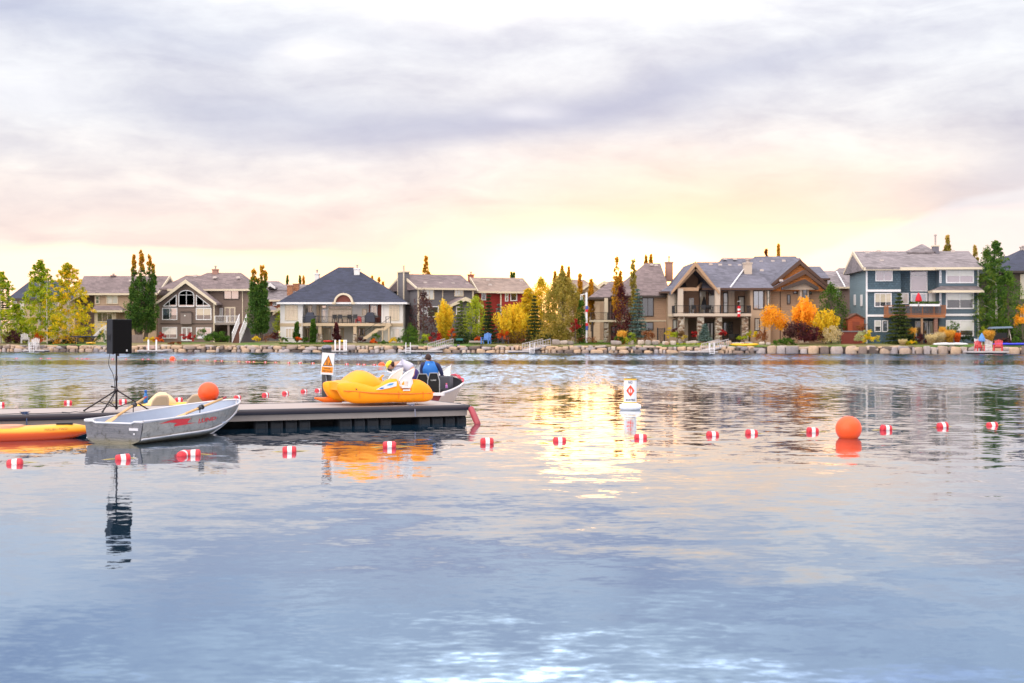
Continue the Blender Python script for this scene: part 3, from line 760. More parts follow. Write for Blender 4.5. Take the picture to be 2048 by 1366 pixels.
for a, b in ((570.5, 595), (779, 798.2)): h.box('transom_bar', W_CREAM, a, b, 618.4, 619.6, -.1, 0)
h.window(608.5, 624.5, 610, 629.5, 1.9, 3, 1, W_CREAM, 'warm', .6); h.box('pilaster', S_BGE, 633, 638, 607, 646, 1.6, 1.9); h.box('pilaster', S_BGE, 640, 642.5, 607, 646, 1.7, 1.9)
h.door(643, 653.5, 618, 645, 1.9, W_WHITE, 'blind'); h.window(643, 653.5, 610, 617, 1.9, 1, 1, W_CREAM, 'sky')
h.window(657, 704, 612, 618.5, 1.9, 4, 1, W_CREAM, 'dark'); h.window(657, 704, 618.5, 646, 1.9, 5, 1, W_CREAM, 'warm')
h.window(724, 734, 617.5, 631, 1.9, 1, 1, W_CREAM, 'warm')
h.box('downspout', W_WHITE, 603.6, 604.8, 607, 690, -.09, 0, ground=True); h.box('downspout', W_WHITE, 765, 766.2, 607, 690, -.09, 0, ground=True)
h.box('rust_surround', RUSTW, 738, 763, 607, 646, 1.5, 1.9); h.window(741, 755, 610, 634.5, 1.5, 2, 1, W_WHITE, 'blind')
h.box('deck', S_BGE, 606.4, 781, 646.2, 652, -1.6, 1.9)
h.rail(606.6, 762, 633, 646.2, -1.5, gap=.5, end='L'); h.rail(772, 781, 633, 646.2, -1.5, gap=.2)
for a in (636.6, 666.6, 706.6): 
    h.box('column', S_BGE, a, a+6.4, 652, 668, -1.5, -.9); o2 = h.box('column_base', M('stone_base', (.3, .2, .16), .9, kind='stone'), a-1, a+7.6, 667.5, 690, -1.65, -.75, ground=True)
h.door(609.5, 621, 656, 682, 1.9, S_BGE, 'dark', 2); h.window(643, 662, 656, 683, 1.9, 4, 1, S_BGE, 'warm'); h.window(676, 688, 656, 683, 1.9, 2, 1, S_BGE, 'warm'); h.window(716, 730, 656, 672, 1.9, 2, 1, S_BGE, 'dark')
# side stair: landing and two flights along the facade
mb = MB(); f = h.f
def P3(px, py, ly): return f.p(px, py, ly)
for ly in (-2.9, -1.9):
    mb.bar(P3(781, 648.5, ly), P3(769, 658, ly), .06, .34); mb.bar(P3(756, 659, ly), P3(728, 678, ly), .06, .34)
mb.bar(P3(756, 658.8, -2.4), P3(772, 658.8, -2.4), 1.1, .2)
for i in range(10): mb.bar(P3(755-2.8*i, 660.5+1.9*i, -2.9), P3(755-2.8*i, 660.5+1.9*i, -1.9), .28, .05)
mb.build('stairs', S_BGE, h.root)
mb = MB()
for a, b in (((781, 634), (762, 648)), ((762, 648), (744, 646)), ((752, 647), (725, 666))):
    mb.bar(P3(a[0], a[1], -2.9), P3(b[0], b[1], -2.9), .04, .05)
for px, t, b in ((762, 634, 658), (770, 642, 657), (766, 645, 658), (748, 650, 662), (740, 655.5, 669), (732, 661, 675)): mb.bar(P3(px, t, -2.9), P3(px, b, -2.9), .03, .03)
mb.build('stair_rail', RAIL_D, h.root)
for a, b in ((776, 779), (764, 766)): h.box('stair_post', S_BGE, a, b, 655, 690, -2.9, -2.7, ground=True)

# ---- grey house turned to show its gable end
S_GR2 = M('siding_pewter', (.135, .125, .135), .9, kind='siding')
h = House('pewter grey house with brown roof, its tall gable end showing a siding chimney', 836, Yw(836) + 11, 22)
h.box('wall', S_GR2, 836, 947, 577, 690, 0, 10, ground=True)
q = h.hip(R_BROWN, 833.5, 952, 576.5, None, 922, 549, -.5, 10.5, W_CREAM)
h.gend_wall(S_GR2, h.f.lx(836, 0)+.02, .5, -.5, 10.5, q[2], q[5], q[6], -1, .04)
f = h.f; x0 = f.lx(836, 0)
o_ = MB().box(x0-.65, x0-.0, 3.0, 5.2, .6, q[5]+.1).build('chimney', S_GR2, h.root)
MB().box(x0-.70, x0-.60, 3.0-.05, 3.12, .6, q[5]+.1).box(x0-.70, x0-.60, 5.1, 5.25, .6, q[5]+.1).box(x0-.72, x0+.1, 2.9, 5.3, q[5]+.1, q[5]+.25).build('chimney_trim', W_CREAM, o_)
MB().lathe([(.1, q[5]), (.1, q[5]+.9)], x0-.3, 4.1, 10).build('flue', PIPE, o_)
h.box('corner_trim', W_CREAM, 835.2, 838.6, 577, 690, -.05, .02, ground=True); h.box('corner_trim', W_CREAM, 944.5, 947.5, 577, 690, -.05, .02, ground=True)
h.window(841, 868, 578.5, 599, 0, 3, 1, W_CREAM, 'blind'); h.window(908.6, 927, 579.5, 593, 0, 3, 1, W_CREAM, 'blind')
h.window(843, 853, 612.5, 628, 0, 1, 1, W_WHITE, 'sky'); h.window(854, 877, 612.5, 634, 0, 1, 1, W_WHITE, 'dark', None)
h.box('wall', S_GR2, 908, 959, 606, 690, -2.6, 0, ground=True)
h.gable(R_BROWN, 901, 966, 610, 931, 594.5, -3.0, 2, W_CREAM, wall=S_GR2, wly=-2.62); h.box('corner_trim', W_CREAM, 956.5, 959.5, 609, 690, -2.66, -2.6, ground=True)
h.box('downspout', W_CREAM, 885, 886.2, 577, 690, -.08, 0, ground=True)
h.window(912, 921, 613, 632, -2.6, 1, 2, W_WHITE, 'sky')
h.vents([(850, 566, 1.6), (881, 567, 1.6), (906, 567.5, 1.6), (934, 568, 1.6)], 0)

# ---- red house
S_RED = M('siding_red', (.30, .028, .022), .85, kind='siding')
h = House('barn red house with pale brown roof rising behind the yellow bushes', 959, Yw(959) + 16, 12)
h.box('wall', S_RED, 959, 1046, 583, 690, 0, 9, ground=True); h.box('wall', S_RED, 1003, 1050, 583, 690, -1.2, 0, ground=True)
q = h.hip(R_TAN, 956, 1068, 583, None, 1046, 555.5, -.5, 9.5, W_CREAM)
h.gend_wall(S_RED, h.f.lx(959, 0)+.02, .5, -.5, 9.5, q[2], q[5], q[6], -1, .04)
h.hip(R_TAN, 1000, 1054, 583.5, 1014, 1040, 570, -1.7, 4.5, W_CREAM)
h.window(962.6, 972, 584.8, 600.5, 0, 1, 1, W_WHITE, 'dark'); h.window(1010, 1016.5, 584.5, 603, -1.2, 1, 2, W_WHITE, 'sky'); h.window(1020.5, 1034, 584.5, 602, -1.2, 1, 1, W_WHITE, 'dark')
h.box('corner_trim', W_CREAM, 1000.5, 1003, 584, 690, -1.25, -1.2, ground=True)
h.chimney(M('brick_red', (.35, .12, .08), .9), 938, 948, 549, 556, 4.6, .8, 543); h.vents([(975, 560, 3.6), (980, 570, 1.8), (1042, 562, 3.4)], 0)

# ---- far roofs in the middle
h = House('small tan house far behind the willow, gable roof catching orange light', 1150, Yw(1150) + 34)
h.box('wall', S_TAN, 1120, 1200, 582, 690, 0, 8, ground=True); h.hip(R_TAN, 1108, 1204, 582, 1118, 1168, 559, -.5, 8.5, W_CREAM)
h.gable(R_TAN, 1160, 1206, 581, 1183.5, 561.5, -2.5, 3, W_CREAM, wall=S_TAN)
h = House('low tan house between the willow and the golden poplars, brown gable', 1215, Yw(1215) + 42)
h.box('wall', S_TAN, 1192, 1240, 578, 690, 0, 8, ground=True); h.gable(R_TAN, 1188, 1246, 580, 1208, 562, -.6, 8, W_CREAM, wall=S_TAN); h.hip(R_TAN, 1200, 1262, 580, 1212, 1240, 563, 1, 9)

# ---- tan house with big hip roof
S_SND = M('siding_sand', (.43, .28, .19), .9, kind='siding', var=.08); S_STU = M('stucco_sand', (.48, .34, .24), .9, var=.08)
ST = M('stone_veneer', (.35, .26, .2), .9, kind='stone')
h = House('sand coloured house with tall brown hip roof behind the blue spruce', 1300, Yw(1300) + 10.5)
h.box('wall', S_SND, 1283, 1338, 592, 690, 0, 10, ground=True); h.box('wall', S_STU, 1216, 1283, 592, 690, 2.2, 10, ground=True)
h.hip(R_BROWN, 1222, 1343, 591.5, 1290, 1321, 526.5, -.7, 13, W_BROWN); h.hip(R_BROWN, 1178, 1262, 595, 1222, 1262, 562, -.6, 9, W_BROWN)
h.chimney(M('brick_rose', None), 1332, 1346, 524, 548, 6, 1.1, 511.6)
h.box('downspout', W_BROWN, 1335, 1336.4, 592, 690, -.1, 0, ground=True)
h.window(1283.5, 1307.5, 595, 633, 0, 2, 1, W_BROWN, 'dark'); h.box('trim_band', W_CREAM, 1283, 1338.5, 640.5, 643, -.05, .1)
h.window(1290, 1307, 644, 661, 0, 1, 1, W_BROWN, 'dark')
h.door(1216.5, 1231, 599, 640, 2.2, W_BROWN, 'pink', 2); h.window(1236, 1262, 598, 630, 2.2, 2, 1, W_BROWN, 'pink')
h.box('deck', W_CREAM, 1182, 1283, 640, 644, -1.2, 2.2); h.rail(1182, 1282.6, 625, 640, -1.15, end='L'); h.box('column', W_CREAM, 1209, 1216, 596, 640, -.9, -.4)
h.box('column', W_BROWN, 1183, 1187, 644, 690, -1.1, -.8, ground=True); h.box('stone_column', ST, 1208, 1217, 644, 690, -1.1, -.4, ground=True)
h.door(1222, 1240, 652, 684, 2.2, W_BROWN, 'dark', 2); h.vents([(1303, 530, 5.6), (1312, 531, 5.6)], 0)

# ---- timber house with open gabled porch
TIM = M('timber_tan', (.40, .24, .14), .7, kind='wood'); TIM_D = M('timber_brown', (.085, .04, .025), .7, kind='wood'); ORG = M('cedar_shake', (.50, .17, .04), .85, kind='shake')
STL = M('stucco_pale', (.52, .42, .34), .9, var=.06)
h = House('large tan timber house with open gabled porch, stone columns and slate roof', 1440, Yw(1440) + 9.5)
h.box('wall', S_STU, 1336.4, 1358, 583, 690, 0, 9, ground=True); h.box('wall', S_STU, 1500.6, 1541, 577, 690, -.4, 9, ground=True)
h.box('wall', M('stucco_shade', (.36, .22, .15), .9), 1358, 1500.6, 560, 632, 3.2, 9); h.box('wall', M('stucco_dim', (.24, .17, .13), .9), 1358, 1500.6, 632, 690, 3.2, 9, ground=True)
h.box('wall', STL, 1336.6, 1349, 583, 634, -.25, 0)
h.box('wall', S_SND, 1541, 1651, 575, 690, .8, 12, ground=True); h.box('bay_wall', STL, 1599.5, 1617.5, 563, 690, -.2, .8, ground=True)
h.hip(R_SLATE, 1323, 1372, 583, 1349, 1372, 566, -.6, 5, TIM_D)
h.hip(R_SLATE, 1405, 1548, 576.5, 1394, 1502, 524, -1.2, 14, TIM_D, lym=6)
h.hip(R_SLATE, 1425, 1640, 573, 1444, 1600, 516, 2.0, 19, None, lym=11); h.hip(R_SLATE, 1480, 1640, 560, 1510, 1591, 512.5, 6, 20, None, lym=13)
g1 = h.gable(R_SLATE, 1343, 1438, 583.5, 1391, 523.5, -2.4, 8, TIM, t=.26)
g2 = h.gable(R_SLATE, 1535, 1662, 575, 1600, 519.5, .9, 14, TIM_D, wall=ORG, wly=1.3, t=.26)
g3 = h.gable(R_SLATE, 1541, 1656, 577.5, 1610.5, 539.7, -.5, 8, TIM_D, wall=ORG, wly=-.1, t=.24)
g4 = h.gable(R_SLATE, 1566, 1636, 575, 1609, 559, -1.1, 3, W_BROWN, wall=STL, wly=-.6, t=.22)
h.hip(R_SLATE, 1600, 1660, 557, 1616, 1640, 533, 7, 15, TIM_D)
h.box('wall', S_SND, 1600, 1655, 557, 600, 8, 14)
# porch
h.box('column', STL, 1355.7, 1366.5, 577, 627, -2.2, -1.5); h.box('column', STL, 1430.6, 1440.5, 575, 627, -2.2, -1.5)
f = h.f; mb = MB()
mb.bar(f.p(1352, 577, -1.9), f.p(1391, 535, -1.9), .3, .34); mb.bar(f.p(1430, 577, -1.9), f.p(1391, 535, -1.9), .3, .34); mb.bar(f.p(1355, 578.5, -1.86), f.p(1397, 578.5, -1.86), .3, .34)
mb.bar(f.p(1396, 576, -1.8), f.p(1413, 557, 3.1), .2, .3)
mb.build('porch_beam', TIM, h.root)
mb = MB(); mb.prism([(f.lx(1346, -2), f.z(580, 1391, -2)), (f.lx(1391, -2), f.z(529, 1391, -2)), (f.lx(1391, -2), f.z(531, 1391, -2)), (f.lx(1349, -2), f.z(581, 1391, -2))], -2.2, 3)
mb.prism([(f.lx(1436, -2), f.z(580, 1391, -2)), (f.lx(1391, -2), f.z(529, 1391, -2)), (f.lx(1391, -2), f.z(531, 1391, -2)), (f.lx(1433, -2), f.z(581, 1391, -2))], -2.2, 3)
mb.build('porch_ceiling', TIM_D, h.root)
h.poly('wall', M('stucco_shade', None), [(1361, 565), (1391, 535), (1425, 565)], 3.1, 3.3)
h.door(1378, 1387.5, 596, 627, 3.2, W_WHITE, 'warm')
h.polywin([(1399, 577), (1399, 572), (1414, 556), (1431, 572), (1431, 577)], 3.15, TIM, 'dark', [(1414, 556, 1414, 577)])
h.window(1398, 1413, 581, 627, 3.15, 1, 1, TIM_D, 'warm', .75, lower='warm'); h.window(1416, 1431, 581, 627, 3.15, 1, 1, TIM_D, 'warm')
h.window(1446, 1456.5, 585, 627, 3.2, 1, 2, W_BROWN, 'blind'); h.box('bay_wall', STL, 1457, 1469, 581, 627, 2.6, 3.2); h.door(1476, 1501, 592, 627, 3.2, W_BROWN, 'blind', 2)
h.window(1344, 1354, 587, 627, -.02, 1, 2, W_BROWN, 'warm'); h.window(1345, 1354, 639, 660, -.02, 1, 1, W_BROWN, 'blind')
h.window(1506, 1527.5, 581, 619, -.4, 2, 1, W_BROWN, 'sky'); h.window(1509, 1519, 636, 662, -.4, 2, 1, W_BROWN, 'blind'); h.window(1533, 1540, 580, 612, -.4, 1, 2, W_BROWN, 'warm')
h.window(1573.5, 1581, 589, 609, .8, 1, 1, W_BROWN, 'dark'); h.window(1586, 1595, 579.5, 588, .8, 1, 1, W_BROWN, 'dark'); h.window(1604.5, 1614.5, 576, 600, -.2, 1, 2, W_BROWN, 'dark'); h.window(1618.3, 1623.5, 580, 589, .8, 1, 1, W_BROWN, 'dark')
h.box('deck', STL, 1348.7, 1503, 626.8, 632.6, -2.6, 3.2); h.box('deck_beam', TIM_D, 1352, 1501, 632.6, 636, -2.3, 3)
h.rail(1348.9, 1501, 611, 626.8, -2.5, gap=1.0, post=1.5, end='both')
for a in (1356, 1395, 1431, 1484): h.box('stone_column', ST, a, a+13, 634, 690, -2.4, -1.5, ground=True)
h.box('column', STL, 1370, 1376, 634, 690, -.6, -.2, ground=True)
h.door(1412, 1428, 644, 684, 3.2, W_BROWN, 'warm', 2); h.window(1446, 1466, 644, 668, 3.2, 2, 1, W_BROWN, 'dark')
o_ = h.chimney(STL, 1489, 1504, 525.5, 556, 2.6, 1.2); MB().lathe([(.2, f.z(525, None, 3)), (.2, f.z(521, None, 3)), (.3, f.z(520, None, 3)), (.3, f.z(518, None, 3))], f.lx(1496.5, 3), 3.2, 10).build('flue', PIPE, o_)
h.vents([(1421, 529, 5.2), (1440, 530, 5.2), (1459, 531, 5.2), (1479, 531, 5.2), (1450, 518, 10), (1470, 518.5, 10), (1522, 524, 10), (1545, 523, 10), (1567, 522, 10), (1523, 541, 5), (1575, 541, 3.4), (1571, 554, 1.6), (1562, 561.5, .9)], 0)
h.box('downspout', TIM_D, 1560, 1561.3, 576, 690, .7, .8, ground=True); h.box('downspout', TIM_D, 1357, 1358.3, 583, 690, -.1, 0, ground=True); h.box('downspout', TIM_D, 1529, 1530.2, 577, 690, -.5, -.4, ground=True)
MB().bar(f.p(1461, 574.5, -1.1), f.p(1489, 537, 3.7), .12, .12).build('valley_flashing', W_WHITE, h.root)
h.box('trim_band', W_CREAM, 1336, 1350, 629, 632, -.3, 0)

# ---- far roofs between timber house and blue house
h = House('grey-roofed house in the gap between the timber house and the blue house', 1690, Yw(1690) + 26)
h.box('wall', S_MAUVE, 1640, 1740, 575, 690, 0, 9, ground=True); h.hip(R_GREY, 1630, 1700, 574, 1642, 1672, 542, -.5, 9.5, W_CREAM); h.hip(R_GREY, 1655, 1760, 574, 1678, 1740, 536, 1, 11)
h.window(1672, 1680, 577, 592, 0, 1, 1, W_WHITE, 'blind'); MB().bar(h.f.p(1673, 543, 3.5), h.f.p(1690, 574, -.6), .12, .12).build('valley_flashing', W_WHITE, h.root)

# ---- blue house
S_BLU = M('siding_blue', (.072, .118, .155), .8, kind='shake', var=.1); S_BL2 = M('lap_blue', (.09, .132, .17), .8, kind='siding')
S_BSD = M('lap_blue_pale', (.15, .21, .24), .8, kind='siding')
h = House('three-storey teal blue house with white trim and wooden balcony', 1733, Yw(1733) + 7.5, -4)
h.box('wall', S_BLU, 1733, 1801.5, 536, 690, 0, 10, ground=True); h.box('wall', S_BLU, 1801.5, 1880, 536, 690, 1.1, 10, ground=True); h.box('wall', S_BL2, 1878, 1957.5, 536, 690, -.5, 10, ground=True)
q = h.hip(R_GREY, 1726, 1967, 535, None, 1937, 502.5, -1.0, 11.0, W_CREAM, t=.26)
x0 = h.f.lx(1733, 0)
h.gend_wall(S_BSD, x0+.02, .6, -1.0, 11.0, q[2], q[5], q[6], -1, .05)
MB().box(x0-.05, x0+.02, .1, 9.9, .6, q[2]-.25).build('side_wall', S_BSD, h.root)
h.hip(R_GREY, 1815, 1872, 503.6, 1842, 1846, 488.5, 4, 8); h.hip(R_GREY, 1872, 1964, 535, 1900, 1946, 518, -1.4, 3, W_CREAM); h.hip(R_GREY, 1732, 1800, 534.8, 1760, 1768, 523.5, -1.1, 3)
h.chimney(M('chimney_grey', (.16, .15, .18), .9), 1867.5, 1878, 491, 506, 4, 1, 468.6, W_CREAM)
h.hip(R_GREY, 1866, 1967.5, 581, 1882, 1955, 572, -1.6, .6, W_CREAM, t=.2)
h.box('trim_band', W_WHITE, 1732.5, 1801.5, 579, 583.5, -.25, 0); h.box('trim_band', W_WHITE, 1732.5, 1776, 629, 633.5, -.08, 0); h.box('trim_band', W_WHITE, 1888, 1957.7, 627.5, 632, -.58, -.5)
h.box('corner_trim', W_WHITE, 1732, 1735, 537, 690, -.07, .1, ground=True); h.box('corner_trim', W_WHITE, 1955, 1958, 537, 690, -.57, -.4, ground=True)
h.window(1750.5, 1785, 540, 562.5, 0, 2, 1, W_WHITE, 'pink'); h.window(1820, 1854.5, 540, 583, 1.1, 1, 1, W_WHITE, 'pink')
h.box('transom_bar', W_WHITE, 1821, 1853.5, 550.3, 551.6, 1.0, 1.1)
h.window(1891.5, 1947.5, 537.5, 566.5, -.5, 2, 1, W_WHITE, 'blind', .5, lower='pink', fw=.12); h.window(1878.5, 1882.5, 540, 566, -.5, 1, 2, W_WHITE, 'sky', fw=.05)
h.window(1748.5, 1783, 586, 614, 0, 3, 1, W_WHITE, 'warm', .35); h.window(1800, 1817, 586, 608, 1.1, 1, 1, W_WHITE, 'blind'); h.door(1821, 1854.5, 586, 612, 1.1, W_WHITE, 'sky', 2); h.window(1857, 1874.5, 586, 608, 1.1, 1, 1, W_WHITE, 'blind')
h.window(1891.5, 1947.5, 585, 618, -.5, 2, 1, W_WHITE, 'blind', .55, fw=.12); h.window(1878.5, 1882.5, 586, 612, -.5, 1, 2, W_WHITE, 'sky', fw=.05)
h.window(1748.5, 1762, 640.5, 664, 0, 1, 2, W_WHITE, 'blind', .45); h.window(1764, 1776, 640.5, 664, 0, 1, 1, W_WHITE, 'sky'); h.window(1891.5, 1947.5, 640, 672.5, -.5, 2, 1, W_WHITE, 'blind', .35, fw=.12)
h.door(1830, 1856, 642, 680, 1.1, W_WHITE, 'dark', 2); h.window(1858, 1868, 642, 668, 1.1, 1, 1, W_WHITE, 'warm')
WD = M('balcony_wood', (.34, .12, .04), .75, kind='wood', var=.15)
h.box('deck', WD, 1776, 1891, 629, 635, -2.4, 1.1); h.rail(1776, 1891, 610.5, 629, -2.35, WD, .14, 1.2, end='both', w=.06)
h.box('deck_beam', W_CREAM, 1792, 1889, 634.6, 636.4, -2.2, -1.9)
h.box('brick_column', M('brick_brown', (.30, .16, .12), .9, kind='shake'), 1868.5, 1875.5, 636, 690, -2.2, -1.7, ground=True)
h.box('deck_post', TIM, 1842, 1846, 636, 690, -2.2, -1.95, ground=True)
mb = MB(); x1 = x0 - .09
for ly, za, zb in ((2.0, 589, 612), (6.0, 589, 610)):
    w = MB().box(x1-.03, x1+.06, ly, ly+1.0, h.f.z(zb, None, ly), h.f.z(za, None, ly)); w.build('side_window', W_WHITE, h.root)
h.vents([(1734, 505, 3), (1763, 522, 1.6), (1822, 503.5, 4.6), (1862, 503, 4.8), (1905, 503, 4.8), (1757, 503, 4.8)], 0)

# ---- right edge house
h = House('dark roofed taupe house cut off by the right edge of the picture', 2060, Yw(2060) + 14)
h.box('wall', M('siding_umber', (.11, .08, .07), .9, kind='siding'), 2012, 2190, 543, 690, 0, 10, ground=True)
h.hip(R_NAVY, 2000, 2215, 542, 2042, 2150, 499.5, -.7, 11, W_BROWN); h.hip(R_NAVY, 1976, 2060, 545, 2010, 2050, 512, 1.5, 12)
h.window(2040, 2075, 548, 598, 0, 2, 1, W_CREAM, 'warm'); h.window(2040, 2075, 612, 640, 0, 2, 1, W_CREAM, 'warm'); h.chimney(PIPE, 2041, 2043.5, 494, 503, 5, .2); h.chimney(PIPE, 2046, 2048, 492, 503, 5, .2)

# ------------------------------------------------------------------ vegetation
PAL = {
 'aspen_green': [(.07, .14, .008), (.20, .30, .012), (.40, .44, .02), (.62, .50, .03)],
 'aspen_gold': [(.16, .22, .01), (.38, .38, .015), (.64, .50, .02), (.75, .45, .03)],
 'poplar': [(.02, .06, .012), (.05, .12, .02), (.11, .20, .03), (.24, .28, .04)],
 'gold_tip': [(.22, .14, .015), (.50, .28, .02), (.65, .36, .03)],
 'spruce': [(.008, .022, .008), (.02, .045, .016), (.05, .08, .03)],
 'spruce_lime': [(.02, .04, .01), (.07, .11, .02), (.18, .20, .05)],
 'blue': [(.035, .07, .065), (.09, .15, .15), (.19, .26, .26)],
 'pine': [(.012, .028, .008), (.035, .06, .014), (.10, .12, .025)],
 'yellow': [(.24, .22, .015), (.55, .42, .02), (.75, .55, .04)],
 'olive': [(.14, .13, .02), (.32, .27, .05), (.54, .40, .12)],
 'orange': [(.42, .19, .01), (.70, .35, .02), (.86, .50, .05)],
 'fire': [(.28, .03, .008), (.52, .09, .012), (.68, .18, .02)],
 'red': [(.14, .006, .010), (.32, .012, .018), (.48, .04, .03)],
 'burgundy': [(.025, .006, .012), (.07, .013, .02), (.16, .03, .03)],
 'plum': [(.03, .012, .018), (.07, .025, .03), (.13, .05, .04)],
 'rust': [(.10, .03, .015), (.22, .08, .03), (.34, .15, .05)],
 'green': [(.02, .055, .01), (.055, .13, .015), (.13, .22, .025)],
 'lime': [(.10, .16, .015), (.28, .36, .02), (.48, .50, .04)],
 'tan': [(.28, .22, .11), (.48, .40, .24), (.62, .55, .36)],
 'gold_grass': [(.26, .16, .02), (.55, .33, .05), (.68, .45, .10)],
 'pale': [(.16, .20, .09), (.36, .40, .22), (.52, .55, .36)],
 'brown': [(.06, .04, .02), (.14, .08, .035), (.24, .14, .05)],
}
def leafmat(p): return toned('leaves_' + p, PAL[p], .75, .45, patch=.22)
LEAF = 1.22
BARK = M('bark', (.10, .075, .055), .9, bump=.02); BARK_W = M('bark_white', (.55, .50, .44), .8, bump=.01, var=.3)

def leaf_mesh(name, P, S, T, mat, parent=None, up=0.0, aspect=.55, loc=None, rng=RNG, bend=None):
    """one quad per leaf clump; up>0 turns the long axis upright"""
    n = len(P)
    a = rng.normal(size=(n, 3)); a[:, 2] = a[:, 2] * (1 - min(up, 1)) + up * 1.6
    a /= np.linalg.norm(a, axis=1, keepdims=True)
    b = np.cross(a, rng.normal(size=(n, 3))); b /= np.linalg.norm(b, axis=1, keepdims=True) + 1e-9
    S = S[:, None]
    S = S * LEAF
    V = np.stack([P - a*S*.5, P + b*S*aspect*.5, P + a*S*.5, P - b*S*aspect*.5], 1).reshape(-1, 3)
    me = bpy.data.meshes.new(name)
    me.vertices.add(4*n); me.vertices.foreach_set('co', V.astype(np.float32).ravel())
    me.loops.add(4*n); me.loops.foreach_set('vertex_index', np.arange(4*n, dtype=np.int32))
    me.polygons.add(n); me.polygons.foreach_set('loop_start', np.arange(0, 4*n, 4, dtype=np.int32))
    try: me.polygons.foreach_set('loop_total', np.full(n, 4, dtype=np.int32))
    except Exception: pass
    me.update(calc_edges=True); me.validate()
    at = me.attributes.new('tone', 'FLOAT', 'POINT'); at.data.foreach_set('value', np.repeat(T, 4).astype(np.float32))
    me.materials.append(mat)
    o = bpy.data.objects.new(name, me); COL.objects.link(o)
    if parent is not None: o.parent = parent
    elif loc is not None: o.location = loc
    return o

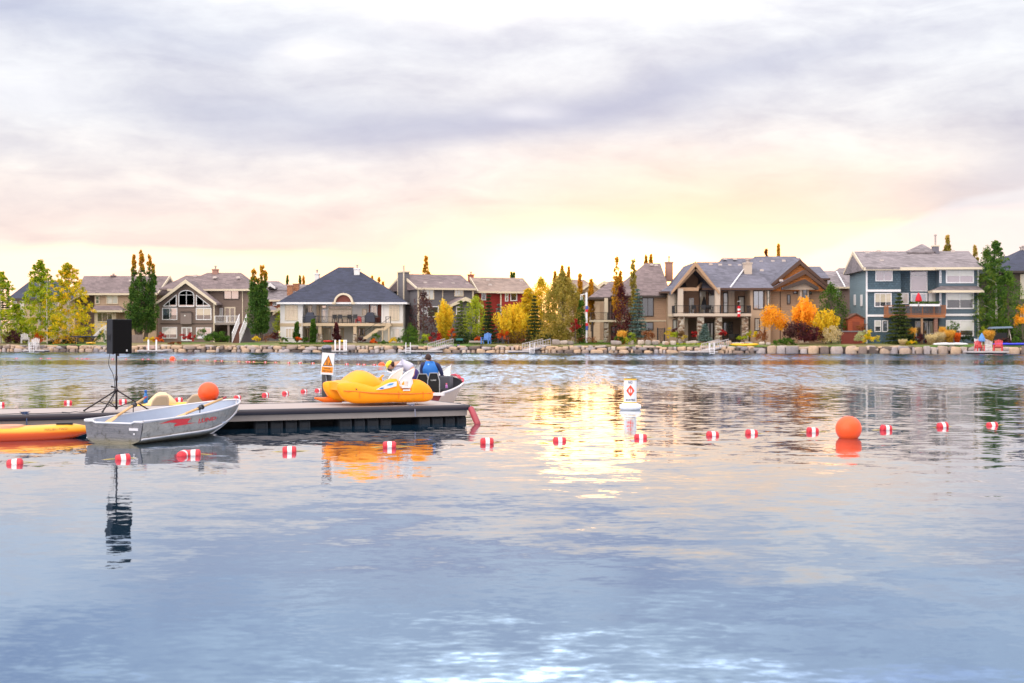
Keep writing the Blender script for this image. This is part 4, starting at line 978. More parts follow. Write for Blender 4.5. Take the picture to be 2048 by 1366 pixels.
def crown_points(kind, w, hh, rng, dens=1.0):
    """leaf positions, sizes and tones for a crown of width w and height hh standing at z=0"""
    P = []; S = []; T = []
    def clump(c, r, n, s, t0, flat=.8):
        q = rng.normal(size=(n, 3)); q /= np.linalg.norm(q, axis=1, keepdims=True)
        q *= (rng.random((n, 1)) ** .45) * r; q[:, 2] *= flat
        P.append(q + np.array(c)); S.append(s * rng.uniform(.6, 1.3, n)); T.append(np.clip(t0 + rng.normal(0, .12, n), 0, 1))
    if kind == 'aspen':
        k = int(w * hh * 6.5 * dens)
        for i in range(k):
            z = rng.uniform(.10, 1); prof = (1 - z) ** .75 * .98 + .07 if z > .22 else .72 + z * .5
            R_ = w/2 * prof * 1.12; a = rng.uniform(0, 6.283); r = R_ * (rng.random() ** .5)
            r *= rng.uniform(.65, 1.32)
            clump((math.cos(a)*r, math.sin(a)*r, z*hh - rng.random()*.3), rng.uniform(.22, .55) * (.5 + .6*(1-z)), int(34*dens), .17, rng.uniform(.1, .9) * .75 + .1)
    elif kind == 'column':                       # poplar column, one stem
        k = int(hh * 12 * dens)
        for i in range(k):
            z = rng.uniform(.02, 1); prof = min(1, .55 + z*2) * (1 - max(0, z - .45) * 1.35)
            R_ = w/2 * max(prof, .12); a = rng.uniform(0, 6.283); r = R_ * rng.uniform(.3, 1.05)
            clump((math.cos(a)*r, math.sin(a)*r, z*hh), max(.15, R_*.5), int(34*dens), .17, .2 + .35*rng.random() + .45*max(0, z-.72)/.28, 1.5)
    elif kind == 'spruce':
        lay = max(8, int(hh * 3.0))
        for i in range(lay):
            z = (i + .3) / lay; R_ = w/2 * (1 - z) ** .9 + .04
            m = max(5, int(9 * (1 - z) + 4))
            for j in range(m):
                a = 6.283*j/m + rng.uniform(-.3, .3) + i; L = R_ * rng.uniform(.78, 1.12); n = int((10 + L * 40) * dens)
                u = rng.random(n) ** .7
                q = np.stack([np.cos(a)*L*u, np.sin(a)*L*u, z*hh + .06 - .20*L*u + .10*L*u*u], 1)
                q += rng.normal(size=(n, 3)) * np.array([.07 + .05*L, .07 + .05*L, .05])
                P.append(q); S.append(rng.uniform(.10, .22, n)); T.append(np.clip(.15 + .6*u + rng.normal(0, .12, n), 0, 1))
    elif kind == 'round':
        k = int(max(14, w * hh * 9 * dens))
        for i in range(k):
            a = rng.uniform(0, 6.283); e = rng.uniform(-.35, 1); e = math.asin(max(-1, min(1, e)))
            r = rng.uniform(.5, 1.12)
            c = (math.cos(a)*math.cos(e)*r*w/2*.88, math.sin(a)*math.cos(e)*r*w/2*.88, hh*.45 + math.sin(e)*r*hh*.5)
            clump(c, max(.12, min(w, hh) * .17), int(38*dens), min(.15, .07 + w*.03), rng.uniform(.15, .85), .9)
    elif kind == 'vase':                         # upright fan of stems
        k = int(max(20, w * 24 * dens))
        for i in range(k):
            a = rng.uniform(0, 6.283); r = (rng.random() ** .6) * w/2; top = hh * (1 - .35*(r/(w/2))**2) * rng.uniform(.82, 1.0)
            n = int(top * 26 * dens); u = rng.uniform(.12, 1, n)
            q = np.stack([np.cos(a)*r*(.25 + .75*u), np.sin(a)*r*(.25 + .75*u), top*u], 1) + rng.normal(size=(n, 3)) * .09
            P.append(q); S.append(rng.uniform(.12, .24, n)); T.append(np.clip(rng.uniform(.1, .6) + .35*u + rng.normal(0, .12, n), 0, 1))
    elif kind == 'grass':
        k = int(max(60, w * 260 * dens))
        a = rng.uniform(0, 6.283, k); r = (rng.random(k) ** .7) * w/2 * .5
        for u in (.12, .35, .6, .85):
            q = np.stack([np.cos(a)*r*(1 + 1.3*u*u), np.sin(a)*r*(1 + 1.3*u*u), hh*u*rng.uniform(.75, 1.05, k)], 1)
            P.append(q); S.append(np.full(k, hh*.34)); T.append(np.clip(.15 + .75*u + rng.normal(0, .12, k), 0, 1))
    elif kind == 'low':                          # spreading juniper or flower bed
        k = int(max(14, w * 12 * dens))
        for i in range(k):
            x = rng.uniform(-.5, .5); clump((x*w, rng.uniform(-.35, .35), hh * rng.uniform(.15, .8) * (1 - (2*x)**4*.6)), max(.10, hh*.28), int(26*dens), .12, rng.uniform(.1, .9), .8)
    elif kind == 'willow':
        k = int(w * hh * 6.5 * dens)
        for i in range(k):
            a = rng.uniform(0, 6.283); z = rng.uniform(.08, 1); prof = math.sin(min(1, z*.82 + .22) * math.pi) ** .55
            r = w/2 * prof * (rng.random() ** .4)
            clump((math.cos(a)*r, math.sin(a)*r, z*hh), rng.uniform(.28, .5), int(34*dens), .15, rng.uniform(.15, .85), 1.4)
    elif kind == 'multi':
        pass
    return np.concatenate(P), np.concatenate(S), np.concatenate(T)

KIND_NAMES = {'aspen': 'aspen_tree', 'column': 'poplar_tree', 'spruce': 'spruce_tree', 'round': 'shrub', 'vase': 'upright_shrub', 'grass': 'grass_clump', 'low': 'low_shrub', 'willow': 'bushy_tree'}
SEEDN = [100]
def plant(label, kind, px, w_px, top, base, pal, off, cat=None, trunk=None, group=None, name=None, dens=1.0, stems=None, lean=0, z0=None, tip=None):
    SEEDN[0] += 1
    rng = np.random.default_rng(SEEDN[0])
    Y = Yw(px) + off
    zg = Z(base, Y) if z0 is None else z0
    zt = Z(top, Y); sc_ = Y / F
    hh = zt - zg; w = w_px * sc_
    tall = kind in ('aspen', 'column', 'spruce', 'willow') or trunk
    root = thing(name or KIND_NAMES[kind], label, cat or ('tree' if tall else 'shrub'), (X(px, Y), Y, zg), 0, group)
    mat = leafmat(pal)
    cb = (trunk or 0)                             # clear trunk height, m
    if stems:                                     # (dpx, width_px, top_py) columns from one root
        PP, SS, TT = [], [], []
        for dpx, wp, tp in stems:
            h2 = Z(tp, Y) - zg - cb
            p_, s_, t_ = crown_points(kind, wp*sc_, h2, rng, dens); p_[:, 0] += dpx*sc_; p_[:, 2] += cb
            PP.append(p_); SS.append(s_); TT.append(t_)
        P, S, T = np.concatenate(PP), np.concatenate(SS), np.concatenate(TT)
    else:
        P, S, T = crown_points(kind, w, hh - cb, rng, dens); P[:, 2] += cb
    P[:, 0] += lean * P[:, 2]
    if tip:                                       # golden upper shoots
        zc = (Z(tip, Y) - zg); m_ = P[:, 2] > zc + rng.normal(0, .35, len(P))
        if m_.any(): leaf_mesh('golden_shoots', P[m_], S[m_], rng.random(m_.sum()), leafmat('gold_tip'), root, up=.3, rng=rng)
        P, S, T = P[~m_], S[~m_], T[~m_]
    leaf_mesh('crown' if tall else 'foliage', P, S, T, mat, root, up=.85 if kind in ('grass', 'vase') else .25 if kind == 'column' else 0, aspect=.12 if kind == 'grass' else .5, rng=rng)
    if tall or kind == 'vase':
        mb = MB(); bark = BARK_W if kind == 'aspen' else BARK
        r0 = max(.05, w * .028)
        xs = [s[0]*sc_ for s in stems] if stems else [0]
        hs = [Z(s[2], Y) - zg for s in stems] if stems else [hh]
        for x_, h_ in zip(xs, hs):
            hm = h_ * (.55 if kind == 'vase' else .93)
            pts = [(x_*.4 if stems else 0, 0, -.15), (x_*.8 + rng.normal()*.03, 0, hm*.3), (x_ + rng.normal()*.05, rng.normal()*.04, hm*.65), (x_, 0, hm)]
            pts = [(a + lean*max(c, 0), b, c) for a, b, c in pts]
            mb.tube(pts, [r0*1.3, r0, r0*.6, r0*.15], 7)
            for i in range(9 if tall else 6):
                z = h_ * rng.uniform(.2, .8); a = rng.uniform(0, 6.283); L = w*.36*(1 - z/h_) + .15
                mb.tube([(x_ + lean*z, 0, z), (x_ + lean*z + math.cos(a)*L*.5, math.sin(a)*L*.5, z + L*.35), (x_ + lean*z + math.cos(a)*L, math.sin(a)*L, z + L*.6)], [r0*.4, r0*.25, r0*.08], 5)
        mb.build('trunk' if tall else 'stems', bark, root)
    return root

TG = 'trees on the far shore'; SG = 'shrubs along the far shore'; BG = 'tree tops behind the houses'
# left end
plant('yellow green tree cut off by the left edge of the picture', 'aspen', 0, 112, 542, 692, 'aspen_green', 4, group=TG, trunk=.6)
plant('low yellow green aspen between the left edge and the tall aspen', 'aspen', 33, 66, 606, 690, 'aspen_green', 5.5, group=TG)
plant('tall green aspen with thin pointed top, left of the white trunked one', 'aspen', 80, 102, 521, 690, 'aspen_green', 4.5, group=TG, dens=1.1)
plant('yellowing aspen with loose airy top left of the tan house', 'aspen', 137, 124, 526, 690, 'aspen_gold', 4, group=TG, dens=1.05)
plant('slender white trunked aspen between two bushy ones', 'aspen', 95, 34, 545, 692, 'aspen_green', 2.6, group=TG, trunk=2.2, dens=.5)
plant('small golden shrub under the yellowing aspen', 'low', 132, 46, 668, 692, 'orange', 2.6, group=SG, dens=.8)
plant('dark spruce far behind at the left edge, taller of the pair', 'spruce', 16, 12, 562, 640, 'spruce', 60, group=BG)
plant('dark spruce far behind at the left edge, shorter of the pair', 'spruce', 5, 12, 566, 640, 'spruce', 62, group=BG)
plant('dark red brown shrub at the left end of the shore', 'round', 30, 52, 660, 694, 'plum', 3.2, group=SG)
plant('fiery orange red shrub behind the white dock chair', 'round', 76, 26, 664, 690, 'fire', 2.6, group=SG)
plant('dark green hedge under the yellowing aspen', 'low', 132, 74, 674, 693, 'spruce', 3.0, group=SG, dens=1.2)
plant('yellow shrub beside the yellow slide', 'round', 170, 24, 668, 690, 'yellow', 3.4, group=SG)
plant('green shrub beside the black speaker, right of the slide', 'round', 203, 20, 664, 690, 'green', 3.2, group=SG)
# poplars
plant('tall dark green poplars with golden tips in front of the tan house', 'column', 283, 60, 503, 676, 'poplar', 6, trunk=.7, group=TG, tip=538,
      stems=[(-20, 28, 572), (-15, 18, 511), (0, 24, 502), (-6, 30, 556), (16, 20, 512), (24, 18, 530), (14, 30, 568)], dens=1.1)
plant('pair of dark poplars with golden tips between two houses', 'column', 518, 42, 532, 679, 'poplar', 6, trunk=.7, group=TG, tip=556,
      stems=[(-10, 28, 540), (7, 24, 533), (13, 18, 541), (-4, 32, 556), (6, 30, 570)], dens=1.1)
for lab, px, w, top, base, pal, off in (
    ('golden poplar top rising over the grey gable roof', 852, 14, 513, 585, 'gold_tip', 40),
    ('tiny pair of olive poplar tips over the red house roof, left one', 1022.5, 4.5, 544, 575, 'poplar', 60),
    ('tiny pair of olive poplar tips over the red house roof, right one', 1028, 4.5, 545, 575, 'poplar', 60),
    ('small dark poplar left of the orange chimneys', 575, 6, 552, 610, 'poplar', 70),
    ('small dark poplar behind the orange chimneys', 600, 6, 552, 600, 'poplar', 70),
    ('thin poplar tip just right of the orange chimneys', 607, 6, 553, 600, 'gold_tip', 72),
    ('small golden poplar right of the white chimney', 744, 7, 551, 600, 'gold_tip', 60),
    ('smaller golden poplar beyond the navy roof slope', 758, 7, 557, 600, 'gold_tip', 62),
    ('smallest golden poplar beside the grey gable', 766, 5, 565, 600, 'gold_tip', 62),
    ('golden poplar top behind the willow, left one', 1110, 8, 544, 600, 'gold_tip', 20),
    ('golden poplar top behind the willow, middle one', 1124, 10, 533, 600, 'gold_tip', 20),
    ('golden poplar top behind the willow, right one', 1137, 9, 535, 600, 'gold_tip', 20),
    ('golden poplar left of the flag pole', 1160, 13, 549, 640, 'gold_tip', 16),
    ('wide golden poplar behind the flag pole', 1182, 13, 560, 660, 'gold_tip', 14),
    ('pair of golden poplar tips behind the big brown hip roof, left one', 1292, 7, 511, 560, 'gold_tip', 44),
    ('pair of golden poplar tips behind the big brown hip roof, right one', 1302, 8, 510, 560, 'gold_tip', 44),
    ('small red brown tree top above the slate roof', 1532, 10, 499, 540, 'rust', 50),
    ('small yellow lit tree top above the slate roof', 1557, 6, 489, 540, 'gold_tip', 50),
    ('thin sparse tree top above the blue house roof', 1895, 16, 472, 530, 'olive', 40)):
    plant(lab, 'column', px, w, top, base, pal, off, group=BG, dens=1.5)
# behind and beside the grey and red houses
plant('dark purple leaved tree in front of the pewter house', 'willow', 846, 56, 585, 688, 'plum', 7, group=TG, dens=.9)
plant('dark green bush at the right corner of the white house', 'round', 820, 36, 650, 690, 'green', 4, group=SG)
plant('yellow fan shaped tree in front of the pewter house', 'vase', 890, 44, 596, 688, 'yellow', 5, cat='tree', group=TG)
plant('lime tinged spruce right of the yellow fan shaped tree', 'spruce', 921, 38, 600, 690, 'spruce_lime', 4.6, group=TG)
plant('yellow green leafy tree between the two spruces', 'willow', 951, 62, 598, 690, 'lime', 7, group=TG, dens=1.2)
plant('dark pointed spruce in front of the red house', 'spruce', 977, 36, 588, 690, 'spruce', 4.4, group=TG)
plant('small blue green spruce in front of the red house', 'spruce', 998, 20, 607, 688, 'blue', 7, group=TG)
plant('large yellow fan shaped tree right of the dark spruce', 'vase', 1026, 80, 602, 692, 'yellow', 4.5, cat='tree', group=TG, dens=.9)
plant('dark green pine standing between yellow trees', 'spruce', 1069, 42, 590, 690, 'pine', 3.8, group=TG)
plant('golden tree glowing behind the dark pine', 'willow', 1082, 72, 562, 690, 'yellow', 12, group=TG, dens=1.5)
plant('bright golden poplar at the right end of the red house', 'aspen', 1056, 56, 572, 690, 'yellow', 12, group=TG, dens=1.3)
plant('broad olive willow in the middle of the shore', 'willow', 1125, 86, 550, 690, 'olive', 5, group=TG, dens=1.7)
plant('narrow green tree against the white flag pole', 'column', 1163, 24, 596, 688, 'green', 4.2, group=TG)
plant('yellow brown thicket below the olive willow', 'low', 1095, 60, 652, 692, 'olive', 3, group=SG, dens=1.2)
plant('green brown undergrowth below the dark pine', 'low', 1040, 60, 655, 692, 'brown', 3.4, group=SG, dens=1.2)
plant('dark undergrowth between the spruces', 'low', 945, 70, 664, 691, 'spruce', 3.6, group=SG, dens=1.2)
plant('red leaved bush beside the white gangway', 'round', 872, 30, 663, 690, 'red', 2.6, group=SG)
plant('small yellow green bush left of the red leaved bush', 'round', 850, 22, 666, 690, 'lime', 2.8, group=SG)
plant('orange bush behind the top of the gangway', 'round', 904, 18, 656, 686, 'fire', 3.6, group=SG)
plant('orange red bush left of the blue chair', 'round', 957, 16, 671, 685, 'fire', 2.8, group=SG)
plant('orange shrub behind the two dark chairs', 'round', 1006, 30, 661, 688, 'fire', 3.2, group=SG)
plant('dark green bush left of the red leaved bush', 'low', 828, 40, 670, 691, 'green', 2.6, group=SG, dens=1.2)
plant('small crimson tree with a bare stem by the willow', 'round', 1151, 22, 638, 688, 'red', 3, cat='tree', trunk=.7, name='small_tree', group=TG)
plant('rust coloured hedge under the flag pole', 'low', 1172, 40, 670, 688, 'rust', 4, group=SG)
plant('dark bush left of the boulder pile under the willow', 'round', 1098, 26, 668, 690, 'spruce', 3, group=SG)
# in front of the sand house
plant('tall golden poplar in front of the brown hip roof', 'column', 1233, 20, 515, 640, 'gold_tip', 8, group=TG, stems=[(0, 16, 515), (8, 14, 545)])
plant('slim green gold poplar right of the tall golden one', 'column', 1266, 17, 519, 650, 'olive', 8, group=TG)
plant('tall red purple columnar tree in front of the balcony', 'willow', 1243, 42, 574, 690, 'burgundy', 4.6, group=TG)
plant('pale blue spruce in front of the dark window', 'spruce', 1275, 44, 577, 674, 'blue', 4.4, group=TG)
plant('round lime green bush below the blue spruce', 'round', 1260, 27, 664, 690, 'lime', 2.4, group=SG)
plant('green shrub left of the round lime green bush', 'round', 1238, 22, 672, 690, 'green', 2.5, group=SG)
plant('golden grass tuft behind the round lime green bush', 'grass', 1244, 20, 661, 690, 'gold_grass', 2.8, group=SG)
plant('rust brown shrub right of the blue spruce', 'round', 1298, 30, 659, 688, 'rust', 3, group=SG)
plant('yellow shrub near the black garden gate', 'round', 1338, 16, 654, 684, 'yellow', 3.6, group=SG)
# in front of the timber house
plant('lime yellow shrub left of the round brown shrub', 'round', 1350, 18, 661, 682, 'lime', 3.2, group=SG)
plant('round brown green shrub before the first stone column', 'round', 1363, 26, 661, 682, 'brown', 3, group=SG)
plant('low moss green shrub before the round brown one', 'round', 1368, 16, 670, 682, 'olive', 2.5, group=SG)
plant('dark shrub before the left wing of the timber house', 'round', 1348, 18, 655, 680, 'burgundy', 5, group=SG)
plant('small red shrub between stone columns', 'round', 1389, 15, 659, 678, 'red', 5, group=SG)
plant('squat blue spruce before the stone columns', 'spruce', 1409, 27, 649, 681, 'blue', 4, group=TG, dens=1.3)
plant('magenta red shrub before the third stone column', 'round', 1446, 18, 658, 677, 'red', 4.6, group=SG)
plant('small yellow green ball shrub, left of two', 'round', 1478, 11, 672, 680, 'lime', 4, group=SG)
plant('small yellow green ball shrub, right of two', 'round', 1490, 11, 672, 680, 'lime', 4, group=SG)
plant('yellow and brown shrub right of the last stone column', 'round', 1505, 26, 660, 680, 'aspen_gold', 4.4, group=SG)
plant('dark red brown shrub left under the orange tree', 'round', 1524, 32, 662, 688, 'rust', 3.2, group=SG)
plant('bright orange round tree before the timber house wall', 'round', 1547, 58, 611, 674, 'orange', 4.2, cat='tree', name='small_tree', group=TG, dens=1.1)
plant('bright orange tree with two tops under the cedar gable', 'vase', 1609, 56, 590, 682, 'orange', 5.6, cat='tree', name='small_tree', group=TG, dens=1.1)
plant('yellow green fan shaped shrub right of the orange tree', 'vase', 1652, 56, 614, 684, 'yellow', 4.6, group=SG)
plant('dark green tree between the timber house and the blue house', 'willow', 1662, 74, 572, 686, 'green', 8, group=TG)
plant('mixed burgundy shrub below the orange tree', 'round', 1596, 58, 640, 690, 'plum', 3.6, group=SG)
plant('burgundy shrub in front of the mixed one', 'round', 1612, 40, 655, 691, 'burgundy', 2.8, group=SG)
plant('nearly black purple shrub left of the tan shrub', 'round', 1633, 28, 652, 692, 'burgundy', 2.4, group=SG, dens=1.2)
plant('pale tan shrub right of the dark purple shrub', 'round', 1663, 40, 652, 692, 'tan', 2.2, group=SG)
plant('low spreading green juniper on the boulders', 'low', 1568, 46, 675, 691, 'green', 2.0, group=SG, dens=1.4)
# in front of the blue house
plant('pale variegated shrub before the red fence', 'round', 1722, 30, 661, 690, 'pale', 2.8, group=SG)
plant('yellow orange shrub right of the variegated one', 'round', 1744, 34, 661, 691, 'aspen_gold', 2.4, group=SG)
plant('brown shrub before the garden shed', 'round', 1722, 28, 645, 680, 'rust', 5, group=SG)
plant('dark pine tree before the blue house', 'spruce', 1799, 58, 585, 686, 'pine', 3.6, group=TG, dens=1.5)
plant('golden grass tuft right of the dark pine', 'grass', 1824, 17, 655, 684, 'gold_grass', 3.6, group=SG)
plant('dark shrub at the foot of the dark pine', 'round', 1822, 20, 664, 686, 'spruce', 3.2, group=SG)
plant('burgundy shrub on the wall before the patio', 'round', 1842, 24, 668, 690, 'burgundy', 2.6, group=SG)
plant('straw coloured grasses on the wall, left tuft', 'grass', 1862, 26, 668, 690, 'tan', 2.4, group=SG)
plant('straw coloured grasses on the wall, right tuft', 'grass', 1880, 22, 664, 689, 'tan', 2.8, group=SG)
plant('golden grass tuft by the brick column', 'grass', 1885, 14, 653, 684, 'gold_grass', 4, group=SG)
plant('tall golden green grass clump before the blue house', 'grass', 1899, 24, 660, 685, 'gold_grass', 3, group=SG, dens=1.5)
plant('orange grass clump beside the golden green one', 'grass', 1914, 15, 665, 685, 'fire', 2.9, group=SG, dens=1.4)
plant('green bush before the lower right window of the blue house', 'round', 1906, 28, 641, 676, 'green', 4.6, group=SG)
plant('low dark shrub under the lower right window', 'low', 1934, 28, 668, 683, 'spruce', 4, group=SG, dens=1.3)
plant('yellow green bush at the right corner of the blue house', 'round', 1966, 22, 650, 684, 'lime', 5, group=SG)
plant('tall pale straw tuft low on the wall before the patio', 'grass', 1805, 20, 678, 691, 'tan', 2, group=SG)
plant('golden grass clump right of the blue house', 'grass', 1978, 24, 660, 686, 'gold_grass', 3.2, group=SG, dens=1.6)
plant('mixed yellow green ground cover left of the burgundy shrub', 'low', 1822, 26, 680, 691, 'aspen_gold', 2, group=SG)
plant('tall dark green tree right of the blue house', 'willow', 1974, 66, 500, 690, 'poplar', 8, group=TG, dens=1.0)
plant('tall thin topped tree right of the blue house, pale trunk', 'aspen', 1992, 84, 482, 690, 'poplar', 6.5, group=TG, trunk=.8)
plant('bushy green tree before the right edge house', 'willow', 2016, 76, 545, 690, 'green', 5.5, group=TG)
plant('thin olive tree behind the blue house roof edge', 'column', 1950, 18, 492, 600, 'olive', 24, group=BG)
plant('orange tree at the right edge of the picture', 'round', 2046, 34, 602, 676, 'orange', 4.2, cat='tree', name='small_tree', trunk=.4, group=TG)
plant('dark green understorey beneath the swing canopy', 'low', 2010, 80, 655, 690, 'spruce', 5, group=SG, dens=1.3)
plant('green shrub right of the garden swing', 'round', 2032, 24, 668, 690, 'green', 3, group=SG)
plant('plum brown shrub under the garden swing', 'low', 2012, 36, 674, 690, 'plum', 2.6, group=SG)
# in front of the taupe and white houses
plant('yellow flowering shrub left of the taupe house', 'low', 300, 20, 671, 683, 'yellow', 3.4, group=SG)
plant('orange flowering shrub left of the taupe house', 'low', 316, 18, 673, 683, 'fire', 3.4, group=SG)
plant('small burgundy shrub at the corner of the taupe house', 'round', 324, 16, 664, 683, 'red', 5, group=SG)
plant('wide crimson shrub before the taupe house door', 'round', 376, 36, 666, 686, 'red', 3.4, group=SG)
plant('large dark green shrub before the taupe house deck', 'round', 434, 54, 661, 690, 'green', 3, group=SG, dens=1.2)
plant('small green tree left of the large dark green shrub', 'round', 402, 24, 656, 686, 'green', 4, group=SG)
plant('orange ground cover before the taupe house', 'low', 350, 30, 683, 688, 'rust', 1.8, group=SG)
plant('low yellow shrub at the foot of the poplar pair', 'low', 512, 16, 672, 682, 'yellow', 4, group=SG)
plant('dark red hedge between the taupe and white houses', 'low', 540, 24, 664, 684, 'rust', 6, group=SG)
plant('round burgundy shrub at the corner of the white house', 'round', 553, 18, 661, 683, 'burgundy', 5.4, group=SG)
plant('small tree seen in the gap left of the white house', 'willow', 556, 16, 624, 672, 'lime', 18, group=TG)
plant('clipped cedar column at the left of the white house', 'column', 594, 11, 646, 682, 'green', 6, cat='shrub', name='cedar_column', group=SG, dens=2.2)
plant('taller clipped cedar column before the white house balcony', 'column', 626.5, 13, 640, 685, 'green', 5.4, cat='shrub', name='cedar_column', group=SG, dens=2.2)
plant('small orange ball shrub between the cedar columns', 'round', 597, 12, 673, 684, 'fire', 4, group=SG)
plant('green ball shrub at the left corner of the white house', 'round', 569, 14, 674, 685, 'green', 4.4, group=SG)
plant('green ball shrub left of the taller cedar column', 'round', 609, 14, 672, 685, 'green', 4.4, group=SG)
plant('narrow dark red tree before the white house', 'column', 673, 15, 649, 684, 'burgundy', 3.4, group=TG, dens=1.6, name='columnar_tree')
plant('round burgundy shrub before the stair of the white house', 'round', 722, 17, 672, 687, 'plum', 3.4, group=SG)
plant('small green tree beside the white house stair', 'round', 753, 22, 662, 686, 'green', 4.6, group=SG)
plant('golden yellow ball shrub right of the white house stair', 'round', 787, 15, 671, 688, 'yellow', 3.2, group=SG)
plant('low green shrub right of the stair landing', 'low', 767, 20, 679, 688, 'green', 3.2, group=SG)
plant('dark green shrub at the right corner wall of the white house', 'round', 803, 20, 671, 689, 'green', 3, group=SG)
plant('orange flowers under the white house stair', 'low', 748, 12, 677, 686, 'fire', 3.6, group=SG)

def lawn_patch(pxa, pxb, o0, o1, label):
    """ground cover as many small tufts"""
    rng = np.random.default_rng(int(pxa))
    n = int((pxb-pxa) * 26)
    px = rng.uniform(pxa, pxb, n); o = rng.uniform(o0, o1, n)
    Yv = 148.5 - 14.4*px/2048 + o
    P = np.stack([(px-CX)/F*Yv, Yv, .84 + (o-1)*.016 + rng.uniform(0, .05, n)], 1)
    ob = leaf_mesh('grass', P, rng.uniform(.06, .16, n), rng.random(n), leafmat('green' if 'green' in label else 'lime'), None, up=.6, aspect=.4, loc=(0, 0, 0))
    tag(ob, label, 'grass', kind='stuff')
lawn_patch(558, 672, .9, 5, 'bright green lawn before the white house')
lawn_patch(1160, 1232, .9, 6, 'green lawn before the sand coloured house')
lawn_patch(1330, 1500, 1.6, 5, 'short lime grass before the timber house')

# ------------------------------------------------------------------ boulders
BR = toned('boulder_stone', [(.22, .19, .18), (.40, .34, .31), (.55, .47, .42), (.40, .26, .18)], .85, bump=.05, patch=.1)
rnd = random.Random(21)
BL = [(1232, 22, 8), (1262, 12, 8), (1282, 14, 9), (1296, 12, 9), (1312, 16, 9), (1330, 12, 7), (1346, 12, 8), (1362, 10, 6), (1376, 9, 7), (1310, 14, 7), (1386, 16, 8), (1393, 12, 7), (1426, 12, 7), (1444, 10, 6), (1406, 12, 7), (1470, 18, 5),
      (1484, 10, 5), (1498, 16, 6), (1524, 12, 6), (1537, 10, 5), (1112, 16, 10), (1127, 18, 8), (1142, 12, 7), (1334, 10, 6), (1418, 12, 8), (1437, 14, 9), (1457, 12, 8)]
BLAB = ['wide boulder left of the round lime bush', 'small boulder below the round lime bush', 'boulder just right of the round lime bush', 'boulder below the rust brown shrub', 'rounded boulder before the sand house corner', 'boulder before the black garden gate',
 'boulder left of the round brown shrub', 'small boulder under the round brown shrub', 'small boulder right of the round brown shrub', 'boulder behind the bank below the sand house corner', 'boulder pair member set back before the second stone column', 'pale boulder left of the squat blue spruce',
 'boulder just right of the squat blue spruce', 'boulder below the magenta shrub', 'boulder set back behind the squat blue spruce', 'flat boulder behind the left end of the yellow kayak', 'small boulder behind the middle of the yellow kayak', 'flat boulder behind the right part of the yellow kayak',
 'boulder left of the spreading juniper', 'small boulder touching the spreading juniper', 'tall boulder left of the crimson tree', 'wide boulder beside the crimson tree stem', 'small boulder under the flag pole hedge', 'small boulder right of the garden gate',
 'boulder set back right of the blue spruce', 'boulder between the blue spruce and the magenta shrub', 'boulder above the left tip of the yellow kayak']
words = ['grey', 'pale', 'pinkish', 'brownish', 'rounded', 'flat', 'small', 'squat']
for i, (px, w, h_) in enumerate(BL):
    off = 1.2 + (i * 37 % 10) * .16
    if i in (10, 11, 14, 24): off += 1.6
    Y = Yw(px) + off; mb = MB()
    rock(mb, (X(px, Y), Y, .78), w*Y/F, w*Y/F*.8, h_*Y/F*1.05, rnd, rnd.random())
    o = mb.build('boulder', BR); smooth_by_angle(o, 50)
    tag(o, BLAB[i], 'boulder', 'boulders along the shoreline wall')

# ------------------------------------------------------------------ small things across the water
ALU = M('aluminium_rail', (.62, .58, .60), .45, .2); DOCKW = M('dock_light', (.42, .38, .38), .7); BLK = M('black_plastic', (.015, .015, .018), .45)
def far_dock(px0, px1, label, zt=.22, dep=2.2, off=-2.6, ladder=None, posts=()):
    pc = (px0+px1)/2; Y = Yw(pc) + off
    x0, x1 = X(px0, Y), X(px1, Y)
    r = thing('small_dock', label, 'dock', ((x0+x1)/2, Y, 0), 0, 'small docks on the far shore')
    w = (x1-x0)/2
    MB().box(-w, w, 0, dep, zt-.13, zt).build('deck', DOCKW, r)
    MB().box(-w*.86, -w*.2, .1, dep-.1, -.25, zt-.14).box(w*.2, w*.86, .1, dep-.1, -.25, zt-.14).build('float', BLK, r)
    if ladder:
        x = X(ladder, Y) - (x0+x1)/2; mb = MB()
        for s_ in (-.22, .22): mb.tube([(x+s_, -.08, -.5), (x+s_, -.08, zt+.75), (x+s_, .35, zt+.78), (x+s_, .4, zt)], .03, 6)
        for z in (-.2, .02, .2, .45): mb.bar((x-.22, -.08, z), (x+.22, -.08, z), .05, .04)
        mb.build('ladder', W_WHITE, r)
    for p in posts:
        x = X(p, Y) - (x0+x1)/2
        MB().box(x-.07, x+.07, .9, 1.04, zt, zt+1.05).build('post', W_WHITE, r)
    return r
def gangway(px0, px1, pxt, label, pyb, pyt, off=-2.0):
    """sloping bridge from dock (px0) up to shore (px1)"""
    Y = Yw(px0) + off; Y2 = Yw(px1) + .8
    a = Vector((X(px0, Y), Y, .28)); b = Vector((X(px1, Y2), Y2, .74))
    r = thing('gangway', label, 'gangway', a, 0, 'gangways on the far shore')
    b = b - a; a = Vector((0, 0, 0)); side = Vector((b.y, -b.x, 0)).normalized() * .5
    MB().bar(a, b, 1.0, .08).build('deck', DOCKW, r)
    for sg in (-1, 1):
        mb = MB(); s_ = side * sg
        up = Vector((0, 0, .62)); mb.bar(a+s_+up, b+s_+up, .06, .06); mb.bar(a+s_, b+s_, .06, .12); mb.bar(a+s_+up*.5, b+s_+up*.5, .03, .03)
        for i in range(9):
            t = i/8; mb.bar(a+(b-a)*t+s_, a+(b-a)*t+s_+up, .05, .05)
        mb.build('rail', M('gangway_grey', (.42, .38, .38), .6), r)
    return r
far_dock(45, 88, 'small dock with a white ladder frame at the far left shore', ladder=64)
far_dock(274, 327, 'small dock with two white posts and a pink box behind the speaker', posts=(292, 308))
far_dock(657, 693, 'small dock with white posts behind the black pile', posts=(668, 677, 686, 690))
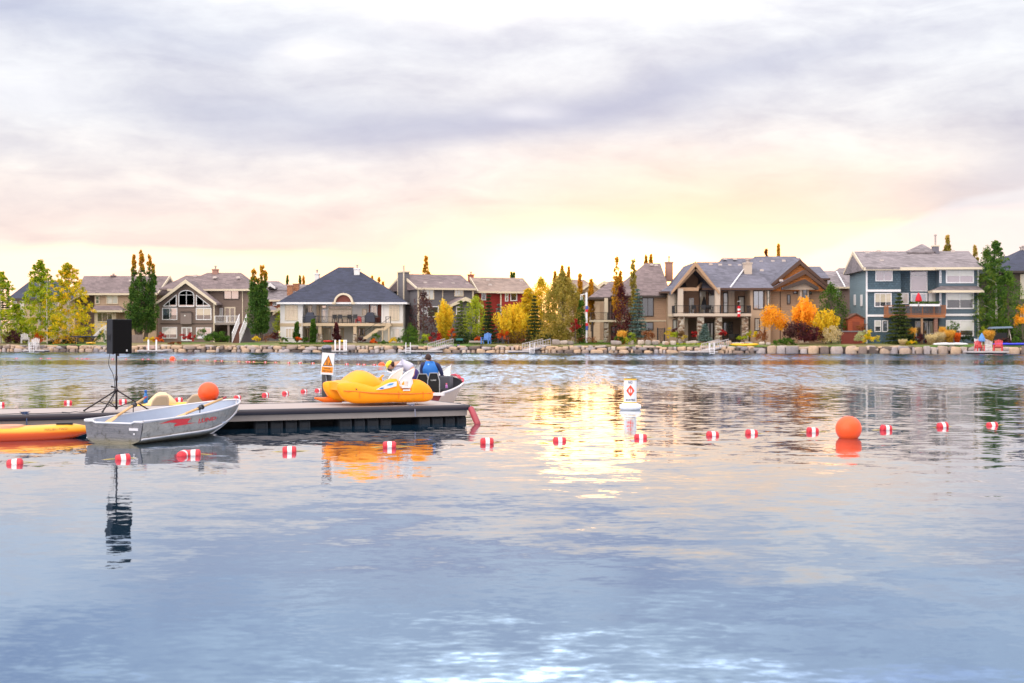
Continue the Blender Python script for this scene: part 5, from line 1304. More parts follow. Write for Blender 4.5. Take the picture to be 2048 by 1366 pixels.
far_dock(797, 884, 'long low dock with a white ladder left of the gangway', ladder=816)
far_dock(1016, 1066, 'small dark edged dock at the foot of the second gangway', ladder=1064)
far_dock(1366, 1436, 'low dock with a ladder before the boulders', ladder=1424)
far_dock(1941, 2018, 'dock carrying two red chairs at the right end of the shore', zt=.26)
gangway(864, 898, 0, 'white railed gangway sloping up before the red leaved bush', 0, 0)
gangway(1053, 1093, 0, 'white railed gangway below the olive willow', 0, 0)
gangway(1412, 1448, 0, 'white railed gangway before the stone columns', 0, 0)
def box_thing(name, label, cat, px0, px1, pyt, pyb, off, dep, mat, group=None, bev=.04):
    Y = Yw((px0+px1)/2) + off
    o = MB().box(X(px0, Y), X(px1, Y), Y, Y+dep, Z(pyb, Y), Z(pyt, Y)).build(name, mat)
    bevel(o, bev); tag(o, label, cat, group); return o
PINKB = M('storage_box', (.50, .34, .30), .7)
box_thing('storage_box', 'pinkish storage box between the posts of the dock behind the speaker', 'box', 292, 308, 691, 697.6, -1.4, .6, PINKB)
box_thing('storage_box', 'pinkish storage box on the dock behind the black pile', 'box', 672, 687, 690.5, 697.4, -1.2, .6, PINKB)

def adirondack(px, off, label, col, z=.9, s=1.0, face=0):
    Y = Yw(px) + off
    r = thing('garden_chair', label, 'chair', (X(px, Y), Y, z), R(face), 'chairs across the water')
    m = M('chair_' + col, {'white': (.45, .42, .42), 'blue': (.05, .16, .45), 'red': (.50, .03, .035), 'dark': (.03, .03, .04), 'purple': (.12, .08, .40), 'teal': (.03, .14, .13)}[col], .5, var=.06)
    mb = MB()
    for i in range(5): mb.bar((-.24+.12*i, -.28, .38), (-.24+.12*i, .22, .26), .1, .03)
    mb.build('seat', m, r)
    mb = MB()
    for i in range(5): mb.bar((-.24+.12*i, .2, .24), (-.28+.14*i, .48, .98 - abs(i-2)*.05), .105, .03)
    mb.build('backrest', m, r)
    for sx in (-1, 1):
        MB().bar((sx*.33, -.36, .56), (sx*.33, .34, .52), .12, .03).build('armrest', m, r)
        MB().box(sx*.33-.05, sx*.33+.05, -.32, -.26, 0, .54).build('leg', m, r); MB().box(sx*.33-.04, sx*.33+.04, .26, .32, 0, .5).build('leg', m, r)
    r.scale = (s, s, s)
    return r
adirondack(50, 1.6, 'white garden chair left of the small dock with ladder', 'white', .86, 1.1, 25)
adirondack(68, -1.4, 'white high backed chair on the far left dock', 'white', .22, 1.25)
adirondack(972, 1.3, 'bright blue garden chair on the lawn before the red house', 'blue', .86, 1.15, -20)
adirondack(1002, 3, 'dark garden chair before the orange shrub, left of two', 'dark', .88, .9)
adirondack(1011, 3, 'dark garden chair before the orange shrub, right of two', 'dark', .88, .9)
adirondack(1959, -1.7, 'wide red chair on the right end dock, left of two', 'red', .27, 1.0, 5)
adirondack(1996, -1.7, 'taller red chair on the right end dock, right of two', 'red', .27, 1.1, -25)
def white_fence(pxa, pxb, off, z0, pyL, pyR, label):
    Y = Yw(pxa) + off; mb = MB(); n = 5
    r = thing('white_fence', label, 'fence', (X((pxa+pxb)/2, Y), Y, z0), 0)
    x0, x1 = X(pxa, Y)-r.location.x, X(pxb, Y)-r.location.x; zl, zr = Z(pyL, Y)-z0, Z(pyR, Y)-z0
    for i in range(n+1):
        t = i/n; x = x0+(x1-x0)*t; mb.box(x-.03, x+.03, -.02, .02, 0, zl+(zr-zl)*t)
    mb.build('slats', W_WHITE, r)
    MB().bar((x0, .05, zl*.55), (x1, .05, zr*.55), .04, .1).bar((x0, .05, .2), (x1, .05, .2), .04, .1).build('rail', W_WHITE, r)
white_fence(1949, 1958, -.9, .26, 677, 680, 'short white slatted fence behind the left red chair')
white_fence(1970, 1983, -.9, .26, 677, 683, 'white slatted fence between the two red chairs')
# folded parasols
def parasol(px, off, pyT, pyB, col, label, w=.22):
    Y = Yw(px) + off; zb, zt = Z(pyB, Y), Z(pyT, Y)
    r = thing('folded_parasol', label, 'parasol', (X(px, Y), Y, zb))
    L = zt - zb
    MB().tube([(0, 0, 0), (0, 0, L)], .03, 8).build('pole', W_WHITE, r)
    mb = MB(); mb.loft([[(rr*(1+.25*(j % 2))*math.cos(2*math.pi*j/12), rr*(1+.25*(j % 2))*math.sin(2*math.pi*j/12), z*L) for j in range(12)] for rr, z in ((w*.7, .28), (w, .36), (w*.8, .62), (w*.35, .88), (.02, 1.0))])
    mb.build('canopy', M('cloth_' + col, {'red': (.55, .015, .03), 'blue': (.10, .25, .55), 'black': (.02, .02, .025)}[col], .85), r)
parasol(1837, 7.6-1.6, 585, 611, 'red', 'folded red parasol on the blue house balcony', .28)
parasol(1963.5, -1.2, 666, 690, 'blue', 'folded blue and white parasol on the right end dock', .26)
parasol(1408, 9.5+1.6, 592, 628, 'black', 'folded black parasol on the porch of the timber house', .26)
# flags
def flag_cloth(name, label, px0, px1, pyt, pyb, off, pattern):
    Y = Yw(px0) + off; x0, x1, z0, z1 = X(px0, Y), X(px1, Y), Z(pyb, Y), Z(pyt, Y)
    mats = {'red': M('flag_red', (.60, .015, .03), .8), 'white': M('flag_white', (.75, .72, .74), .8), 'blue': M('flag_blue', (.06, .10, .35), .8)}
    r = thing(name, label, 'flag', ((x0+x1)/2, Y, z0)); xc = (x0+x1)/2
    for k, (a, b, c) in enumerate(pattern):
        mb = MB(); m = 7; pts = []
        for s_ in (0, .012):
            for i in range(m+1):
                t = i/m; x = x0-xc + (x1-x0)*t; y = .05*math.sin(t*9) + s_
                pts += [(x, y, (z1-z0)*a), (x + .02, y, (z1-z0)*b)]
        fs = []
        for s_ in (0, 1):
            o_ = s_*2*(m+1)
            for i in range(m): fs.append((o_+2*i, o_+2*i+2, o_+2*i+3, o_+2*i+1))
        mb.add(pts, fs).build('cloth_band', mats[c], r)
    return r
fl = flag_cloth('hanging_flag', 'red and white flag hanging from the timber house deck rail', 1474.5, 1480.5, 612, 633.5, 9.5-2.9, [(0, .27, 'red'), (.27, .42, 'white'), (.42, .58, 'red'), (.58, .76, 'white'), (.76, 1, 'red')])
MB().bar((-.15, .02, 1.55), (.2, .12, 1.62), .03, .03).build('flag_staff', W_WHITE, fl)
Yp = Yw(1173) + 4; zb = .9
r = thing('flag_pole', 'white pole with a short top arm and a limp striped flag beside the willow', 'pole', (X(1173, Yp), Yp, zb))
MB().tube([(0, 0, 0), (0, 0, Z(585, Yp)-zb)], .11, 10).build('pole', W_WHITE, r)
MB().bar((0, 0, Z(587, Yp)-zb), (-.62, 0, Z(590, Yp)-zb), .07, .07).bar((-.45, 0, Z(589, Yp)-zb), (-.45, 0, Z(600, Yp)-zb), .05, .05).bar((-.6, 0, Z(590, Yp)-zb), (-.6, 0, Z(600, Yp)-zb), .05, .05).build('arm', W_WHITE, r)
for k, (a, b, c) in enumerate([(612, 619, 'blue'), (619, 624, 'red'), (646, 652, 'red'), (652, 660, 'blue')]):
    MB().tube([(.02, -.05, Z(b, Yp)-zb), (.04, -.04, Z(a, Yp)-zb)], .14, 8).build('flag_fold', M('flag_' + c, {'red': (.60, .015, .03), 'blue': (.06, .10, .35)}[c], .8), r)

# boats lying on the bank
def small_hull(name, label, cat, px0, px1, pyt, pyb, off, col, taper=2.2, group=None, rise=.0):
    Y = Yw((px0+px1)/2) + off; x0, x1 = X(px0, Y), X(px1, Y); L = x1-x0; z0 = Z(pyb, Y); hh = Z(pyt, Y)-z0
    mb = MB(); rg = []
    for i in range(15):
        t = i/14; q = max(.04, 1 - abs(2*t-1)**taper); w = .36*q
        rg.append([(-L/2 + L*t, w*math.cos(a), hh*.5 + hh*.5*(q**.5)*math.sin(a) + rise*(2*t-1)**2*hh) for a in [2*math.pi*j/12 for j in range(12)]])
    r = thing(name, label, cat, ((x0+x1)/2, Y, z0), 0, group)
    smooth_by_angle(mb.loft(rg).build('hull', M('hull_' + name + str(px0), col, .35, var=.04), r), 60)
    MB().box(-.35, .35, -.2, .2, hh*.88, hh*1.0).build('seat_pad', BLK, r)
    return r
KB = 'kayaks and boats on the far bank'
small_hull('bank_kayak', 'yellow kayak lying on the wall before the timber house', 'kayak', 1461, 1517, 686.5, 693.3, .9, (.85, .45, .01), group=KB, rise=.2)
small_hull('bank_kayak', 'red kayak on the lawn before the white house', 'kayak', 646, 668, 680, 685, 3.4, (.55, .02, .01), group=KB)
small_hull('bank_kayak', 'yellow kayak on the lawn right of the red one', 'kayak', 667, 694, 679, 685, 3.6, (.80, .50, .02), group=KB)
small_hull('bank_kayak', 'long bright blue kayak on the wall at the right edge', 'kayak', 1984, 2062, 685.6, 691, .9, (.01, .02, .55), 4, group=KB)
small_hull('upturned_boat', 'white boat lying upside down on the wall before the grasses', 'boat', 1866, 1936, 685, 691.5, .9, (.75, .73, .78), 3, group=KB)
small_hull('bank_kayak', 'golden kayak lying under the yellowing aspen', 'kayak', 172, 192, 684, 688, 1.8, (.75, .42, .02), group=KB)

# garden structures
Y = Yw(273) + 4.5
r = thing('wooden_fence', 'weathered grey wooden fence under the tall poplars', 'fence', (X(273, Y), Y, .9))
FW = M('fence_grey', (.22, .17, .15), .9, kind='boards')
MB().box(X(261, Y)-X(273, Y), X(286, Y)-X(273, Y), -.03, .03, 0, .85).build('boards', FW, r)
for p in (262, 273, 285): MB().box(X(p, Y)-X(273, Y)-.06, X(p, Y)-X(273, Y)+.06, -.08, -.03, 0, .9).build('post', FW, r)
# playset with slide
Y = Yw(200) + 5
r = thing('garden_slide', 'yellow garden slide with white ladder rails beside the speaker', 'slide', (X(200, Y), Y, .92))
MB().bar((-.6, 0, .15), (.55, 0, 1.35), .5, .08).bar((-.95, 0, .05), (-.55, 0, .14), .5, .08).build('chute', M('slide_yellow', (.80, .55, .03), .4), r)
for s_ in (-.28, .28): MB().bar((-.75, s_, .5), (.5, s_, 1.75), .05, .18).build('side_rail', W_WHITE, r)
MB().box(.5, .58, -.3, -.22, 0, 1.9).box(.5, .58, .22, .3, 0, 1.9).box(1.1, 1.18, -.3, -.22, 0, 1.9).box(.5, 1.18, -.3, .3, 1.3, 1.38).build('frame', W_WHITE, r)
# trampoline
Y = Yw(163) + 4.5
r = thing('trampoline', 'dark blue garden trampoline behind the bank under the aspen', 'trampoline', (X(163, Y), Y, .9))
MB().lathe([(1.75, .62), (1.8, .7), (1.45, .72), (1.4, .68)], 0, 0, 28).build('pad', M('pad_blue', (.02, .05, .16), .6), r)
for k in range(6):
    a = k*math.pi/3; MB().tube([(1.65*math.cos(a), 1.65*math.sin(a), 0), (1.65*math.cos(a), 1.65*math.sin(a), .64)], .04, 6).build('leg', BLK, r)
# shed and red fence
Y = Yw(1712) + 6.5
SR = M('shed_red', (.30, .06, .02), .8, kind='siding')
r = thing('garden_shed', 'small red brown shed with low gable roof beside the blue house', 'shed', (X(1712, Y), Y, .9))
hw = 16*Y/F; ht = Z(638, Y)-.9; ha = Z(630, Y)-.9
MB().prism([(-hw, 0), (hw, 0), (hw, ht), (0, ha), (-hw, ht)], 0, 2.2).build('wall', SR, r)
MB().prism([(-hw-.1, ht-.02), (0, ha+.06), (hw+.1, ht-.02), (hw+.1, ht+.08), (0, ha+.18), (-hw-.1, ht+.08)], -.15, 2.3).build('roof', M('shed_roof', (.12, .05, .03), .8), r)
MB().box(-.35, .35, -.03, -.005, .05, ht-.25).build('door', M('shed_door', (.22, .045, .02), .8, kind='boards'), r)
Y = Yw(1700) + 4.2
r = thing('red_fence', 'low red board fence in front of the garden shed', 'fence', (X(1700, Y), Y, .88))
MB().box(-18*Y/F, 20*Y/F, -.03, .03, 0, Z(664, Y)-.88).build('boards', M('fence_red', (.17, .03, .02), .8, kind='boards'), r)
MB().box(-18*Y/F, 34*Y/F, -.10, .08, Z(664, Y)-.88, Z(661.5, Y)-.88).build('cap_rail', M('cap_grey', (.14, .13, .15), .7), r)
# black garden gate
Y = Yw(1322) + 6
r = thing('garden_gate', 'black metal garden gate between the sand house and the timber house', 'gate', (X(1322, Y), Y, .9))
mb = MB(); w = 7*Y/F; ht = Z(657, Y)-.9
for i in range(9): mb.box(-w+2*w*i/8-.015, -w+2*w*i/8+.015, -.015, .015, 0, ht)
mb.box(-w, w, -.02, .02, ht-.06, ht).box(-w, w, -.02, .02, .08, .14).build('bars', RAIL_D, r)
for s_ in (-w, w): MB().box(s_-.06, s_+.06, -.06, .06, 0, ht+.08).build('post', RAIL_D, r)
# swing
Y = Yw(2000) + 3.6
r = thing('garden_swing', 'garden swing with grey blue canopy under the dark trees', 'swing', (X(2000, Y), Y, .88))
zc = Z(655, Y)-.88
MB().hexa([(-1.1, -.6, zc-.12), (1.1, -.6, zc-.05), (1.1, .6, zc-.05), (-1.1, .6, zc-.12), (-.9, -.4, zc+.06), (.95, -.4, zc+.12), (.95, .4, zc+.12), (-.9, .4, zc+.06)]).build('canopy', M('canopy_blue', (.10, .14, .20), .7), r)
for s_ in (-1, 1): MB().tube([(s_*.95, -.6, 0), (s_*.85, 0, zc-.1), (s_*.95, .6, 0)], .04, 8).build('frame', PIPE, r)
MB().box(-.75, .75, -.3, .25, .45, .55).box(-.75, .75, .22, .32, .5, 1.1).build('seat', BLK, r)
# balcony furniture
def patio_set(px, Y, z, label, n=4):
    r = thing('patio_table', 'table ' + label, 'table', (X(px, Y), Y, z))
    MB().box(-.8, .8, -.4, .4, .70, .74).build('tabletop', BLK, r)
    for sx in (-.7, .7):
        for sy in (-.3, .3): MB().box(sx-.025, sx+.025, sy-.025, sy+.025, 0, .7).build('leg', BLK, r)
    words = ['leftmost', 'second', 'third', 'rightmost']
    for i in range(n):
        x = X(px, Y) - 1.2 + 2.4*i/(n-1)
        c = thing('patio_chair', words[i] + ' dark patio chair ' + label, 'chair', (x, Y-.65 if i % 2 else Y+.5, z), 0, 'patio chairs ' + label)
        MB().box(-.24, .24, -.24, .24, .42, .46).build('seat', BLK, c)
        MB().box(-.24, .24, .20 if i % 2 == 0 else -.24, .24 if i % 2 == 0 else -.20, .5, .92).build('backrest', BLK, c)
        for sx in (-.21, .21):
            for sy in (-.21, .21): MB().box(sx-.018, sx+.018, sy-.018, sy+.018, 0, .42).build('leg', BLK, c)
Yh = Yw(684) + 8.5
patio_set(690, Yh + .4, Z(646.2, Yh) + .0, 'on the white house balcony')
Yh4 = Yw(1440) + 9.5
patio_set(1412, Yh4 + 0, Z(626.8, Yh4-2.6), 'on the timber house deck')
def grill(px, Y, z, label):
    r = thing('barbecue_grill', label, 'grill', (X(px, Y), Y, z))
    bevel(MB().box(-.55, .55, -.3, .3, .08, .85).build('cabinet', M('grill_navy', (.03, .035, .06), .5), r), .04)
    MB().prism([(-.42, .85), (.42, .85), (.36, 1.15), (-.3, 1.15)], -.28, .28).build('lid', M('grill_navy', None), r)
    MB().box(.56, .95, -.25, .25, .72, .80).build('side_shelf', BLK, r)
grill(620, Yh - .3, Z(646.2, Yh), 'dark covered barbecue grill at the left end of the white house balcony')
grill(740, Yh + .2, Z(646.2, Yh), 'dark barbecue grill before the rust panel of the white house balcony')
adirondack(717, 8.5 + .2, 'orange brown lounge chair on the white house balcony', 'red', Z(646.2, Yh), .8)
for i, p in enumerate((1827, 1846, 1858, 1871)):
    Y = Yw(p) + 7.5 - 2.5; z = Z(611.5, Y)
    r = thing('flower_box', ['leftmost', 'second', 'third', 'rightmost'][i] + ' white flower box hung on the wooden balcony rail', 'planter', (X(p, Y), Y, z-.05), 0, 'flower boxes on the balcony')
    MB().box(-.38, .38, -.14, .14, 0, .22).build('box', W_WHITE, r)
    rg = np.random.default_rng(50+i); n = 260
    leaf_mesh('flowers', np.stack([rg.uniform(-.4, .4, n), rg.uniform(-.14, .14, n), .22 + rg.random(n)*.25], 1), np.full(n, .1), rg.random(n), leafmat('green'), r, rng=rg)
# patio under the blue balcony
Y = Yw(1848) + 6
patio_set(1850, Y - 1.2, .92, 'on the patio under the wooden balcony')
Y = Yw(1462) + 9.5
patio_set(1468, Y + .8, .95, 'on the lower patio of the timber house')
# lanterns, small blue item
box_thing('dock_box', 'small purple blue box on the wall right of the white gangway', 'box', 914, 919, 689, 693, .5, .3, M('box_blue', (.08, .07, .30), .6))
box_thing('garden_bench', 'teal low bench behind the lawn left of the blue chair', 'bench', 912, 926, 677, 681, 2.4, .5, M('bench_teal', (.02, .14, .14), .6))
box_thing('stone_bench', 'grey stone bench slab left of the blue chair', 'bench', 938, 966, 681.5, 685.5, 1.6, .6, M('bench_stone', (.34, .29, .26), .9, bump=.03))
# ================================================================== foreground
TXT = M('lettering_red', (.55, .02, .03), .5, var=.1); TXT_D = M('lettering_dark', (.02, .02, .06), .5)
DK = Fr(938, 31.4, 24.15)                         # dock frame: local x along the dock, local y away from the camera
ZD = .40                                          # deck height
def dk_world(lx, ly, z=0.0):
    return Vector((DK.X0 + lx*DK.c - ly*DK.s, DK.Y0 + lx*DK.s + ly*DK.c, z))
def dk_from(px, ly): return DK.lx(px, ly)
dock = thing('floating_dock', 'long grey floating dock on black drums reaching in from the left', 'dock', DK.loc, DK.a)
DL, DWID = -19.0, 2.45
DECKM = M('dock_concrete', (.37, .31, .29), .85, scale=2.2, var=.14, bump=.004)
mb = MB(); n = int(-DL / 3.05) + 1; rnd = random.Random(5)
for i in range(n):                               # deck panels with narrow joints
    a, b = DL + i*(-DL/n) + .006, DL + (i+1)*(-DL/n) - .006
    mb.box(a, b, .05, DWID-.05, ZD-.05, ZD)
mb.build('deck', DECKM, dock)
RUB = M('rubber_edge', (.022, .016, .026), .45)
mb = MB()
for yy in (0.0, DWID):
    mb.tube([(DL, yy+(.03 if yy == 0 else -.03), ZD-.052), (.0, yy+(.03 if yy == 0 else -.03), ZD-.052)], .062, 12)
mb.tube([(-.02, .02, ZD-.05), (-.02, DWID-.02, ZD-.05)], .058, 12)
smooth_by_angle(mb.build('rubber_edge', RUB, dock), 50)
FAS = M('fascia_board', (.25, .215, .20), .8, scale=5, var=.14)
mb = MB()
mb.box(DL, -.03, .045, .075, ZD-.235, ZD-.115).box(DL, -.03, DWID-.075, DWID-.045, ZD-.235, ZD-.115).box(-.075, -.045, .08, DWID-.08, ZD-.235, ZD-.115)
mb.build('fascia', FAS, dock)
mb = MB()
for x in np.arange(DL+.5, -.3, 1.5): mb.box(x-.03, x+.03, .10, DWID-.10, ZD-.2, ZD-.06)
mb.build('joist', BLK, dock)
MB().box(DL, -.4, .6, DWID-.3, -.25, ZD-.06).build('dark_gap_fill', M('gap_black', (.008, .008, .010), .9), dock)  # solid black block standing in for the dark gap under the deck
DRM = M('drum_black', (.014, .016, .021), .6, spec=.3, scale=2.5, var=.35, bump=.01)
def drum(pxa, pxb, k0=0):
    a, b = dk_from(pxa, .12), dk_from(pxb, .12); mb = MB(); rg = []
    for t in (0, .03, .09, .18, .24, .5, .76, .82, .91, .97, 1):
        s_ = {0: .82, .03: .94, .09: 1.0, .18: 1.0, .24: .96, .5: .96, .76: .96, .82: 1, .91: 1, .97: .94, 1: .82}[t]
        x = a + (b-a)*t; q = []
        for (y, z) in ((0, -.30), (0, -.05), (0, .10), (.05, .165), (.75, .165), (.8, .10), (.8, -.30)):
            yc, zc = .52, -.05
            q.append((x, yc + (y + .12 - yc)*s_, zc + (z - zc)*(s_ if z > 0 else 1)))
        rg.append(q)
    mb.loft(rg); o = mb.build('float_drum', DRM, dock); smooth_by_angle(o, 30); return o
for a, b in ((509, 538), (540.5, 568), (570.5, 596), (598.5, 622), (679, 706), (709, 732), (734.5, 759), (761, 784), (838, 862), (864.5, 888), (890.5, 912), (914, 934), (352, 380), (384, 410), (60, 90), (94, 122)):
    drum(a, b)
mb = MB(); x = dk_from(824, 0)
def cleat(px, col, ly=.18):
    x = dk_from(px, ly); mb = MB()
    mb.tube([(x-.10, ly, ZD+.055), (x+.10, ly, ZD+.055)], .014, 8); mb.tube([(x-.04, ly, ZD), (x-.04, ly, ZD+.05)], .012, 6); mb.tube([(x+.04, ly, ZD), (x+.04, ly, ZD+.05)], .012, 6)
    c = mb.build('cleat', PIPE, dock)
    mb = MB(); pts = []
    for k in range(26): pts.append((x + .07*math.sin(k*1.9), ly + .05*math.cos(k*2.3), ZD + .03 + .02*math.sin(k)))
    pts += [(x+.02, 0, ZD-.01), (x+.01, -.05, ZD-.12), (x+.02, -.04, ZD-.22)]
    mb.tube(pts, .011, 6).build('rope_wrap', M('rope_' + col, {'blue': (.04, .07, .16), 'grey': (.20, .20, .27)}[col], .9), c)
cleat(50, 'blue'); cleat(822, 'grey')

# red fender hanging off the dock corner
a = dk_world(.03, -.02, ZD-.06); b = Vector((X(956.5, 31.0), 31.0, -.02))
r = thing('dock_fender', 'faded red cylindrical fender hanging from the dock corner into the water', 'fender', a)
d_ = b - a; pts = [d_*t for t in (0, .03, .08, .5, .92, .97, 1.04)]
smooth_by_angle(MB().tube(pts, [.03, .058, .068, .07, .068, .055, .02], 14).build('tube', M('fender_red', (.30, .035, .05), .5, var=.2), r), 60)
MB().tube([(0, .08, .04), (.0, 0, 0), tuple(d_*.05)], .012, 6).build('rope', M('rope_grey', None), r)

# ---- speaker and stand
SX, SY = X(233, 28.95), 28.95
SBLK = M('stand_black', (.018, .012, .016), .35, .3)
st = thing('speaker_stand', 'black tripod stand holding the loudspeaker on the dock', 'speaker stand', (SX, SY, ZD))
mb = MB(); mb.tube([(0, 0, .03), (0, 0, .52)], .021, 12).tube([(0, 0, .40), (0, 0, 1.20)], .017, 12); mb.build('pole', SBLK, st, True)
MB().tube([(0, 0, .40), (0, 0, .46)], .034, 12).tube([(0, 0, .05), (0, 0, .08)], .03, 12).tube([(0, 0, .62), (0, 0, .72)], .026, 12).build('collar', SBLK, st, True)
MB().tube([(-.02, -.01, .48), (-.075, -.03, .50)], .012, 8).ball((-.085, -.03, .50), .022, n=6).build('knob', SBLK, st, True)
for (fx, fy) in ((-.60, -.20), (.60, .20), (-.12, -.56)):
    l = MB().tube([(0, 0, .43), (fx*.5, fy*.5, .43*.5 + .008), (fx, fy, .02)], .0155, 8).build('leg', SBLK, st, True)
    MB().tube([(fx*.97, fy*.97, .03), (fx*1.02, fy*1.02, .008)], .022, 8).build('rubber_foot', BLK, l, True)
    MB().tube([(0, 0, .07), (fx*.52, fy*.52, .20)], .010, 6).build('brace', SBLK, st, True)
sp = thing('loudspeaker', 'black loudspeaker cabinet on the tripod stand above the dock', 'speaker', (SX + .03, SY, ZD + 1.17), R(44))
CAB = M('cabinet_slate', (.012, .014, .021), .6, spec=.25, bump=.001, scale=20); GRL = M('grille_black', (.004, .0035, .004), .85, spec=.15, scale=60, var=.3, bump=.001)
hw, dp, hh_ = .215, .19, .70
mb = MB(); mb.prism([(-hw, 0), (hw, 0), (hw, hh_), (-hw, hh_)], -dp+.02, dp*.35)
vs = [(-hw, dp*.35, 0), (hw, dp*.35, 0), (hw*.55, dp+.02, 0), (-hw*.55, dp+.02, 0), (-hw, dp*.35, hh_), (hw, dp*.35, hh_), (hw*.55, dp+.02, hh_), (-hw*.55, dp+.02, hh_)]
mb.hexa(vs); bevel(mb.build('cabinet', CAB, sp), .012)
bevel(MB().box(-hw+.006, hw-.006, -dp-.005, -dp+.025, .012, hh_-.012).build('grille', GRL, sp), .01)
MB().box(-hw-.006, -hw+.01, -dp+.10, dp*.30, .27, .37).build('handle', M('handle_black', (.004, .004, .005), .9), sp)
MB().box(-hw-.010, -hw+.012, -dp+.07, dp*.32, .375, .39).box(-hw-.010, -hw+.012, -dp+.07, dp*.32, .25, .262).build('handle_rim', CAB, sp)
MB().box(.075, .105, -dp-.012, -dp-.004, .045, .085).build('badge', M('badge_silver', (.7, .7, .72), .3, .4), sp)
for sx in (-.15, .15): MB().lathe([(.02, -.014), (.02, 0)], sx, -.08, 10).build('rubber_foot', M('foot_dark_red', (.08, .01, .03), .5), sp)
MB().lathe([(.026, -.05), (.026, 0)], 0, 0, 12).build('pole_cup', SBLK, sp)
mb = MB(); pts = [(-.12, -.05, 1.17), (-.14, -.06, .95), (-.06, -.03, .75), (-.03, -.02, .55), (-.05, -.03, .3), (-.10, -.20, .12), (-.35, -.25, .02)]
def catmull(P, k=8):
    P = [Vector(p) for p in P]; P = [P[0]*2-P[1]] + P + [P[-1]*2-P[-2]]; out = []
    for i in range(1, len(P)-2):
        for j in range(k):
            t = j/k; p0, p1, p2, p3 = P[i-1:i+3]
            out.append(.5*((2*p1) + (p2-p0)*t + (2*p0-5*p1+4*p2-p3)*t*t + (-p0+3*p1-3*p2+p3)*t**3))
    return out + [P[-2]]
cb = thing('speaker_cable', 'thin dark cable running from the speaker along the dock edge', 'cable', (SX, SY, ZD))
pts += [Vector(dk_world(dk_from(p, l), l, ZD+.012)) - Vector((SX, SY, ZD)) for p, l in ((168, .25), (150, .55), (138, .28), (124, .5), (140, .2), (110, .3), (80, .22), (40, .3), (10, .25), (-20, .3))]
mb.tube(catmull(pts), .007, 6).build('cord', BLK, cb, True)

# ---- aluminium rowboat
RB_O = Vector((-7.15, 25.55, 0)); RB_A = R(65.5)
rbt = thing('rowboat', 'dented aluminium rowboat with red lightning flash moored at the dock', 'rowboat', RB_O, RB_A)
L_ = 3.72
def rb_st(s):                                    # gunwale half beam, gunwale z, chine half beam, chine z, keel z
    t = s / L_
    gb = .66 + .07*math.sin(min(1, t/.6)*math.pi/2) if t < .42 else .73 * max(0, 1 - ((t-.42)/.58)**2.3) ** .72
    gz = .41 + .22*t**1.5
    cb_ = gb*.90 if t < .5 else gb * (.90 - .35*((t-.5)/.5))
    cz = .085 + .11*t + .30*max(0, (t-.45)/.55)**2.0
    kz = -.10 + .03*t + (.46*max(0, (t-.60)/.40)**2.0)
    return max(gb, .012), gz, max(cb_, .008), min(cz, gz-.03), min(kz, gz-.06)
def rb_skin(s, inset=0.0):
    gb, gz, cb_, cz, kz = rb_st(s); i = inset
    bb, bz = cb_*.93, min(cz - .05, cz*.9)
    return [(s, gb-i, gz), (s, (gb+cb_)/2+.012-i, (gz+cz)/2), (s, cb_-i, cz+.0), (s, cb_*.96-i, cz-.035+i*.3), (s, cb_*.5, (cz+kz)/2-.03+i), (s, 0, kz+i),
            (s, -cb_*.5, (cz+kz)/2-.03+i), (s, -cb_*.96+i, cz-.035+i*.3), (s, -cb_+i, cz+.0), (s, -(gb+cb_)/2-.012+i, (gz+cz)/2), (s, -gb+i, gz)]
def metal_mat(key, col, dirt):
    m, gg, out = newmat(key)
    t = gg.n('ShaderNodeTexCoord'); oc = t.outputs['Object']
    n1 = gg.noise(gg.vmath('MULTIPLY', oc, (2.5, 2.5, 7)), 1, 6, .68); n2 = gg.noise(oc, 9, 5, .7); n3 = gg.noise(gg.vmath('MULTIPLY', oc, (1, 1, 30)), 1, 3, .5)
    c = gg.mix(n1, sc3(col, .6), sc3(col, 1.3)); c = gg.mix(gg.math('MULTIPLY', gg.step(n2, .50, .72), .7), c, dirt)
    z = gg.sep(oc)[2]
    c = gg.mix(gg.math('MULTIPLY', gg.step(z, .14, .02), .55), c, (.20, .17, .08))       # weed and scum near the waterline
    b = gg.n('ShaderNodeBump'); b.inputs['Distance'].default_value = .016; gg.put(b.inputs['Height'], gg.math('ADD', gg.math('ADD', n1, gg.noise(oc, 2.2, 2, .4)), gg.math('MULTIPLY', n3, .25)))
    pbsdf(gg, out, c, gg.math('ADD', .34, gg.math('MULTIPLY', n2, .3)), .62, .5, b.outputs[0])
    return m
ALH = metal_mat('hull_aluminium', (.43, .395, .36), (.11, .10, .09)); ALI = M('inside_paint_grey', (.36, .41, .52), .55, scale=4, var=.12); ALT = M('gunwale_metal', (.60, .58, .60), .35, .5)
ss = [L_*q for q in (0, .08, .16, .25, .34, .42, .5, .58, .66, .73, .79, .85, .90, .94, .97, .99, 1.0)]
def sheet(fn, caps=False, flip=False):
    rg = [fn(s) for s in ss]; n = len(rg[0]); vs = [p for r_ in rg for p in r_]; fs = []
    for i in range(len(ss)-1):
        for j in range(n-1):
            q = (i*n+j, i*n+j+1, (i+1)*n+j+1, (i+1)*n+j); fs.append(q[::-1] if flip else q)
    return vs, fs, n
vs, fs, n = sheet(lambda s: rb_skin(s))
hl = MB().add(vs, fs).build('hull', ALH, rbt); smooth_by_angle(hl, 40)
vs, fs, n = sheet(lambda s: rb_skin(s, .018), flip=True)
inn = MB().add(vs, fs).build('inner_skin', ALI, rbt); smooth_by_angle(inn, 40)
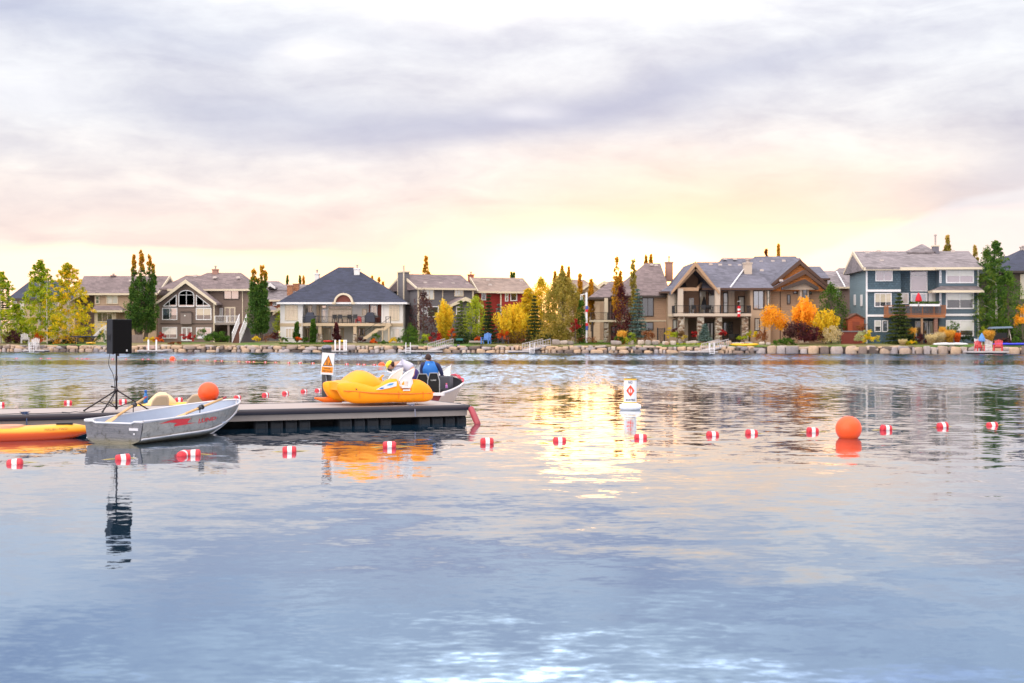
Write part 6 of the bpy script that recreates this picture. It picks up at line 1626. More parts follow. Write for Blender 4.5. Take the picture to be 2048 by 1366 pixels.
# floor, thwarts
MB().hexa([(.03, -.50, .07), (2.0, -.46, .09), (2.0, .46, .09), (.03, .50, .07), (.03, -.50, .09), (2.0, -.46, .11), (2.0, .46, .11), (.03, .50, .09)]).build('floor', ALI, rbt)
for s in (.55, 1.55, 2.5):
    g_ = rb_st(s); w = g_[2] + (g_[0]-g_[2])*.45 - .045; MB().box(s-.13, s+.13, -w, w, .24, .27).box(s-.12, s+.12, -w*.7, w*.7, .12 if s < 2 else .18, .24).build('thwart', ALI, rbt)
# gunwale rails, chine rail, keel rail
for sg in (1, -1):
    mb = MB(); mb.tube([(s, sg*rb_st(s)[0], rb_st(s)[1]+.005) for s in ss], .021, 8); smooth_by_angle(mb.build('gunwale', ALT, rbt), 60)
    mb = MB(); mb.tube([(s, sg*(rb_st(s)[2]+.022), rb_st(s)[3]+.01) for s in ss[:-1]], .017, 6); smooth_by_angle(mb.build('spray_rail', ALT, rbt), 60)
mb = MB(); mb.tube([(s, 0, rb_st(s)[4]-.005) for s in ss[8:]] + [(L_+.005, 0, rb_st(L_)[1])], .018, 8); smooth_by_angle(mb.build('stem_band', ALT, rbt), 60)
# transom with notch
g0, z0_, c0, cz0, k0 = rb_st(0)
tp = [(-g0, z0_), (-c0, cz0), (-c0*.96, cz0-.03), (-c0*.5, (cz0+k0)/2-.03), (0, k0), (c0*.5, (cz0+k0)/2-.03), (c0*.96, cz0-.03), (c0, cz0), (g0, z0_), (g0-.17, z0_), (g0-.26, z0_-.035), (-g0+.26, z0_-.035), (-g0+.17, z0_)]
mb = MB(); nn = len(tp); mb.add([(-.02, y, z) for y, z in tp] + [(.015, y, z) for y, z in tp], [tuple(range(nn-1, -1, -1)), tuple(range(nn, 2*nn))] + [(i, (i+1) % nn, (i+1) % nn + nn, i+nn) for i in range(nn)])
TRM = metal_mat('transom_aluminium', (.15, .15, .17), (.05, .045, .04))
tr_ = mb.build('transom', TRM, rbt)
mb = MB(); q = [(-.02, -g0, z0_), (-.02, -g0+.17, z0_), (-.02, -g0+.26, z0_-.035), (-.02, g0-.26, z0_-.035), (-.02, g0-.17, z0_), (-.02, g0, z0_)]
mb.tube(q, .017, 8).build('transom_cap', ALT, tr_)
for sg in (1, -1): MB().hexa([(-.03, sg*(g0+.0), z0_-.02), (.22, sg*(g0+.01), z0_-.02), (.22, sg*(g0-.05), z0_-.02), (-.03, sg*(g0-.20), z0_-.02), (-.03, sg*(g0+.0), z0_+.012), (.22, sg*(g0+.01), z0_+.012), (.22, sg*(g0-.05), z0_+.012), (-.03, sg*(g0-.20), z0_+.012)]).build('corner_cap', ALT, tr_)
MB().box(-.028, -.019, -g0+.10, -g0+.30, .25, .285).box(-.029, -.020, -g0+.10, -g0+.30, .288, .296).build('registration_plate', M('plate_pale', (.6, .58, .62), .5), tr_)
pg = MB().lathe([(.018, 0), (.018, .008)], 0, 0, 10).build('drain_plug', M('plate_pale', None), tr_); pg.location = (-.028, -g0+.19, .19); pg.rotation_euler = (0, R(90), 0)
# side marks: laid on the starboard skin
def rb_side(s, t, off=.004):                     # t: 0 gunwale .. 1 chine, starboard side
    P = rb_skin(s); k = len(P) - 1
    a, b, c = Vector(P[k]), Vector(P[k-1]), Vector(P[k-2])
    p = a.lerp(b, t*2) if t < .5 else b.lerp(c, t*2-1)
    P2 = rb_skin(min(s+.02, L_)); tang = (Vector(P2[k]) - a).normalized(); nrm = (c-a).cross(tang).normalized()
    if nrm.y > 0: nrm = -nrm
    return p + nrm*off
def rb_px(p):
    c, s_ = math.cos(RB_A), math.sin(RB_A); w = Vector((RB_O.x + p.x*c - p.y*s_, RB_O.y + p.x*s_ + p.y*c, p.z))
    return CX + w.x/w.y*F, HY - (w.z-H)/w.y*F
GR = [(s, t, *rb_px(rb_side(s, t))) for s in np.linspace(.05, 3.45, 86) for t in np.linspace(.02, .98, 25)]
def side_at(px, py):
    s, t, _, _ = min(GR, key=lambda q: (q[2]-px)**2 + (q[3]-py)**2)
    ds, dt = .02, .02
    for _ in range(6):                           # refine
        a = rb_px(rb_side(s, t)); b = rb_px(rb_side(s+ds, t)); c = rb_px(rb_side(s, t+dt))
        J = np.array([[(b[0]-a[0])/ds, (c[0]-a[0])/dt], [(b[1]-a[1])/ds, (c[1]-a[1])/dt]])
        try: d2 = np.linalg.solve(J, [px-a[0], py-a[1]])
        except Exception: break
        s = min(max(s + d2[0]*.7, .02), 3.5); t = min(max(t + d2[1]*.7, .01), .99)
    return s, t
def side_decal(name, pts_px, mat, faces=None, parent=None):
    fr = [rb_side(*side_at(x, y), .006) for x, y in pts_px]
    return MB().add(fr, faces or [tuple(range(len(fr)))]).build(name, mat, parent or hl)
yo = 0
bolt = [(318, 848), (341, 840.5), (352, 838.5), (382, 836.5), (376, 843), (375, 846), (393, 845), (372, 849), (348, 853), (350, 848.5), (355, 846), (340, 845)]
from mathutils.geometry import tessellate_polygon
tris = tessellate_polygon([[Vector((x, y, 0)) for x, y in bolt]])
side_decal('lightning_decal', bolt, TXT, [tuple(t_) for t_ in tris])
tv, tf = text_mesh("LUND", .03)
x0_, x1_ = min(v[0] for v in tv), max(v[0] for v in tv)
pp = []
for x, y in tv:
    u = (x-x0_)/(x1_-x0_); pp.append((396 + 36*u + y*3.2, 846.5 - 7.5*u - y*(12.5 - 3.5*u)))
side_decal('boat_lettering', pp, TXT, tf)

# oars
OARW = M('oar_wood', (.60, .36, .16), .5, kind='wood', var=.15)
def oar(label, h_px, h_py, h_Y, b_px, b_py, b_Y, lock_t, ext=1.0):
    a = Vector((X(h_px, h_Y), h_Y, Z(h_py, h_Y))); b = Vector((X(b_px, b_Y), b_Y, Z(b_py, b_Y)))
    r = thing('oar', label, 'oar', b, 0, 'oars of the rowboat'); d_ = a - b; L = d_.length; u = d_.normalized()
    MB().tube([(0, 0, 0), tuple(u*L*.9)], .024, 10).build('shaft', OARW, r, True)
    MB().tube([tuple(u*L*.88), tuple(u*L)], .020, 10).build('grip', M('grip_red', (.35, .03, .04), .5), r, True)
    lk = u*L*lock_t
    MB().tube([tuple(lk-u*.06), tuple(lk+u*.06)], .034, 10).tube([tuple(lk+u*.055), tuple(lk+u*.075)], .05, 12).build('collar', BLK, r, True)
    mb = MB(); mb.tube([tuple(lk+Vector((0, 0, .05))), tuple(lk+Vector((.04, 0, .0))), tuple(lk+Vector((0, 0, -.045))), tuple(lk+Vector((0, 0, -.13)))], .011, 6); mb.tube([tuple(lk+Vector((0, 0, .05))), tuple(lk+Vector((-.04, 0, .0))), tuple(lk+Vector((0, 0, -.045)))], .011, 6)
    mb.build('oarlock', M('oarlock_grey', (.10, .10, .12), .4, .6), r, True)
    # blade: flat paddle beyond the shaft
    sd = u.cross(Vector((0, 0, 1))).normalized(); up = sd.cross(u); mb = MB(); rg = []
    for t, w, th in ((.05, .022, .02), (-.05, .05, .012), (-.2, .07, .008), (-.42, .068, .006), (-.5, .05, .005)):
        p = u*t; rg.append([p + sd*w*math.cos(q_) + up*th*math.sin(q_) for q_ in [2*math.pi*j/10 for j in range(10)]])
    mb.loft(rg).build('blade', OARW, r, True)
    return r
oar('wooden oar with red grip leaning over the far side of the rowboat', 292.5, 794, 27.7, 232, 833.5, 26.3, .56)
oar('wooden oar with red grip resting on the near side of the rowboat', 452, 794.5, 27.6, 372, 827, 26.6, .34)
# bow line with small float
bw = RB_O + Vector((math.cos(RB_A)*L_, math.sin(RB_A)*L_, .62))
r = thing('mooring_line', 'short mooring line from the bow of the rowboat to the dock', 'rope', bw)
e = dk_world(dk_from(478, .2), .2, ZD+.02) - bw
MB().tube(catmull([(0, 0, -.02), tuple(e*.4+Vector((0, 0, -.14))), tuple(e)]), .010, 6).build('line', M('rope_tan', (.42, .34, .24), .9), r, True)

# ---- orange kayak at the left
KA = 26.5; kc = Vector((X(50, 26.6), 26.6, 0)); kl = 3.9
ky = thing('kayak', 'orange and yellow sit-on kayak floating beside the dock at the left edge', 'kayak', (kc.x - .70*math.cos(R(24)), kc.y - .70*math.sin(R(24)), 0), R(24))
rg = []; top = []
KS = np.linspace(-kl/2, kl/2, 25)
def kst(x):
    t = abs(x)/(kl/2); w = .40*max(.02, (1-t**2.6)); zt_ = .25 + .05*t**2 - .10*max(0, t-.8)/.2; zb_ = -.10 + .24*t**4
    return w, zt_, zb_
KM, gg, out = newmat('kayak_plastic')
t = gg.n('ShaderNodeTexCoord'); z = gg.sep(t.outputs['Object'])[2]; xx = gg.sep(t.outputs['Object'])[0]
n1 = gg.noise(t.outputs['Object'], 5, 4, .6)
f_ = gg.math('ADD', gg.math('MULTIPLY', z, 1.0), gg.math('ADD', gg.math('MULTIPLY', xx, .012), gg.math('MULTIPLY', gg.math('SUBTRACT', n1, .5), .03)))
c = gg.ramp(gg.math('MULTIPLY', f_, 3), [(0, (.62, .05, .008)), (.40, (.66, .09, .010)), (.56, (.86, .34, .012)), (.9, (.90, .42, .015))])
pbsdf(gg, out, c, .32, 0, .5)
for x in KS:
    w, zt_, zb_ = kst(x); q = []
    for j in range(20):
        a = 2*math.pi*j/20; cx_ = math.cos(a); sx_ = math.sin(a)
        q.append((x, w*(abs(cx_)**.75)*(1 if cx_ > 0 else -1), (zt_-.10)/1*0 + (.12 + (zt_-.12)*(abs(sx_)**.8)) if sx_ > 0 else .12 - (.12-zb_)*(abs(sx_)**.9)))
    rg.append(q)
smooth_by_angle(MB().loft(rg).build('hull', KM, ky), 50)
KSK = M('kayak_seat_peach', (.55, .30, .20), .6)
for sx in (-.95, .35): 
    mb = MB(); mb.loft([[(sx + a_*.34*math.cos(2*math.pi*j/14), .27*a_*math.sin(2*math.pi*j/14), z_) for j in range(14)] for a_, z_ in ((1.05, .22), (1.0, .275), (.86, .28), (.7, .24))])
    smooth_by_angle(mb.build('seat_well', KSK, ky), 40)
    MB().hexa([(sx-.40, -.20, .25), (sx-.32, -.20, .25), (sx-.32, .20, .25), (sx-.40, .20, .25), (sx-.46, -.18, .42), (sx-.42, -.18, .42), (sx-.42, .18, .42), (sx-.46, .18, .42)]).build('seat_back', M('kayak_pad', (.10, .10, .13), .7), ky)
MB().box(1.25, 1.55, -.12, -.06, .262, .30).build('hatch_handle', BLK, ky)
mb = MB(); mb.tube([(-.3, -.3, .22), (-.1, -.1, .31), (.1, .12, .30), (.3, .3, .22)], .012, 6).build('strap', BLK, ky)
tv, tf = text_mesh("MALIBU TWO"); x0_, x1_ = min(v[0] for v in tv), max(v[0] for v in tv)
vs = []
for x, y in tv:
    u = (x-x0_)/(x1_-x0_); lx = 1.02 + .42*u; w = kst(lx)[0]; vs.append((lx, -w*.985 - .004, .175 + .055*y))
MB().add(vs, tf).build('kayak_lettering', M('letter_brown', (.10, .05, .04), .6), ky)

# ---- pedal boats
YEL = M('pedal_yellow', (.95, .325, .003), .38, var=.05, scale=2, spec=.3); _m = YEL.node_tree; _g = G(_m); _p = [n for n in _m.nodes if n.type == 'BSDF_PRINCIPLED'][0]
_t = _g.n('ShaderNodeTexCoord').outputs['Object']; _s = _g.noise(_g.vmath('MULTIPLY', _t, (3, 3, 26)), 1, 6, .75); _k = _g.step(_s, .60, .68)
_old = _p.inputs['Base Color'].links[0].from_socket
_g.put(_p.inputs['Base Color'], _g.mix(_g.math('MULTIPLY', _k, .30), _old, (.50, .16, .02))); _g.put(_p.inputs['Roughness'], _g.math('ADD', .34, _g.math('MULTIPLY', _s, .25)))
YEL2 = M('pedal_orange', (.85, .16, .01), .35, var=.1); SEATW = M('seat_white', (.72, .70, .70), .4, var=.05)
def pedal_hull(mb, prof, yc, hw, tumble=.86):
    """loft along x; prof: (x, z_bottom, z_top, width factor)"""
    rg = []
    for x, zb_, zt_, wf in prof:
        w = hw*wf; q = []
        for j in range(18):
            a = 2*math.pi*j/18; c_, s_ = math.cos(a), math.sin(a)
            y = w*(abs(c_)**.55)*(1 if c_ > 0 else -1) * (tumble if s_ > .4 else 1)
            zz = (zb_+zt_)/2 + (zt_-zb_)/2*(abs(s_)**.7)*(1 if s_ > 0 else -1)
            q.append((x, yc + y, zz))
        rg.append(q)
    mb.loft(rg)
P_LY = .30
pr = thing('pedal_boat', 'bright orange yellow pedal boat with white fin seats on the end of the dock', 'pedal boat', dk_world(dk_from(775, P_LY), P_LY, 0), DK.a)
xo = dk_from(775, P_LY)
def pl(px, py, ly=0.0):                          # photo pixel on the near hull's side plane to pedal boat local
    return DK.lx(px, P_LY+ly) - xo, DK.z(py, px, P_LY+ly)
spec = [(680, 770, 779, .10), (683, 768, 786, .35), (690, 766, 797, .62), (699, 765.5, 804, .82), (712, 765, 807.5, .95), (730, 768, 808, 1), (752, 774, 807, 1), (766, 770, 806.5, 1), (778, 761.5, 806, 1), (788, 757.5, 805.5, 1), (797, 757.5, 805.5, 1),
        (800, 764, 805.5, 1), (803, 774, 805.5, 1), (822, 775, 805.5, 1), (826, 764, 805.5, 1), (830, 758.5, 805, 1), (843, 759.5, 805, .98), (853, 764.5, 804.5, .93), (862, 771, 803, .82), (868, 779, 800, .62), (871.5, 786, 795, .3)]
prof = []
for px, pt, pb, wf in spec:
    x, zt_ = pl(px, pt); _, zb_ = pl(px, pb); prof.append((x, max(zb_, ZD+.01), zt_, wf))
mb = MB(); pedal_hull(mb, prof, .22, .22); nh = mb.build('near_hull', YEL, pr); smooth_by_angle(nh, 50)
mb = MB(); pedal_hull(mb, [(x, a, min(b, .98), w) for x, a, b, w in prof], 1.26, .22); smooth_by_angle(mb.build('far_hull', YEL, pr), 50)
# bridging deck and raised nose
mb = MB(); rg = []
for px, pt in ((690, 768), (700, 764), (712, 764), (730, 766), (752, 776), (770, 780), (800, 782), (860, 780)):
    x, z = pl(px, pt); rg.append([(x, .2, z-.16), (x, 1.28, z-.16), (x, 1.28, z-.02), (x, .9, z+.015), (x, .6, z+.015), (x, .2, z-.02)])
smooth_by_angle(mb.loft(rg).build('deck', YEL, pr), 40)
mb = MB(); rg = []                               # the domed cowl
for px, pt, w in ((679, 770, .42), (688, 762, .46), (698, 751, .50), (707, 744, .53), (717, 740.3, .55), (728, 741.5, .55), (738, 745.5, .54), (748, 752, .50), (758, 759, .44), (768, 765, .36), (775, 770, .2)):
    x, z = pl(px, pt, .7); zb_ = pl(px, 777)[1] if px < 740 else pl(px, 781)[1]
    rg.append([(x, .74 + w*math.cos(a_)*(1.0), zb_ + max(0, z-zb_)*(math.sin(a_)**.8 if math.sin(a_) > 0 else 0)) for a_ in np.linspace(0, math.pi, 15)] )
mb.loft(rg); smooth_by_angle(mb.build('cowl', YEL, pr), 50)
smooth_by_angle(MB().tube([pl(636, 797, 1.0)[0:1] + (1.26, pl(636, 797, 1.0)[1])] + [(pl(655, 792, 1.0)[0], 1.26, ZD+.1), (pl(690, 790, 1.0)[0], 1.26, ZD+.12)], [.02, .06, .09], 8).build('keel_fin', YEL2, pr), 50)
# rub line, side emblem
mb = MB(); pts = [(pl(p, q)[0], -.012 if 705 < p < 858 else .03, pl(p, q)[1]) for p, q in ((688, 782), (705, 782.5), (740, 785.5), (780, 787), (820, 787.5), (858, 786.5), (869, 785))]
mb.tube(pts, .012, 6).build('rub_line', YEL2, nh)
for px_ in (719, 797, 846):
    x_ = pl(px_, 790)[0]; MB().tube([(x_, -.006, pl(px_, 783)[1]), (x_+.01, -.009, pl(px_, 797)[1])], .006, 5).build('mould_seam', YEL2, nh)
MB().tube([(pl(712, 777)[0], .01, pl(712, 777)[1]), (pl(714, 780)[0], -.005, pl(714, 780)[1])], .010, 6).build('drain_slot', BLK, nh)
def side_poly(name, pts, mat, yy): 
    q = [pl(*p) for p in pts]; MB().prism(q, yy, yy+.012).build(name, mat, nh)
side_poly('emblem', [(752, 779), (764, 772), (778, 765.5), (793, 763), (792.5, 772), (776, 776.5), (760, 779.5)], M('emblem_white', (.70, .72, .75), .5), -.022)
side_poly('emblem_mark', [(757, 777.5), (763, 775), (768, 775.2), (764, 778)], M('emblem_blue', (.03, .12, .45), .5), -.030)
side_poly('emblem_mark', [(773, 770.5), (779, 767.2), (787, 766), (784, 769.5), (777, 771)], M('emblem_light_blue', (.06, .30, .62), .5), -.030)
# white seats: bucket with fin shaped back
for k, ys in enumerate((.06, .78)):
    s_ = MB(); q = [pl(*p) for p in ((800, 762), (806, 753), (818, 744), (830, 738.5), (829, 748), (825.5, 756), (827, 762), (827, 775), (819, 775.5), (817, 763.5), (809, 762), (803.5, 767.5))]
    tr = tessellate_polygon([[Vector((x, z, 0)) for x, z in q]])
    n_ = len(q); v_ = [(x, ys, z) for x, z in q] + [(x, ys+.05, z) for x, z in q]
    s_.add(v_, [tuple(t_) for t_ in tr] + [tuple(i+n_ for i in t_[::-1]) for t_ in tr] + [(i, (i+1) % n_, (i+1) % n_ + n_, i+n_) for i in range(n_)])
    A_, B_, C_ = pl(819, 752), pl(826, 762), pl(803, 766)
    s_.hexa([(B_[0]-.04, ys+.04, B_[1]-.12), (B_[0], ys+.04, B_[1]-.12), (B_[0], ys+.40, B_[1]-.12), (B_[0]-.04, ys+.40, B_[1]-.12), (A_[0]+.02, ys+.04, A_[1]), (A_[0]+.07, ys+.04, A_[1]), (A_[0]+.07, ys+.40, A_[1]), (A_[0]+.02, ys+.40, A_[1])])
    s_.box(C_[0], B_[0]-.02, ys+.04, ys+.40, B_[1]-.14, B_[1]-.10)
    bevel(s_.build('seat', SEATW, pr), .015)
a_ = pl(804, 773); b_ = pl(820, 776); MB().box(a_[0], b_[0], -.02, .45, b_[1], a_[1]).build('seat_base', SEATW, pr)
a_ = pl(806, 779); b_ = pl(820, 781.5); MB().box(a_[0], b_[0], -.012, .01, b_[1], a_[1]).build('side_grip', SEATW, nh)
x, z = pl(771, 757, .3); mb = MB(); mb.tube([(x, .6, z-.2), (x, .6, z+.02), (x+.06, .6, z+.06)], .02, 8).tube([(x+.1, .95, z-.2), (x+.1, .95, z), (x+.16, .95, z+.05)], .02, 8).build('tiller', YEL, pr, True)

# second, pale pedal boat behind the dock
Yb = 33.2
pb_ = thing('pedal_boat', 'pale yellow pedal boat with two tan seats floating behind the rowboat', 'pedal boat', (X(340, Yb), Yb, 0), R(14))
PALE = M('pedal_pale', (.80, .55, .26), .4, var=.06); TANS = M('seat_tan', (.50, .38, .26), .5, var=.08); YL3 = M('pedal_gold', (.85, .45, .03), .4)
def lb(px, py): return X(px, Yb) - X(340, Yb), Z(py, Yb)
mb = MB(); pedal_hull(mb, [(-.95, -.05, .20, .2), (-.8, -.1, .30, .7), (-.3, -.15, .34, 1), (.7, -.15, .36, 1), (1.1, -.1, .34, .8), (1.3, 0, .28, .3)], -.45, .26); pedal_hull(mb, [(-.95, -.05, .20, .2), (-.8, -.1, .30, .7), (-.3, -.15, .34, 1), (.7, -.15, .36, 1), (1.1, -.1, .34, .8), (1.3, 0, .28, .3)], .45, .26)
mb.box(-.6, 1.0, -.5, .5, .12, .30); smooth_by_angle(mb.build('hull', YL3, pb_), 50)
mb = MB(); rg = []
for px, pt, w in ((293, 806, .2), (302, 797, .34), (312, 787.5, .42), (322, 783.3, .46), (332, 785, .44), (342, 792, .38), (352, 802, .25)):
    x, z = lb(px, pt); rg.append([(x, w*math.cos(a_), .30 + max(0, z-.30)*max(0, math.sin(a_))**.7) for a_ in np.linspace(0, math.pi, 13)])
smooth_by_angle(mb.loft(rg).build('cowl', PALE, pb_), 50)
for p0, p1, pt in ((301, 338, 787.5), (368, 411, 786)):
    xa, xb = lb(p0, 800)[0], lb(p1, 800)[0]; zt_ = lb(0, pt)[1]
    q = [(xa, .26), (xa+(xb-xa)*.12, .26+(zt_-.26)*.6), (xa+(xb-xa)*.34, .26+(zt_-.26)*.93), (xa+(xb-xa)*.6, zt_), (xb-(xb-xa)*.08, zt_), (xb, .26+(zt_-.26)*.75), (xb, .26)]
    o = MB().prism(q, -.60, -.53).build('seat_back', TANS, pb_); bevel(o, .02)
    q2 = [((x-(xa+xb)/2)*.84+(xa+xb)/2, .26+(z-.26)*.86) for x, z in q]
    MB().prism(q2, -.612, -.598).build('seat_pad', M('seat_tan_dark', (.36, .27, .18), .6), o)
# items on the dock behind the rowboat
def drinks_bottle(px, py, Y, label, cb_, cc, s=1.0):
    z0_ = Z(py, Y); r = thing('bottle', label, 'bottle', (X(px, Y), Y, z0_)); r.scale = (s, s, s)
    MB().lathe([(.03, 0), (.036, .01), (.036, .12), (.022, .16), (.02, .18)], 0, 0, 12).build('body', cb_, r, True)
    MB().lathe([(.024, .18), (.024, .215), (.012, .22)], 0, 0, 12).build('cap', cc, r, True)
    return r
drinks_bottle(291.5, 806, 31.2, 'small blue bottle beside the speaker stand leg', M('bottle_blue', (.02, .16, .45), .3), M('cap_blue', (.01, .10, .40), .4), 1.3)

# ---- big orange buoys
ORB = M('buoy_orange', (.95, .085, .008), .40, var=.14, scale=4, bump=.002)
def ball_buoy(px, pyc, Y, rad, label, mat=ORB, eye=True):
    z = Z(pyc, Y); r = thing('ball_buoy', label, 'buoy', (X(px, Y), Y, z-rad), 0, 'orange ball buoys')
    MB().ball((0, 0, rad), rad, n=20).build('ball', mat, r, True)
    if eye: MB().tube([(rad*.75, -rad*.3, .06), (rad*.98, -rad*.4, .02)], [.05, .03], 10).build('mooring_eye', BLK, r, True)
    return r
ball_buoy(1697, 857.5, 27.0, .245, 'big orange ball buoy floating at the right among the lane floats', eye=False)
ball_buoy(417, 785, 31.9, .232, 'orange ball buoy lying on the dock behind the rowboat')
# ---- swim lines
FR_ = M('float_red', (.58, .02, .035), .42, var=.30, scale=9); FW_ = M('float_white', (.70, .67, .66), .5, var=.16, scale=9); RP = M('rope_yellow', (.50, .40, .14), .9)
def float_proto():
    r = thing('lane_float', 'x', 'float')
    for a, b, m in ((-.115, -.035, FR_), (-.035, .040, FW_), (.040, .115, FR_)):
        q = [(a, .079 if m is FW_ else (.055 if a < -.1 else .078)), (a + (.02 if a < -.1 else 0), .078), (b - (.02 if b > .1 else 0), .078), (b, .078 if b < .1 else .055)]
        mb = MB(); mb.loft([[(x, rr*math.cos(2*math.pi*j/16), rr*math.sin(2*math.pi*j/16)) for j in range(16)] for x, rr in q])
        smooth_by_angle(mb.build('white_band' if m is FW_ else 'red_end', m, r), 45)
    return r
proto = float_proto(); used = [False]
def lane_float(px, pyc, label, group, rz=0, s=1.0, Y=None, tilt=0, mini=False):
    Y = Y or (H - .012) * F / (pyc - HY)
    o = proto if not used[0] else copy_tree(proto); used[0] = True
    o.location = (X(px, Y), Y, .018); o.rotation_euler = (0, R(tilt), R(rz)); o.scale = (s, s, s); o['label'] = label; o['group'] = group
    return o
def rope_line(label, pts, r_=.006, mat=RP, sag=.03, name='swim_rope'):
    """pts: world points at the water; the line dips under between them"""
    P = []
    for i in range(len(pts)-1):
        a, b = Vector(pts[i]), Vector(pts[i+1])
        for k in range(10):
            t = k/10; p = a.lerp(b, t); p.z = .008 - sag*math.sin(t*math.pi)**1.5 + .012*math.exp(-((min(t, 1-t))/.12)**2)
            P.append(p + Vector((0, .05*math.sin(t*math.pi*2 + i), 0)))
    P.append(Vector(pts[-1])); o0 = P[0].copy()
    o = MB().tube([p - o0 for p in P], r_, 6).build(name, mat, None, True, loc=o0)
    return tag(o, label, 'rope')
def wp(px, py): Y = H*F/(py-HY); return (X(px, Y), Y, .008)
G1 = 'red and white floats of the near swim line'
near = [(30, 926.5, 0, 'leftmost red and white float, lower left below the kayak'), (246, 917.5, 14, 'red and white float below the transom of the rowboat'), (366, 910.5, 60, 'red float end on, just left of its twin under the rowboat'),
        (387, 909.5, -3, 'red and white float touching its twin under the rowboat'), (579, 903, 0, 'red and white float in front of the black drums'), (779, 893.5, -4, 'red and white float over the orange reflection'),
        (974, 886.5, 2, 'red and white float just right of the dock end'), (1119, 881.5, 0, 'red and white float at the left of the sun glitter'), (1281, 875.5, -6, 'red and white float below the white marker buoy'),
        (1425, 870.5, 4, 'red and white float, first right of the marker buoy'), (1503, 867.5, 0, 'red and white float, second right of the marker buoy'), (1625, 863.5, -3, 'red and white float just left of the big orange ball'),
        (1772, 859, 6, 'red and white float just right of the big orange ball'), (1885, 854, 8, 'red and white float, second from the right edge'), (1984, 850.5, 0, 'rightmost red and white float near the right edge')]
for i, (px, py, rz, lab) in enumerate(near):
    o = lane_float(px, py, lab, G1, rz + 8 + (80 if px == 366 else 0)*.2, tilt=(i*53 % 13) - 6)
    o.location.z += ((i*29 % 7) - 3) * .005; o.rotation_euler.x = i*1.3
rope_line('thin yellow rope threading the near line of red and white floats', [wp(-60, 931)] + [wp(px, py) for px, py, _, _ in near if px not in (366,)] + [wp(2110, 846)])
G2 = 'red and white floats of the line behind the dock'
mid_ = [(1, 810, 'float of the middle line at the left edge of the picture'), (136, 806.5, 'float of the middle line left of the speaker stand'), (246, 804, 'float between the legs of the speaker stand'), (358, 800.5, 'float half hidden behind the pale pedal boat'),
        (475, 796, 'float just beyond the bow of the rowboat'), (531, 790.5, 'second float right of the rowboat bow'), (571, 787, 'third float right of the rowboat bow'), (608, 783.5, 'fourth float right of the rowboat bow'), (636, 781.5, 'float just left of the orange pedal boat')]
for i, (px, py, lab) in enumerate(mid_): lane_float(px, py, lab, G2, 20 if px < 400 else 62, .95)
rope_line('yellow rope of the middle float line behind the dock', [wp(-80, 813)] + [wp(px, py) for px, py, _ in mid_] + [wp(700, 774)])
# far line: floats only a couple of pixels long, one mesh each
mb = MB()
mb.mi = 0; mb.loft([[(x, .1*math.cos(2*math.pi*j/10), .1*math.sin(2*math.pi*j/10)) for j in range(10)] for x in (-.16, -.04)])
mb.mi = 1; mb.loft([[(x, .101*math.cos(2*math.pi*j/10), .101*math.sin(2*math.pi*j/10)) for j in range(10)] for x in (-.039, .039)])
mb.mi = 0; mb.loft([[(x, .1*math.cos(2*math.pi*j/10), .1*math.sin(2*math.pi*j/10)) for j in range(10)] for x in (.04, .16)])
mini = mb.build('lane_float', [FR_, FW_], None, True, loc=(0, 0, 0)); first = True
fx = [33, 82, 96, 100, 154, 164, 171.5, 177, 225.5, 252, 285.5, 296.6, 330, 350, 368, 372.5, 395, 415, 430.6, 443.6, 478, 494, 499, 507.5, 530.7, 551.6, 577.5, 600.5, 626, 694, 717, 728.5, 749, 775]
def far_py(px): return 717.6 + (px-33)/(350-33)*2.4 if px < 350 else 720.4 + (px-350)/(775-350)*11.6
G3 = 'tiny floats of the farthest swim line'
places = {33: 'at the far left', 626: 'just left of the black pile', 694: 'first right of the black pile', 717: 'second right of the black pile', 728.5: 'third right of the black pile', 749: 'just left of the far orange ball', 775: 'just right of the far orange ball'}
for px in fx:
    Y = H*F/(far_py(px)-HY)
    o = mini if first else mini.copy()
    if not first: COL.objects.link(o)
    first = False
    o.location = (X(px, Y), Y, .03); o.rotation_euler = (0, 0, R(-30 + (px*7 % 40))); k_ = .50 if px < 600 else .62; o.scale = (k_, k_, k_)
    tag(o, ('tiny red and white float ' + places[px]) if px in places else 'tiny red float in the farthest line across the lake, between the shore and the dock', 'float', G3)
rope_line('faint yellow rope of the farthest float line', [wp(-40, 717.2)] + [wp(px, far_py(px)) for px in fx[::3]] + [wp(775, 732)], .010, sag=.0)
ball_buoy(345, 718.2, 103, .20, 'small far orange ball buoy right of the speaker pole', eye=False)
ball_buoy(763.5, 731.2, 86, .21, 'small far orange ball buoy left of the bending man', eye=False)

# ---- white marker buoy
Yb = H*F/(819.5-HY)
bu = thing('marker_buoy', 'white cylindrical NO boats marker buoy with orange diamond and yellow rims', 'buoy', (X(1260.5, Yb), Yb, 0))
k = Yb/F; rb_ = 12.6*k; zb0 = .13; ztp = Z(757.5, Yb)
BW = M('buoy_white', (.70, .71, .76), .4, var=.05)
MB().lathe([(rb_*.96, -.35), (rb_, .05), (rb_, ztp-.03), (rb_*.98, ztp)], 0, 0, 36).build('cylinder', BW, bu, True)
MB().lathe([(rb_, -.02), (21.5*k*.9, .005), (21.8*k, .05), (21.5*k, .11), (18*k, .155), (rb_, .175)], 0, 0, 36).build('float_collar', M('collar_white', (.76, .75, .78), .45), bu, True)
YB = M('buoy_yellow_band', (.80, .45, .05), .5)
for za, zb_ in ((ztp-.036, ztp+.004), (.178, .205)): MB().lathe([(rb_+.004, za), (rb_+.004, zb_)], 0, 0, 36).lathe([(rb_*.2, zb_), (rb_+.004, zb_)], 0, 0, 36).build('yellow_band', YB, bu, True)
